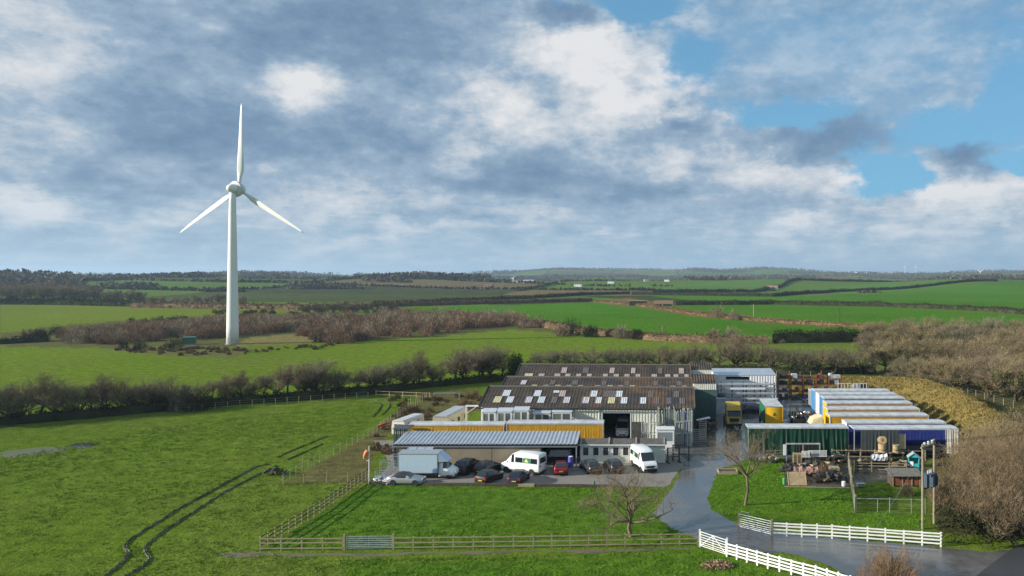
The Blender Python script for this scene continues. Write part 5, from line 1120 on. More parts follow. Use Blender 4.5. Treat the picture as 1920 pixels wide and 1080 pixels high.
def bar_gate(name, label, a, b, h, mat, nb=6, r=.028, diag=False, z0=.15, group='gates', sign=None):
    a, b = Vector(a), Vector(b); t = thing(name, label, 'gate', tuple(a), 0, group); d = b-a
    m = MB()
    for p in (Vector(), d): m.tube([p+Vector((0, 0, z0)), p+Vector((0, 0, z0+h))], r*1.25, 6)
    m.tube([d*.5+Vector((0, 0, z0)), d*.5+Vector((0, 0, z0+h))], r, 6)
    m.build('gate_frame', mat, t)
    for i in range(nb):
        z = z0+h*(i/(nb-1))**1.15; MB().tube([Vector((0, 0, z)), d+Vector((0, 0, z))], r, 6).build('bar', mat, t)
    if diag: MB().tube([Vector((0, 0, z0)), d*.5+Vector((0, 0, z0+h))], r, 6).build('brace', mat, t); MB().tube([d+Vector((0, 0, z0)), d*.5+Vector((0, 0, z0+h))], r, 6).build('brace', mat, t)
    for p in (-d.normalized()*.12, d+d.normalized()*.12): o = MB().box(-.075, .075, -.075, .075, -.1, z0+h+.2).build('gate_post', mat if mat is M_FWHITE else M_WOODG, t); o.location = p
    return t
# post-and-rail round the front lawn
rail_fence('rail_fence', 'dark timber rail fence slanting up the left side of the front lawn', [GV(488, 1031), GV(600, 962), GV(692, 896)], 21, 1.15, (.35, .72, 1.1), M_WOODG, M_WOODD, seed=2, side=1, jit=.03)
rail_fence('rail_fence', 'timber rail fence along the lawn front, left of the field gate', [GV(488, 1032), GV(644, 1031)], 4, 1.1, (.2, .68, 1.06), M_WOODG, M_WOODG, seed=3, jit=.02)
rail_fence('rail_fence', 'long timber rail fence along the lawn front, right of the field gate', [GV(737, 1030), GV(1000, 1027), GV(1308, 1022)], 16, 1.1, (.2, .62, 1.06), M_WOODG, M_WOODG, seed=4, jit=.02)
bar_gate('field_gate', 'galvanised field gate in the timber fence before the lawn', GV(648, 1031), GV(735, 1030), 1.05, M_GALV, 7, .026)
# white entrance fences
bar_gate('entrance_gate', 'white painted entrance gate with braces standing open by the drive', GV(1314, 1026), GV(1361, 1042), 1.25, M_FWHITE, 7, .03, True)
rail_fence('white_fence', 'white board fence along the near side of the drive', [GV(1363, 1044), GV(1440, 1066), GV(1530, 1090), GV(1617, 1118)], 12, 1.22, (.35, .62, .89, 1.18), M_FWHITE, M_FWHITE, .13, .03, .13, seed=5, jit=.05)
bar_gate('drive_gate', 'galvanised gate at the left end of the far white fence', GV(1387, 990), GV(1445, 1004), 1.2, M_GALV, 7, .028)
MB().tube([GV(1390, 990)+Vector((0, 0, 1.3)), GV(1390, 990)+Vector((0, 0, 1.62)), GV(1404, 993)+Vector((0, 0, 1.62)), GV(1404, 993)+Vector((0, 0, 1.3))], .03, 6).build('gate_loop', M_GALV, None)
_gl = bpy.data.objects['gate_loop']; tag(_gl, 'bent steel loop on top of the galvanised drive gate', 'latch')
rail_fence('white_fence', 'white board fence along the far side of the drive', [GV(1447, 1004), GV(1560, 1010), GV(1660, 1017), GV(1764, 1025)], 11, 1.25, (.30, .62, .94, 1.20), M_FWHITE, M_FWHITE, .13, .03, .13, seed=6, jit=.05)
def wire_fence(label, pix, n, h, seed=1, r=.05, mat=None, wires=(.3, .65, 1.0), name='wire_fence', tall=()):
    rnd = random.Random(seed); pts = [GV(*p) for p in pix]; A = pts[0].copy(); t = thing(name, label, 'fence', tuple(A), 0, 'post and wire fences')
    tot = sum((b-a).length for a, b in zip(pts[:-1], pts[1:])); P = []
    for a, b in zip(pts[:-1], pts[1:]): k = max(1, round(n*(b-a).length/tot)); P += [a.lerp(b, i/k)-A for i in range(k)]
    P.append(pts[-1]-A)
    for i, p in enumerate(P):
        hh = h*rnd.uniform(.92, 1.1)*(1.7 if i in tall else 1); MB().tube([p+Vector((0, 0, -.1)), p+Vector((rnd.uniform(-.04, .04), 0, hh))], r*rnd.uniform(.9, 1.2), 6).build('post', mat or M_WOODG, t)
    for z in wires: MB().tube([p+Vector((0, 0, z*h)) for p in P], .008, 3, cap=False).build('wire', M_GALV, t)
    return t
wire_fence('post and wire fence climbing along the right edge of the left field', [(532, 908), (555, 892), (600, 868), (650, 842), (700, 815), (745, 785), (775, 765), (800, 748)], 34, 1.25, 3, tall=(3, 26, 27))
wire_fence('short post and wire fence across the rough corner above the rail fence', [(530, 909), (570, 907), (612, 906), (652, 905), (690, 902)], 4, 1.2, 4)
wire_fence('post and wire fence along the foot of the left hedgerow', [(330, 774), (450, 763), (560, 756), (690, 746)], 16, 1.2, 5)
wire_fence('post and wire fence on the far side of the earth bank', [(1700, 706), (1760, 722), (1830, 744), (1900, 765)], 14, 1.3, 6)
wire_fence('post and wire fence behind the pipe racks', [(1340, 702), (1480, 706), (1560, 706)], 10, 1.3, 7)
rail_fence('paddock_rail', 'pale rail barrier at the top corner of the left field', [GV(705, 744), GV(806, 748)], 4, 1.2, (.5, 1.15), M_WOODP, M_WOODP, .10, .05, .07, seed=8)
def goal():
    x, y = G(813, 750); x2, _ = G(861, 750); w = x2-x; t = thing('football_goal', 'grey football goal frame at the field edge behind the caravans', 'goal', (x, y, 0))
    for xx in (0, w): MB().tube([(xx, 0, 0), (xx, 0, 1.35)], .06, 6).build('goal_post', M_GALV, t)
    MB().tube([(0, 0, 1.35), (w, 0, 1.35)], .06, 6).build('crossbar', M_GALV, t)
    m = MB()
    for i in range(9): m.tube([(w*i/8, 0, 1.33), (w*i/8, .9, 0)], .012, 3, cap=False)
    for i in range(5): m.tube([(0, .9*i/4, 1.33*(1-i/4)), (w, .9*i/4, 1.33*(1-i/4))], .012, 3, cap=False)
    m.build('net', M_GALV, t)
goal()
# sleepers that edge the car park
_s = thing('sleeper_edging', 'dark timber sleeper edging along the front of the car park', 'edging', tuple(GV(692, 909)), 0); _a, _b = GV(692, 909), GV(1160, 914); _n = 15
for i in range(_n):
    p, q = _a.lerp(_b, i/_n)-_a, _a.lerp(_b, (i+.985)/_n)-_a; MB().bar(p+Vector((0, random.Random(i).uniform(-.05, .05), .15)), q+Vector((0, random.Random(i+5).uniform(-.05, .05), .15+random.Random(i).uniform(-.03, .05))), .28, .34).build('sleeper', M_WOODD if i != 9 else M_WOODG, _s)
# ---------------------------------------------------------------- things about the car park
def shelter():
    t = thing('smoking_shelter', 'curved translucent shelter standing behind the box lorry', 'shelter', (-28.9, 92.3, .016)); L = 3.1; arc = [(math.cos(a)*1.05+1.05, math.sin(a)*1.0+2.1) for a in np.linspace(math.pi, 0, 10)]
    m = MB(); vs = [(x, y, z) for x in (0, L) for y, z in arc]; m.add(vs, [(i, i+1, 11+i, 10+i) for i in range(9)]); m.build('roof_panel', pm('polycarbonate', (.30, .36, .38), .2, var=.1), t)
    for i in range(4):
        x = L*i/3; MB().tube([(x, 0, 0)]+[(x, y, z) for y, z in arc]+[(x, 2.1, 0)], .045, 5).build('hoop', M_GALV, t)
shelter()
def windsock():
    p = GV(692, 908); t = thing('windsock_pole', 'white pole with an orange windsock at the left end of the car park', 'windsock', (p.x, p.y, 0))
    MB().tube([(0, 0, 0), (0, 0, 4.5)], [.07, .05], 8).build('pole', M_WHITE, t); bx('bracket', M_WHITE, t, -.3, .0, -.03, .03, 2.75, 2.81)
    m = MB(); ringn = 8; path = [((-.15, 0, 3.95), .24), ((-.34, 0, 3.7), .27), ((-.52, 0, 3.3), .22), ((-.56, 0, 2.95), .10)]
    m.tube([q for q, _ in path], [r for _, r in path], ringn); m.build('sock', pm('windsock orange', (.75, .22, .10), .7, var=.15), t)
windsock()
def cage(label, u, v, w, d, h, rz, mat=None):
    p = GV(u, v); t = thing('wire_cage', label, 'cage', (p.x, p.y, .016), rz, 'steel cages'); mat = mat or M_GALV; r = .025
    for x in (0, w):
        for y in (0, d): MB().tube([(x, y, 0), (x, y, h)], r, 5).build('leg', mat, t)
    m = MB()
    for z in (.15, h*.5, h): m.tube([(0, 0, z), (w, 0, z), (w, d, z), (0, d, z), (0, 0, z)], r, 4)
    m.build('frame', mat, t); g = MB()
    for i in range(1, 8): g.tube([(w*i/8, 0, .15), (w*i/8, 0, h)], .01, 3, cap=False); g.tube([(w*i/8, d, .15), (w*i/8, d, h)], .01, 3, cap=False)
    g.build('mesh', mat, t); return t
cage('steel mesh cage left of the box lorry', 712, 897, 1.6, 1.2, 1.9, .2); cage('steel mesh cage behind the windsock pole', 728, 884, 1.3, 1.1, 1.9, -.1); cage('low steel cage of scrap at the car park corner', 703, 905, 1.8, 1.0, 1.1, .3)
def scrap_heap(name, label, u, v, rx, ry, h, mats, n, seed, size=(.3, 1.2), cat='scrap'):
    rnd = random.Random(seed); p = GV(u, v); t = thing(name, label, cat, (p.x, p.y, .016))
    for i in range(n):
        a = rnd.uniform(0, 6.28); q = rnd.random()**.6; s = rnd.uniform(*size); m = Matrix.Translation((math.cos(a)*rx*q, math.sin(a)*ry*q, .1+h*(1-q)*rnd.uniform(.3, 1)+.15)) @ Matrix.Rotation(rnd.uniform(0, 6.28), 4, 'Z') @ Matrix.Rotation(rnd.uniform(-.7, .7), 4, 'X') @ Matrix.Rotation(rnd.uniform(-.5, .5), 4, 'Y')
        MB().box(-s/2, s/2, -s*rnd.uniform(.12, .4), s*.2, -.04, s*rnd.uniform(.04, .35), m).build(rnd.choice(('offcut', 'panel', 'bundle')), rnd.choice(mats), t)
    return t
scrap_heap('polythene_heap', 'heap of pale polythene and scrap behind the silver convertible', 716, 906, 1.2, .6, .6, [M_WHITE, M_GALV, M_TROOF], 14, 3)
scrap_heap('rubble_heap', 'rust-coloured heap on the rough slope beside the field fence', 720, 806, 1.0, .8, .6, [M_ORANGE, M_WOODD, M_WOODG], 14, 4)
# blue barrel, green bin, bins
def drum(name, label, u, v, r, h, mat, cat='barrel', extra=None):
    p = GV(u, v); t = thing(name, label, cat, (p.x, p.y, .016)); MB().lathe([(r*.95, 0), (r, .04), (r, h*.33), (r*1.04, h*.34), (r, h*.36), (r, h*.64), (r*1.04, h*.66), (r, h*.68), (r, h-.04), (r*.95, h)], 14).build('body', mat, t, smooth=False); MB().lathe([(r*.8, h), (r*.8, h+.03)], 14).build('lid', extra or mat, t); return t
drum('plastic_barrel', 'blue and white plastic barrel under the right shed post', 1070, 876, .33, 1.35, pm('barrel blue', (.10, .10, .42), .45), extra=M_WHITE)
drum('green_bottle', 'small green gas bottle on the gravel by the lawn edge', 1114, 910, .14, .5, pm('bottle green', (.03, .22, .12), .4), 'bottle')
drum('white_bucket', 'white bucket at the right corner of the junk pen', 1582, 912, .24, .55, M_WHITE, 'bucket')
drum('green_canister', 'bright green canister at the left corner of the junk pen', 1470, 908, .16, .7, pm('canister green', (.05, .42, .08), .4), 'canister')
bp = thing('screen_panel', 'dark ribbed screen left of the yellow trailers', 'screen', (-33.4, 101.2, 0), 0)
for i in range(7): bx('slat', M_CHASSIS if i % 2 else M_GREENW, bp, i*.28, i*.28+.22, 0, .06, 0, 3.7)
bx('frame_rail', M_DARK, bp, 0, 1.95, .062, .14, 3.4, 3.6); bx('lean_roof', M_GREYC, bp, -.1, 2.1, -.1, 2.4, 3.72, 3.82)
# ---------------------------------------------------------------- display units, stillages and racks before the workshop
def display(label, u0, u1, Y, h, doors, seed):
    x0, x1 = DX(u0, Y), DX(u1, Y); w = x1-x0; t = thing('display_unit', label, 'conservatory', (x0, Y, .016), 0, 'white window display units')
    m = MB()
    for x in (0, w-.1): m.box(x, x+.1, 0, .1, 0, h); m.box(x, x+.1, 1.3, 1.4, 0, h)
    m.box(0, w, 0, .1, h-.12, h); m.box(0, w, 1.3, 1.4, h-.12, h); m.box(0, w, 0, .1, 0, .2); m.build('frame', M_UPVC, t)
    MB().add([(-.05, -.05, h+.01), (w+.05, -.05, h+.01), (w+.05, 1.45, h+.35), (-.05, 1.45, h+.35)], [(0, 1, 2, 3)]).build('roof_glazing', pm('roof glazing', (.45, .50, .54), .2), t)
    n = doors
    for i in range(n): window(t, .12+(w-.24)*i/n+.02, .12+(w-.24)*(i+1)/n-.02, .22 if seed % 2 else h*.42, h-.14, .08, .09, gl=M_GLASSB if i % 2 else glass('display glass', (.16, .19, .16), .08))
    bx('rear_panel', M_UPVC, t, .1, w-.1, 1.28, 1.295, .0, h-.13)
    if not seed % 2: bx('lower_panel', M_UPVC, t, .1, w-.1, .02, .06, .2, h*.42)
    return t
display('white glazed display unit at the left end of the workshop front', 904, 929, 108.6, 4.6, 2, 1); display('pair of white glazed doors on show left of centre', 932, 960, 108.4, 4.7, 2, 2); display('white bay with two dark windows in the display row', 963, 991, 108.2, 4.9, 2, 4)
display('white wide display window right of the bay', 1001, 1032, 109.0, 4.4, 2, 6); display('rightmost white display window before the shaded wall', 1035, 1072, 109.0, 4.5, 2, 8)
bx_ = thing('display_canopy', 'white canopy frame jutting from the workshop left gable', 'canopy', (-26.3, 112.5, 0))
for x in (0, 2.6): bx('post', M_UPVC, bx_, x, x+.12, 0, .12, 0, 4.7)
bx('beam', M_UPVC, bx_, 0, 2.72, 0.01, .11, 4.7, 4.95); MB().bar((.06, .06, 3.6), (1.6, .06, 4.7), .08).build('brace', M_UPVC, bx_)
def stillage(label, u0, v0, w, h, tiers, n, seed, mats, Y=None):
    rnd = random.Random(seed); p = GV(u0, v0); t = thing('frame_stillage', label, 'rack', (p.x, p.y, .016), 0, 'racks of window frames before the workshop'); d = 1.1
    M_S = pm('stillage paint', (.50, .54, .46), .55, var=.15)
    for x in (0, w):
        for y in (0, d): bx('upright', M_S, t, x-.05, x+.05, y-.05, y+.05, 0, h)
    for z in [h*i/tiers for i in range(tiers)]:
        m = MB(); m.box(0.05, w-.05, -.04, .04, z+.05, z+.13); m.box(.05, w-.05, d-.04, d+.04, z+.05, z+.13); m.build('shelf_rail', M_S, t)
        for i in range(n):
            x = .12+(w-.24)*(i+.5)/n; hh = h/tiers*rnd.uniform(.7, .95); le = rnd.uniform(-.06, .08); m = MB(); f = .055
            m.bar((x, .05, z+.14), (x+le, .05, z+.14+hh), f); m.bar((x, d-.1, z+.14), (x+le, d-.1, z+.14+hh), f); m.bar((x+le, .05, z+.14+hh), (x+le, d-.1, z+.14+hh), f, up=(1, 0, 0)); m.bar((x, .05, z+.17), (x, d-.1, z+.17), f, up=(1, 0, 0))
            fo = m.build('window_frame', rnd.choice(mats), t)
            MB().add([(x+.012, .08, z+.16), (x+le+.012, .08, z+.1+hh), (x+le+.012, d-.13, z+.1+hh), (x+.012, d-.13, z+.16)], [(0, 1, 2, 3)]).build('pane', M_GLASSB, fo)
    return t
_ms = [M_UPVC, M_UPVC, M_UPVC, pm('pale green upvc', (.52, .60, .52), .4)]
stillage('tall rack of white window frames against the workshop wall', 1203, 836, 1.0, 3.2, 2, 4, 1, _ms); stillage('rack of white window frames in three tiers left of the white kiosk', 1217, 836, 1.1, 4.6, 3, 4, 2, _ms)
stillage('tall rack of window frames behind the white kiosk', 1234, 833, 2.3, 5.3, 2, 7, 3, _ms); stillage('rack of blue-wrapped window frames right of the white kiosk', 1266, 836, 1.1, 5.0, 3, 4, 4, _ms+[pm('blue wrap', (.12, .11, .42), .5)]); stillage('outermost tall rack of window frames by the workshop corner', 1281, 836, 1.2, 5.2, 3, 5, 5, _ms+[pm('blue wrap', (.12, .11, .42), .5)])
def kiosk():
    p = GV(1231, 842); t = thing('sales_kiosk', 'white kiosk with one wide window among the racks', 'kiosk', (p.x, p.y, .016)); w, h = 2.5, 2.7
    bx('left_wall', M_WHITE, t, 0, .12, 0, 1.8, 0, h); bx('right_wall', M_WHITE, t, w-.12, w, 0, 1.8, 0, h); bx('front_lower', M_WHITE, t, .12, w-.12, 0.01, .1, 0, 1.0); bx('front_upper', M_WHITE, t, .12, w-.12, .01, .1, h-.3, h); bx('rear_wall', M_WHITE, t, .12, w-.12, 1.7, 1.79, 0, h)
    window(t, .14, w-.14, 1.0, h-.3, .06, .07, gl=glass('kiosk glass', (.22, .26, .28), .08), bars=0); bx('roof', M_UPVC, t, -.08, w+.08, -.08, 1.9, h, h+.12)
kiosk()
def slat_crate(label, u, v, w, d, h, n, rz=0):
    p = GV(u, v); t = thing('slatted_crate', label, 'crate', (p.x, p.y, .016), rz, 'slatted timber crates')
    for x in (0, w):
        for y in (0, d): bx('corner_post', M_WOODG, t, x-.05, x+.05, y-.05, y+.05, 0, h)
    for i in range(n): z = .12+(h-.24)*i/(n-1); bx('slat', pm('bleached slat', (.46, .45, .40), .8, var=.15), t, -.04, w+.04, -.085, -.052, z-.05, z+.05)
    bx('base', M_WOODD, t, .05, w-.05, .05, d-.05, .05, .15)
slat_crate('pale slatted crate at the outer end of the frame racks', 1297, 830, 2.1, 1.2, 2.0, 7); slat_crate('taller slatted crate behind the end of the frame racks', 1312, 824, 1.0, 1.0, 2.8, 9)
def trestle(label, u, v, w, rz, sheet=None):
    p = GV(u, v); t = thing('loading_trestle', label, 'trestle', (p.x, p.y, .016), rz, 'trestles by the drive')
    for x in (0, w): bx('upright', M_WOODD, t, x-.08, x+.08, -.08, .08, 0, 2.0); bx('foot', M_WOODD, t, x-.1, x+.1, -.6, .6, 0, .12)
    for z in (.7, 1.3, 1.85): bx('cross_rail', M_WOODD if z != 1.3 else M_GALV, t, .08, w-.08, -.05, .05, z, z+.1)
    return t
trestle('dark trestle beside the drive end of the office', 1262, 862, 2.1, 0); trestle('dark trestle nearest the drive behind the parked minibus', 1252, 868, 1.6, .3)
lw = thing('sheet_trolley', 'trolley with a leaning white sheet by the workshop corner', 'trolley', tuple(GV(1306, 812)), .1)
bx('bed', M_DARK, lw, 0, 2.2, 0, 1.1, .4, .55)
for x in (.3, 1.9): wheel(lw, x, .15, .2, .1); wheel(lw, x, .95, .2, .1)
MB().bar((.1, .5, 1.9), (2.2, .5, 2.3), 1.1, .08).build('white_sheet', M_WHITE, lw); bx('support', M_DARK, lw, .4, .55, .45, .6, .55, 1.95); bx('support', M_DARK, lw, 1.7, 1.85, .45, .6, .55, 2.2)
# ---------------------------------------------------------------- far side of the yard
def store():
    Y = 141.0; x0, x1 = DX(1340, Y), DX(1455, Y); w = x1-x0; t = thing('white_store', 'white clad store with an open dark slot behind the pipe racks', 'building', (x0, Y, 0)); h = 5.55
    a, b = DX(1361, Y)-x0, DX(1405, Y)-x0; z0, z1 = 4.65, 5.25
    m = MB()
    for (p, q, r_, s) in ((0, w, 0, z0), (0, a, z0, z1), (b, w, z0, z1), (0, w, z1, h)): k = ribbed(p, q, 0, r_, s, .5, .04); m.add(k.v, k.f)
    m.build('front_wall', M_WHITE, t); bx('slot_back', M_DARK, t, a-.3, b+.3, 1.5, 1.6, z0-.3, z1+.2); bx('slot_sill', M_WHITE, t, a, b, .01, 1.5, z0-.08, z0)
    bx('side_wall', M_WHITE, t, 0, .1, .05, 6, 0, h); bx('side_wall', M_WHITE, t, w-.1, w, .05, 6, 0, h); bx('rear_wall', M_WHITE, t, .1, w-.1, 5.9, 6, 0, h)
    MB().add([(-.1, -.1, h), (w+.1, -.1, h), (w+.1, 6.1, h+.5), (-.1, 6.1, h+.5)], [(0, 1, 2, 3)]).build('roof', M_SILVER, t)
    for i in range(5): x = w*(.1+.18*i); bx('upright', M_DARK, t, x, x+.14, -.12, -.05, 0, 4.3)
store()
def pipe_rack():
    Y = 136.5; x0, x1 = DX(1345, Y), DX(1456, Y); w = x1-x0; t = thing('pipe_rack', 'tall rack stacked with long pale aluminium lengths before the white store', 'rack', (x0, Y, .016)); rnd = random.Random(4)
    for i in range(5):
        x = .2+(w-.4)*i/4; bx('column', M_CHASSIS, t, x-.08, x+.08, .9, 1.06, 0, 4.6)
        for z in (.8, 1.7, 2.6, 3.5, 4.3): bx('arm', M_CHASSIS, t, x-.05, x+.05, -.2, .9, z-.1, z)
    for z, nn in ((.8, 6), (1.7, 7), (2.6, 6), (3.5, 7), (4.3, 5)):
        for j in range(nn):
            a, b = rnd.uniform(-.2, w*.25), w-rnd.uniform(-.3, w*.2); y = -.15+j*.17; hh = rnd.uniform(.12, .42)
            bx('length', rnd.choice([M_ALU, M_ALU, M_UPVC, M_GALV, M_TROOF]), t, a, b, y, y+.14, z+.005, z+hh)
pipe_rack()
for i, (u, v, w, h, lab) in enumerate(((1341, 776, 1.9, 2.6, 'white cabinet at the left foot of the pipe rack'), (1353, 770, 1.5, 3.2, 'rounded grey tank beside the white cabinet'))):
    p = GV(u, v); t = thing('storage_cabinet' if i == 0 else 'grey_tank', lab, 'cabinet' if i == 0 else 'tank', (p.x, p.y, .016))
    if i == 0: bx('carcass', M_TROOF, t, 0, w, 0, 1.2, 0, h); bx('door', M_TROOF, t, .05, w/2-.02, -.04, -.004, .1, h-.1); bx('door', M_TROOF, t, w/2+.02, w-.05, -.04, -.004, .1, h-.1); bx('top', M_GALV, t, -.03, w+.03, -.03, 1.23, h+.002, h+.05)
    else: MB().lathe([(.75, 0), (.8, .1), (.8, h-.4), (.6, h-.1), (.15, h)], 16).build('shell', M_GREYC, t, smooth=True); MB().lathe([(.15, h), (.15, h+.15)], 10).build('cap', M_GALV, t)
car('parked_car', 'dark car parked under the pipe rack beside the yellow tractor', (20.0, 132.5, .016), R(4), SALOON, NAVY, (1.4, -1.4), (3, 7, [(4, 5), (5, 6)]))
M_NAVYBOX = pm('navy crate', (.03, .04, .10), .6)
def pallet_rack():
    Y = 146.5; x0 = DX(1460, Y); x1 = DX(1578, Y); w = x1-x0; t = thing('pallet_rack', 'rusty orange pallet racking full of dark stock at the back of the yard', 'rack', (x0, Y, .016)); rnd = random.Random(8); n = 5; bay = w/n
    for i in range(n+1):
        for y in (0, 1.3): bx('upright', M_ORANGE, t, bay*i-.09, bay*i+.09, y, y+.12, 0, 4.7)
    for i in range(n):
        for z in (1.5, 2.9, 4.1):
            bx('beam', M_ORANGE, t, bay*i+.09, bay*(i+1)-.09, 0, .1, z-.14, z); bx('beam', M_ORANGE, t, bay*i+.09, bay*(i+1)-.09, 1.32, 1.42, z-.14, z)
        for z in (0, 1.5, 2.9, 4.1):
            x = bay*i+.15
            while x < bay*(i+1)-.5:
                ww = rnd.uniform(.4, 1.1); hh = rnd.uniform(.25, .95)
                if x+ww < bay*(i+1)-.1: bx('stock', rnd.choice([M_CHASSIS, M_GREYC, M_WOODD, M_GREYC, M_DARK, M_NAVYBOX, M_CHASSIS, M_ORANGE, M_TROOF]), t, x, x+ww, .08, 1.2, z+.01, z+hh)
                x += ww+.06
pallet_rack()
for i, (u, lab) in enumerate(((1571, 'white steel frame stand, left of the pair at the back of the yard'), (1600, 'white steel frame stand holding pale bags at the back of the yard'))):
    Y = 141; x = DX(u, Y); t = thing('frame_stand', lab, 'stand', (x, Y, .016), 0, 'white frame stands')
    for k in range(5): bx('upright', M_UPVC, t, k*.62, k*.62+.07, 0, .07, 0, 3.9)
    bx('top_rail', M_UPVC, t, 0, 2.55, -.01, .08, 3.9, 3.98)
    bx('mid_rail', M_UPVC, t, 0, 2.55, .072, .12, 2.4, 2.48)
    if i: bx('bag', M_TROOF, t, .1, 1.2, .15, .9, 2.9, 3.6); bx('bag', M_CHASSIS, t, 1.3, 2.4, .15, .9, 2.9, 3.7); bx('deck', M_GALV, t, 0, 2.5, .13, 1.0, 2.8, 2.88)
def forklift():
    t = thing('forklift', 'dark forklift with raised mast in the middle of the yard', 'forklift', (25.5, 121.5, .016), R(200))
    bx('body', pm('forklift paint', (.10, .10, .09), .5, var=.2), t, -1.1, .6, -.55, .55, .3, 1.1); bx('counterweight', M_CHASSIS, t, -1.35, -1.1, -.5, .5, .3, 1.3); bx('seat', M_TRIM, t, -.6, -.1, -.25, .25, 1.1, 1.5)
    for x, y in ((-.9, -.5), (-.9, .45), (.45, -.5), (.45, .45)): bx('guard_post', M_DARK, t, x, x+.06, y, y+.06, 1.1, 2.2)
    bx('guard_roof', M_DARK, t, -.95, .55, -.52, .53, 2.2, 2.28)
    for y in (-.4, .32): bx('mast', M_GALV, t, .75, .87, y, y+.09, .1, 3.0); bx('fork', M_GALV, t, .9, 2.0, y, y+.1, .15, .2)
    bx('carriage', M_DARK, t, .87, .92, -.45, .45, .2, 1.1)
    for x in (-.8, .45):
        for y in (-.55, .55): wheel(t, x, y, .3, .2)
forklift()
_M = [M_CHASSIS, M_GALV, M_ORANGE, M_WOODD, M_GREYC, M_WHITE]
scrap_heap('machine_heap', 'heap of dismantled machinery behind the green curtain trailer', 1512, 786, 2.4, 1.6, 1.6, _M, 38, 5, (.3, 1.1)); scrap_heap('crate_heap', 'small heap of engine parts beside the yellow box lorry', 1487, 784, .9, .7, .8, _M, 14, 6, (.3, .8)); scrap_heap('tyre_heap', 'dark heap of stock against the rear racking', 1520, 752, 2.2, 1.4, 1.4, [M_CHASSIS, M_GREENW, M_WOODD, M_TROOF, M_BLUE], 26, 7, (.4, 1.2)); scrap_heap('pallet_heap', 'dark stack of scrap beside the workshop right wall', 1325, 800, 1.4, 3.0, 1.4, [M_CHASSIS, M_GREENW, M_WOODD, M_ORANGE], 30, 8, (.5, 1.3))
# leaning panels, dinghy and reels beside the rank
t = thing('leaning_frames', 'bundle of grey metal frames leaning on the earth bank', 'frames', tuple(GV(1798, 842)), -.2)
for i in range(9): MB().bar((.12*i, .34*i*.3, .1), (.12*i+1.9, .34*i*.3+1.6, 2.4), .06, .12).build('frame_bar', M_GALV if i % 3 else M_CHASSIS, t)
MB().bar((0, .0, .1), (1.1, .9, .15), .08).build('cross_bar', M_GALV, t)
p = GV(1804, 857); t = thing('dinghy', 'small white dinghy lying by the end of the trailers', 'boat', (p.x, p.y, .016), .25); m = MB(); hull = [(0, 0, .25), (.5, .38, .1), (1.3, .48, .05), (2.1, .42, .08), (2.5, .3, .12)]
ringv = []
for x, w, z in hull: ringv += [(x, -w, .55), (x, -w*.7, z), (x, w*.7, z), (x, w, .55)]
m.add(ringv, [(i*4+j, i*4+j+1, i*4+j+5, i*4+j+4) for i in range(4) for j in range(3)]+[(16, 17, 18, 19)]); m.build('hull', M_WHITE, t); bx('thwart', M_WOODG, t, 1.1, 1.35, -.44, .44, .4, .44); bx('gunwale', M_TROOF, t, .5, 2.5, -.46, -.40, .55, .6); bx('gunwale', M_TROOF, t, .5, 2.5, .40, .46, .55, .6)
pf = thing('loading_platform', 'low dark timber platform under the straw bales', 'platform', (DX(1640, 98.9), 98.2, .016))
for i in range(9): bx('deck_board', M_WOODD if i % 2 else M_WOODG, pf, i*.42, i*.42+.39, 0, 1.4, 1.1, 1.18)
for x in (.1, 1.8, 3.5):
    for y in (.05, 1.25): bx('leg', M_WOODD, pf, x, x+.12, y, y+.12, 0, 1.1)
M_HAY = pm('straw', (.42, .32, .18), .9, var=.25, scale=6, bump=.4)
def reel(label, u, v, r, h, lying=False, z=0.0, nm='cable_drum', cat='drum'):
    p = Vector((DX(u, 98.9), 98.9, 0)); t = thing(nm, label, cat, (p.x, p.y, 1.2+z)); m = Matrix.Translation((0, 0, r)) @ Matrix.Rotation(R(78), 4, 'X') @ Matrix.Translation((0, 0, -h/2)) if lying else None
    MB().lathe([(r, 0), (r, .1), (r*.93, .11), (r*.93, h-.11), (r, h-.1), (r, h)], 18, m).build('barrel', M_HAY, t); MB().lathe([(r*.9, h), (r*.9, h+.02), (r*.45, h+.03), (r*.42, h+.0)], 18, m).build('face', pm('straw face', (.50, .36, .20), .9, var=.2), t)
    MB().lathe([(r*1.01, h*.3), (r*1.02, h*.33), (r*1.01, h*.36)], 18, m).build('band', M_WOODD, t)
reel('round straw bale standing before the half-drawn curtain', 1654, 852, .55, 1.0); reel('round straw bale lying on top of the standing one', 1654, 851, .52, .85, True, 1.01, 'straw_bale', 'bale'); reel('shorter tan drum right of the stacked bales', 1679, 853, .55, .95)
# ---------------------------------------------------------------- junk pen and paddocks on the right
sheet('pen_floor', [(1470, 857), (1595, 858), (1592, 915), (1472, 911)], .019, M_DARKGROUND); sheet('paddock_floor', [(1600, 862), (1735, 862), (1737, 898), (1700, 908), (1650, 902), (1602, 908)], .019, M_DARKGROUND, ragged=.15); sheet('paddock_grass', [(1598, 880), (1737, 880), (1738, 962), (1606, 958)], .0165, grass_mat('paddock turf', None, (.095, .165, .02), (.13, .16, .03), .6, .8, 1.6))  # dark ground under the pen and the rear half of the paddock
rail_fence('pen_fence', 'weathered rail fence in front of the green curtain trailer', [GV(1390, 864), GV(1475, 860)], 4, 1.2, (.4, .8, 1.15), M_WOODG, M_WOODG, seed=11, jit=.05)
rail_fence('pen_fence', 'weathered rail fence below the open grey-roofed trailer', [GV(1560, 862), GV(1640, 863), GV(1735, 864)], 6, 1.4, (.5, 1.3), M_WOODG, M_WOODG, .13, seed=12, jit=.05)
rail_fence('pen_fence', 'low rail fence across the middle of the paddock', [GV(1602, 884), GV(1700, 886)], 3, 1.2, (.35, .75, 1.1), M_WOODG, M_WOODG, seed=13, jit=.05)
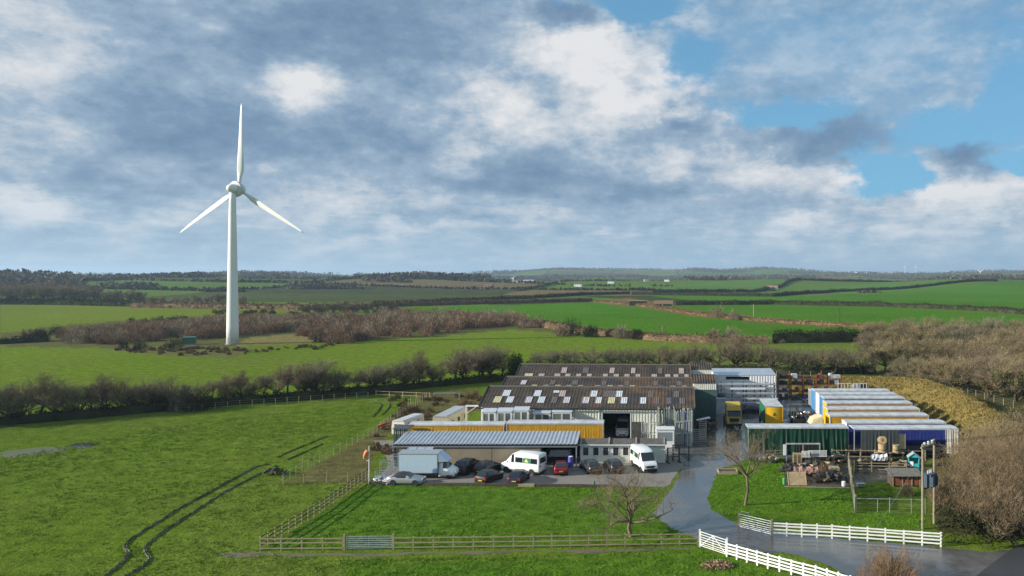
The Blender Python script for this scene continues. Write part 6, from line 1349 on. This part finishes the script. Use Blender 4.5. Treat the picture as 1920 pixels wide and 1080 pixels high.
t = rail_fence('pen_fence', 'dark timber kerb along the front of the junk pen', [GV(1470, 914), GV(1592, 916)], 4, .25, (.12,), M_WOODD, M_WOODG, seed=14)
# hen panel fence, close boarded, running away to the left
A, B = GV(1603, 962), GV(1590, 876); t = thing('panel_fence', 'grey close-boarded fence dividing pen and paddock', 'fence', tuple(A)); nb = 46
for i in range(nb):
    q = (B-A)*(i/nb); o = MB().box(-.015, .015, -.12, .12, .02, 1.75+.05*(i % 3)).build('board', pm('grey board', (.23, .215, .185), .85, var=.2), t); o.location = q; o.rotation_euler = (0, 0, math.atan2((B-A).y, (B-A).x)-R(90))
for i in range(6): q = (B-A)*(i/5); bx('post', M_WOODG, t, q.x+.03, q.x+.14, q.y-.06, q.y+.06, 0, 1.9)
wf = wire_fence('low galvanised mesh fence in front of the paddock', [(1606, 960), (1645, 961), (1668, 961), (1709, 963), (1735, 963)], 4, 1.45, 15, .035, M_GALV, (.05, .35, .65), 'mesh_fence')
for _p, _q in (((1606, 960), (1735, 963)),): MB().tube([GV(*_p)-GV(1606, 960)+Vector((0, 0, 1.42)), GV(*_q)-GV(1606, 960)+Vector((0, 0, 1.42))], .035, 6).build('top_rail', M_GALV, wf)
def crate_pile(label, u, v, seed, items, nm='pallet_stack', cat='pallets'):
    p = GV(u, v); t = thing(nm, label, cat, (p.x, p.y, .02), random.Random(seed).uniform(-.2, .2), 'pallets and boards in the junk pen')
    for k in range(items):
        for j in range(5): bx('slat', M_WOODG if (k+j) % 3 else M_WOODP, t, 0, 1.2, j*.25, j*.25+.16, .14*k+.10, .14*k+.128)
        for j in (0, .52, 1.04): bx('bearer', M_WOODG, t, j, j+.12, 0, 1.16, .14*k+.0, .14*k+.098)
    return t
t = thing('timber_panel', 'large tan timber panel leaning at the front of the junk pen', 'panel', tuple(GV(1478, 910)), 0)
for i in range(5): MB().box(0, 2.2, -.02, .02, .32*i, .32*i+.31, Matrix.Rotation(R(-32), 4, 'X')).build('plank', pm('tan plank', (.36, .27, .16), .8, var=.2), t)
for x in (0.02, 2.1): MB().box(x, x+.09, -.06, -.022, 0, 1.62, Matrix.Rotation(R(-32), 4, 'X')).build('batten', M_WOODP, t)
t = thing('carpet_roll', 'red patterned carpet draped over timber behind the tan panel', 'carpet', tuple(GV(1487, 893)), -.06); m = MB(); rr = random.Random(3)
vs = []; nx = 14
for j, (y, z) in enumerate(((-.55, .55), (-.3, 1.0), (.1, 1.18), (.5, .95))): vs += [(3.0*i/nx, y, z+.1*math.sin(i*1.3+j)+rr.uniform(-.06, .06)) for i in range(nx+1)]
m.add(vs, [(j*(nx+1)+i, j*(nx+1)+i+1, (j+1)*(nx+1)+i+1, (j+1)*(nx+1)+i) for j in range(3) for i in range(nx)]); m.build('cloth', pm('red carpet', (.17, .05, .045), .9, col2=(.33, .24, .19), scale=5, lo=.45, hi=.55), t); bx('support', M_WOODD, t, .1, 2.9, -.15, .35, .02, .85)
crate_pile('stack of pallets at the back left of the junk pen', 1487, 868, 1, 8); crate_pile('stack of pale pallets in the middle back of the junk pen', 1510, 868, 2, 9); crate_pile('short stack of pallets at the right of the junk pen', 1556, 888, 3, 5)
for i, (u, w, lab) in enumerate(((1503, 1.2, 'white slatted cot side standing in the junk pen, left of the pair'), (1517, 2.4, 'wide white slatted cot side standing in the junk pen'))):
    p = GV(u, 872); t = thing('cot_side', lab, 'panel', (p.x, p.y+.3*i, 1.0), 0, 'white slatted panels')
    bx('top_rail', M_UPVC, t, 0, w, 0, .05, .75, .82); bx('bottom_rail', M_UPVC, t, 0, w, 0, .05, 0, .07)
    for k in range(int(w/.16)): bx('slat', M_UPVC, t, .03+k*.16, .11+k*.16, .01, .04, .07, .75)
    bx('leg', M_WOODD, t, .02, .1, .06, .12, -1.0, .7); bx('leg', M_WOODD, t, w-.1, w-.02, .06, .12, -1.0, .7)
t = thing('rubbish_shelter', 'dark shelter draped with sheets at the back of the junk pen', 'shelter', tuple(GV(1474, 866)), 0)
for x in (0, 2.2, 4.4): bx('post', M_GALV if x == 0 else M_WOODG, t, x, x+.12, 0, .12, 0, 2.3)
bx('beam', M_TROOF, t, 0, 4.5, -.02, .14, 2.3, 2.45); pleated(1.6, 4.4, 1.6, .3, 1.9, 14, .12, 5).build('drape', M_DARK, t); bx('side_frame', M_UPVC, t, -.4, .0, -.1, .02, .9, 2.3)
scrap_heap('junk_heap', 'dark jumble of broken furniture in the left of the junk pen', 1488, 885, 1.5, 1.6, .9, [M_WOODD, M_CHASSIS, M_DARK, M_WOODG], 26, 11, (.3, 1.0)); scrap_heap('junk_heap', 'dark jumble of boards and tubs in the right of the junk pen', 1560, 898, 2.0, 1.6, .9, [M_WOODD, M_CHASSIS, M_DARK, M_WOODG, M_DARK], 40, 12, (.3, 1.2)); scrap_heap('junk_heap', 'long dark heap of timber across the middle of the junk pen', 1535, 880, 2.4, 1.0, .9, [M_WOODD, M_DARK, M_WOODG, M_CHASSIS], 30, 13, (.4, 1.4))
scrap_heap('junk_heap', 'dark low clutter behind the boarded fence near the white cover', 1618, 874, 1.6, .9, .8, [M_WOODD, M_CHASSIS, M_DARK, M_WOODG], 22, 14, (.3, 1.1)); scrap_heap('junk_heap', 'timber offcuts and tubs beside the turquoise playhouse', 1690, 876, 1.3, .8, .8, [M_WOODD, M_WOODG, M_DARK, M_GALV], 18, 15, (.3, 1.0)); scrap_heap('junk_heap', 'dark planks and crates below the end of the green curtain trailer', 1572, 866, 1.6, .8, 1.0, [M_WOODD, M_WOODG, M_DARK], 20, 16, (.4, 1.3)); scrap_heap('junk_heap', 'brown timber pile beside the lawn behind the slender tree', 1440, 866, 1.8, .7, .7, [M_WOODD, M_WOODG, M_CHASSIS], 22, 17, (.3, 1.1))
x, y = G(1545, 897); pr = proto_shrub(401, 2.0, .8, 1500, .02, .3, M_RUST, stems=6); put_tree(pr, 'dead_shrub', 'rusty dead shrub growing in the middle of the junk pen', (x, y, 0), cat='bush')
t = thing('cloth_bundle', 'white and grey quilted cover hung over the paddock fence', 'cover', tuple(GV(1634, 872)), 0); m = MB(); vs = []; rr = random.Random(6)
for j, (y, z) in enumerate(((-.25, .7), (-.3, 1.15), (0, 1.5), (.3, 1.2), (.3, .7))): vs += [(2.0*i/10, y+rr.uniform(-.05, .05), z-.12*math.sin(math.pi*i/10)+rr.uniform(-.05, .05)) for i in range(11)]
m.add(vs, [(j*11+i, j*11+i+1, (j+1)*11+i+1, (j+1)*11+i) for j in range(4) for i in range(10)]); m.build('cloth', pm('white quilt', (.66, .67, .72), .8, var=.1), t); bx('trestle', M_WOODD, t, .1, 1.9, -.05, .05, .0, 1.32)
def playhouse():
    p = GV(1704, 876); t = thing('playhouse', 'small turquoise playhouse with pitched roof beside the poles', 'playhouse', (p.x, p.y, .016), -.25); M_TQ = pm('turquoise paint', (.035, .40, .44), .5, var=.08); w, d = 1.25, 1.0
    bx('left_wall', M_TQ, t, 0, .05, 0, d, 0, 1.25); bx('right_wall', M_TQ, t, w-.05, w, 0, d, 0, 1.25); bx('rear_wall', M_TQ, t, .05, w-.05, d-.05, d, 0, 1.25); bx('front_panel', M_TQ, t, .05, w-.05, .0, .05, 0, .5); MB().prism([(0, 1.25), (w, 1.25), (w/2, 1.75)], 'y', .0, .06).build('gable', M_TQ, t)
    for s in (-1, 1): MB().bar((w/2, .5, 1.82), (w/2+s*.8, .5, 1.2), 1.25, .05, up=(0, 0, 1)).build('roof', pm('playhouse roof', (.30, .40, .42), .6), t)
    bx('door', M_WHITE, t, .1, .55, -.06, -.01, .05, .75)
playhouse()
def hen_house():
    p = GV(1672, 913); t = thing('hen_house', 'long low hen house with grey roof and rusty red front', 'hen house', (p.x, p.y, .016)); w, d = 3.4, 1.6
    for k in range(12): bx('board', pm('rusty board', (.25, .085, .05), .8, var=.25, scale=3), t, w*k/12+.01, w*(k+1)/12-.01, 0, .05, .15, 1.15)
    bx('side_wall', M_WOODD, t, 0, .05, .051, d, .1, 1.5); bx('side_wall', M_WOODD, t, w-.05, w, .051, d, .1, 1.5); bx('rear_wall', M_WOODD, t, .05, w-.05, d-.05, d, .1, 1.5); MB().add([(-.2, -.3, 1.32), (w+.2, -.3, 1.32), (w+.2, d+.1, 1.75), (-.2, d+.1, 1.75), (-.2, -.3, 1.25), (w+.2, -.3, 1.25), (w+.2, d+.1, 1.68), (-.2, d+.1, 1.68)], [(0, 1, 2, 3), (4, 7, 6, 5), (0, 4, 5, 1), (1, 5, 6, 2), (2, 6, 7, 3), (3, 7, 4, 0)]).build('roof', pm('grey felt', (.155, .15, .13), .9, var=.2), t)
    for x in (.1, 1.2, 2.3, w-.15): bx('leg', M_WOODG, t, x, x+.1, -.06, -.01, 0, 1.3)
hen_house()
t = thing('trough', 'small galvanised trough near the boarded fence', 'trough', tuple(GV(1608, 915)), .1); bx('basin', M_GALV, t, 0, .9, 0, .45, .1, .45); bx('rim', M_GALV, t, -.03, .93, -.03, .48, .452, .48)
x, y = G(1700, 928); pr = proto_shrub(402, 1.3, .9, 1100, .03, .3, M_TWIG, stems=6); put_tree(pr, 'dead_shrub', 'low brown shrub on the paddock grass', (x, y, 0), cat='bush')
# H-pole transformer
def hpole():
    a = GV(1730, 992); t = thing('pole_transformer', 'pair of timber poles carrying a blue-grey transformer beside the white fence', 'transformer', (a.x, a.y, 0)); b = Vector((1.75, 1.6, 0)); M_P = pm('pole timber', (.25, .21, .145), .85, var=.25, scale=2)
    MB().tube([(0, 0, -.2), (0, 0, 8.25)], [.145, .11], 10).build('pole', M_P, t); MB().tube([b-Vector((0, 0, .2)), b+Vector((0, 0, 8.4))], [.145, .11], 10).build('pole', M_P, t)
    M_TB = pm('transformer blue', (.055, .085, .125), .5, var=.15)
    d = b.normalized(); ang = math.atan2(b.y, b.x); m = Matrix.Translation(b*.5+Vector((0, 0, 0))) @ Matrix.Rotation(ang, 4, 'Z')
    MB().box(-.65, .65, -.55, .35, 3.95, 5.25, m).build('tank', M_TB, t); tk = t.children[-1]
    for k in range(5): MB().box(-.6+.27*k, -.56+.27*k, -.72, -.552, 4.1, 5.05, m).build('cooling_fin', pm('fin pale', (.45, .48, .52), .5) if k == 1 else M_TB, tk)
    for k in range(3): MB().tube([m @ Vector((-.35+.35*k, -.1, 5.25)), m @ Vector((-.35+.35*k, -.1, 5.6))], .06, 6).build('bushing', M_TROOF, tk)
    MB().bar(m @ Vector((-1.2, 0, 3.86)), m @ Vector((1.2, 0, 3.86)), .16, .16).build('platform', M_WOODD, t)
    MB().bar(m @ Vector((-1.5, 0, 7.95)), m @ Vector((1.5, 0, 7.95)), .13, .15).build('cross_arm', M_WOODG, t)
    for k in range(3):
        c = m @ Vector((-.8+.8*k, 0, 8.03)); MB().lathe([(.05, 0), (.15, .06), (.16, .12), (.08, .16), (.15, .22), (.14, .3), (.05, .36)], 10, Matrix.Translation(c)).build('insulator', pm('porcelain', (.45, .55, .52), .25), t)
        w = MB(); e = Vector((30, 6, 3.0)); w.tube([c.lerp(c+e, s)+Vector((0, 0, .3-6*s*(1-s)*.5)) for s in np.linspace(0, 1, 12)], .012, 3, cap=False); w.build('power_line', M_DARK, t)
    MB().tube([(0, 0, 7.2), (-4.5, -.2, .2)], .012, 3).build('stay_wire', M_GALV, t)
hpole()
# ---------------------------------------------------------------- telegraph poles, far buildings
for i, (u, vb, vt) in enumerate(((1242, 629, 611), (1264, 578, 556), (1353, 584, 563), (1413, 597, 570), (1574, 608, 578), (1222, 574, 560))):
    x, y = G(u, vb); h = DZ(vt, y); t = thing('telegraph_pole', ('short timber pole with a cross arm above the scrubby hedge', 'dark telegraph pole left of the farm lane bank', 'telegraph pole on the lane bank, third from the left', 'pale telegraph pole on the green slope right of the lane', 'dark telegraph pole in front of the right-hand fields', 'telegraph pole nearest the lane gate')[i], 'pole', (x, y, 0), 0, 'telegraph poles')
    MB().tube([(0, 0, -.2), (0, 0, h)], [.22, .18], 8).build('pole', M_WOODG if i in (3, 0) else M_WOODD, t); bx('cross_arm', M_WOODD, t, -.9 if i else -1.4, .9 if i else 1.4, -.1, .1, h-.5, h-.3)
def far_house(label, u, v, w, h, Y=None, mat=None, roofm=None, cat='building', nm='farm_building', g='far farm buildings'):
    if Y is None: x, y = G(u, v); z = 0
    else: x, y = DX(u, Y), Y
    z = float(land_z(np.array([x]), np.array([y]))[0]); t = thing(nm, label, cat, (x, y, z-.5), random.Random(u).uniform(-.3, .3), g); d = w*.6
    bx('wall', mat or M_WHITE, t, -w/2, w/2, 0, d, 0, h); MB().prism([(-.3, h), (d/2, h+d*.22), (d+.3, h)], 'x', -w/2-.3, w/2+.3).build('roof', roofm or pm('far slate', (.11, .115, .125), .7), t)
    n = max(1, int(w/4))
    for k in range(n): bx('window', M_GLASS, t, -w/2+w*(k+.5)/n-.6, -w/2+w*(k+.5)/n+.6, -.06, -.005, h*.35, h*.7)
    return t
far_house('low farm shed with pale roof beyond the strip field', 915, 557, 12, 4, 1050, pm('far brick', (.22, .11, .08), .8)); far_house('long white barn among the trees right of the picture centre', 992, 545, 16, 3.5, 1250, pm('far pale', (.5, .5, .48), .7), pm('far grey roof', (.4, .42, .44), .6)); far_house('white cottage left of the long white barn', 965, 545, 9, 4, 1230)
far_house('white cottage with brown roof on the lane', 1083, 548, 12, 4, 1180, None, pm('brown roof', (.16, .09, .06), .8)); far_house('white bungalow beyond the lane', 1145, 546, 11, 3.5, 1300); far_house('small pale house in the far valley', 1212, 541, 8, 4, 1400); far_house('pale house right of the small far valley house', 1250, 540, 9, 4, 1400)
far_house('white barns at the top of the right slope, lower left pair', 1305, 531, 22, 5, 1900, None, M_WHITE); far_house('white barn at the top of the right slope', 1340, 529, 14, 5, 1950, None, M_WHITE); far_house('pale bungalow with pink roof at the scrub edge', 1448, 543, 16, 4, 1080, pm('far pink', (.5, .36, .3), .8), pm('pink roof', (.36, .2, .16), .8)); far_house('small stone farm house behind the narrow strip field', 560, 560, 9, 4, 1300, pm('far stone', (.3, .27, .23), .8))
rv = random.Random(12); _vx = sorted(rv.randint(1512, 1690) for _ in range(26))
for i, u in enumerate(_vx):
    Y = rv.uniform(4300, 5000); far_house('tiny pale house in the far village on the skyline, %s from the left' % ORD[i], u, 512, rv.uniform(14, 26), rv.uniform(6, 9), Y, rv.choice([M_WHITE, M_WHITE, pm('far cream', (.6, .52, .4), .8)]), None, 'house', 'village_house', 'houses of the far village')
# retaining walls and gate at the farm lane
t = thing('lane_wall', 'dark retaining wall beside the farm lane gate', 'wall', tuple(GV(1180, 573)), .05); bx('wall_face', M_CHASSIS, t, 0, 13, 0, .6, 0, 3.4); bx('coping', M_HAY, t, -.2, 13.2, -.1, 1.6, 3.4, 3.8)
t = thing('lane_bridge', 'tan stone wall with dark opening on the farm lane', 'wall', tuple(GV(1226, 574)), -.03); bx('wall_face', pm('lane stone', (.30, .21, .13), .9, var=.2), t, 0, 14, 0, .8, 1.6, 4.2); bx('opening', M_DARK, t, 1, 13, .1, .7, 0, 1.6); bx('pier', M_CONC, t, 6, 6.6, -.1, .05, 0, 1.6)
# heap of straw on the verge, boulder heap
x, y = G(1345, 1062)
rs_ = np.random.RandomState(5); n_ = 900; a_ = rs_.rand(n_)*6.28; q_ = np.sqrt(rs_.rand(n_)); P_ = np.stack([np.cos(a_)*1.35*q_, np.sin(a_)*.85*q_, .03+.42*(1-q_**2)*rs_.rand(n_)], -1)
v_, f_ = leaf_tris(P_, np.full(n_, .28), rs_); tag(ob('straw_heap', np_mesh('straw_heap', v_, f_, pm('old straw', (.33, .235, .125), .9, var=.3, scale=4)), None, (x, y, .02)), 'heap of old straw on the verge below the white gate', 'heap')
tag(scrap_heap('mud_heap', 'dark wet spoil heap beside the wheel ruts', 512, 890, 1.6, .9, .5, [M_WOODD, M_CHASSIS], 22, 21, (.3, .9)), cat='heap')
p = GV(1361, 890); t = thing('stone_planter', 'low timber framed bed at the corner of the right lawn', 'planter', (p.x-.9, p.y, .01)); 
for (a, b, c, d) in ((0, 2.4, 0, .12), (0, 2.4, 1.5, 1.62), (0, .12, .12, 1.5), (2.28, 2.4, .12, 1.5)): bx('edge_board', M_WOODG, t, a, b, c, d, 0, .35)
bx('soil', M_WOODD, t, .12, 2.28, .12, 1.5, .02, .26)
# ---------------------------------------------------------------- grass tufts (uncountable)
def tuft_mesh(name, seed, n, h, spread, mat):
    rs = np.random.RandomState(seed); p = np.stack([rs.normal(0, spread, n), rs.normal(0, spread, n), np.zeros(n)-.02], -1)
    d = _unit(np.stack([rs.normal(.12, .4, n), rs.normal(0, .4, n), np.ones(n)], -1)); v, f = twig_tris(p, d, h*(.5+.7*rs.rand(n)), .07, rs)
    return np_mesh(name, v, f, mat)
def scatter(name, label, protos, P, s, rz, seed):
    me = bpy.data.meshes.new(name); me.from_pydata([tuple(p) for p in P], [], [])
    a = me.attributes.new('size', 'FLOAT', 'POINT'); a.data.foreach_set('value', s.astype(np.float32))
    b = me.attributes.new('turn', 'FLOAT', 'POINT'); b.data.foreach_set('value', rz.astype(np.float32))
    o = ob(name, me); ng = bpy.data.node_groups.new(name, 'GeometryNodeTree'); ng.interface.new_socket('Geometry', in_out='INPUT', socket_type='NodeSocketGeometry'); ng.interface.new_socket('Geometry', in_out='OUTPUT', socket_type='NodeSocketGeometry')
    N, L = ng.nodes, ng.links; gi, go = N.new('NodeGroupInput'), N.new('NodeGroupOutput'); ip = N.new('GeometryNodeInstanceOnPoints'); oi = N.new('GeometryNodeObjectInfo'); oi.inputs['Object'].default_value = protos; oi.inputs['As Instance'].default_value = True
    na = N.new('GeometryNodeInputNamedAttribute'); na.data_type = 'FLOAT'; na.inputs['Name'].default_value = 'size'; nb = N.new('GeometryNodeInputNamedAttribute'); nb.data_type = 'FLOAT'; nb.inputs['Name'].default_value = 'turn'
    cx = N.new('ShaderNodeCombineXYZ'); L.new(nb.outputs['Attribute'], cx.inputs['Z']); L.new(gi.outputs[0], ip.inputs['Points']); L.new(oi.outputs['Geometry'], ip.inputs['Instance']); L.new(cx.outputs[0], ip.inputs['Rotation']); L.new(na.outputs['Attribute'], ip.inputs['Scale']); L.new(ip.outputs[0], go.inputs[0])
    md = o.modifiers.new('scatter', 'NODES'); md.node_group = ng
    return tag(o, label, 'grass', kind='stuff')
def meadow(name, label, pix, dens, col, h, seed, avoid=(), size=(.4, 1.25), clump=.35, z=.01):
    rs = np.random.RandomState(seed); poly = [G(*p) for p in pix]; xs, ys = zip(*poly); n = int((max(xs)-min(xs))*(max(ys)-min(ys))*dens)
    x, y = rs.uniform(min(xs), max(xs), n), rs.uniform(min(ys), max(ys), n); k = inpoly(x, y, poly)
    for a in avoid: k &= ~inpoly(x, y, [G(*p) for p in a])
    k &= fbm(x/1.4+seed, y/1.1, 2)+rs.rand(n)*.5+.9*(fbm(x/17+seed, y/12, 3)-.44) > clump+.22
    x, y = x[k], y[k]; mat = twig_mat(name+' blades', col, .25, .5, .22); pr = bpy.data.objects.new(name+'_tuft', tuft_mesh(name, seed, 16, h, .14, mat))
    return scatter(name, label, pr, np.stack([x, y, np.full(len(x), z)], -1), rs.uniform(*size, len(x)), rs.rand(len(x))*6.28, seed)
_DR = [(1500, 1040), (1310, 1012), (1222, 965), (1262, 915), (1340, 880), (1326, 935), (1336, 958), (1390, 985), (1500, 1003)]
meadow('lawn_grass', 'bright green tussocky grass of the front lawn', [(492, 1032), (690, 910), (1255, 917), (1222, 962), (1262, 988), (1300, 1012), (1305, 1022)], 9, (.112, .240, .018), .15, 1)
meadow('side_lawn_grass', 'bright green grass of the lawn right of the drive', [(1348, 884), (1400, 865), (1468, 860), (1470, 916), (1592, 918), (1605, 962), (1735, 965), (1738, 994), (1500, 983), (1392, 976), (1340, 956), (1330, 935)], 9, (.112, .240, .018), .15, 2)
meadow('verge_grass', 'green grass of the verge before the fences', [(1312, 1030), (1370, 1049), (1480, 1084), (1400, 1120), (700, 1120), (640, 1050), (1000, 1042)], 9, (.112, .23, .020), .15, 3)
meadow('paddock_tufts', 'patchy grass in the front of the paddock', [(1608, 905), (1735, 905), (1736, 960), (1612, 957)], 5, (.11, .20, .024), .13, 5)
meadow('field_grass', 'short olive grass of the big left field', [(0, 860), (300, 800), (700, 755), (690, 810), (530, 905), (690, 905), (485, 1035), (640, 1050), (700, 1130), (-100, 1130)], 5, (.128, .212, .022), .12, 4, clump=.40)

def bank_tussocks():
    rs = np.random.RandomState(6); n = 5200; nr, k = len(BANK), len(BANK[0]); B = np.array([[tuple(q) for q in r_] for r_ in BANK])
    a, b = rs.rand(n)*(nr-1.001), rs.rand(n)*(k-1.001); i, j = a.astype(int), b.astype(int); fa, fb = (a-i)[:, None], (b-j)[:, None]
    P = (B[i, j]*(1-fb)+B[i, j+1]*fb)*(1-fa)+(B[i+1, j]*(1-fb)+B[i+1, j+1]*fb)*fa
    for nm, lab, col, sel in (('bank_grass', 'dry golden tussocks covering the earth bank', (.275, .20, .07), rs.rand(n) < .72), ('bank_weeds', 'dull green weeds scattered over the earth bank', (.13, .14, .045), None)):
        sel = ~prev if sel is None else sel; prev = sel; q = P[sel]; pr = bpy.data.objects.new(nm+'_tuft', tuft_mesh(nm, 9, 18, .38, .22, twig_mat(nm+' blades', col, .3, .5, .3)))
        scatter(nm, lab, pr, q, rs.uniform(.5, 1.6, len(q)), rs.rand(len(q))*6.28, 6)
bank_tussocks()
# ---------------------------------------------------------------- the air: one even volume round the camera and the land
def haze():
    m = bpy.data.materials.new('air'); m.use_nodes = True; nt = m.node_tree; nt.nodes.clear(); o = nt.nodes.new('ShaderNodeOutputMaterial'); v = nt.nodes.new('ShaderNodeVolumePrincipled')
    v.inputs['Color'].default_value = (.56, .77, 1.0, 1); v.inputs['Density'].default_value = HAZE; v.inputs['Anisotropy'].default_value = 0.2; nt.links.new(v.outputs[0], o.inputs['Volume'])
    b = MB().box(-11000, 11000, -400, 15500, -130, 112).build('haze', m); tag(b, kind='stuff'); b.display_type = 'WIRE'
HAZE = 1.1e-4
haze()
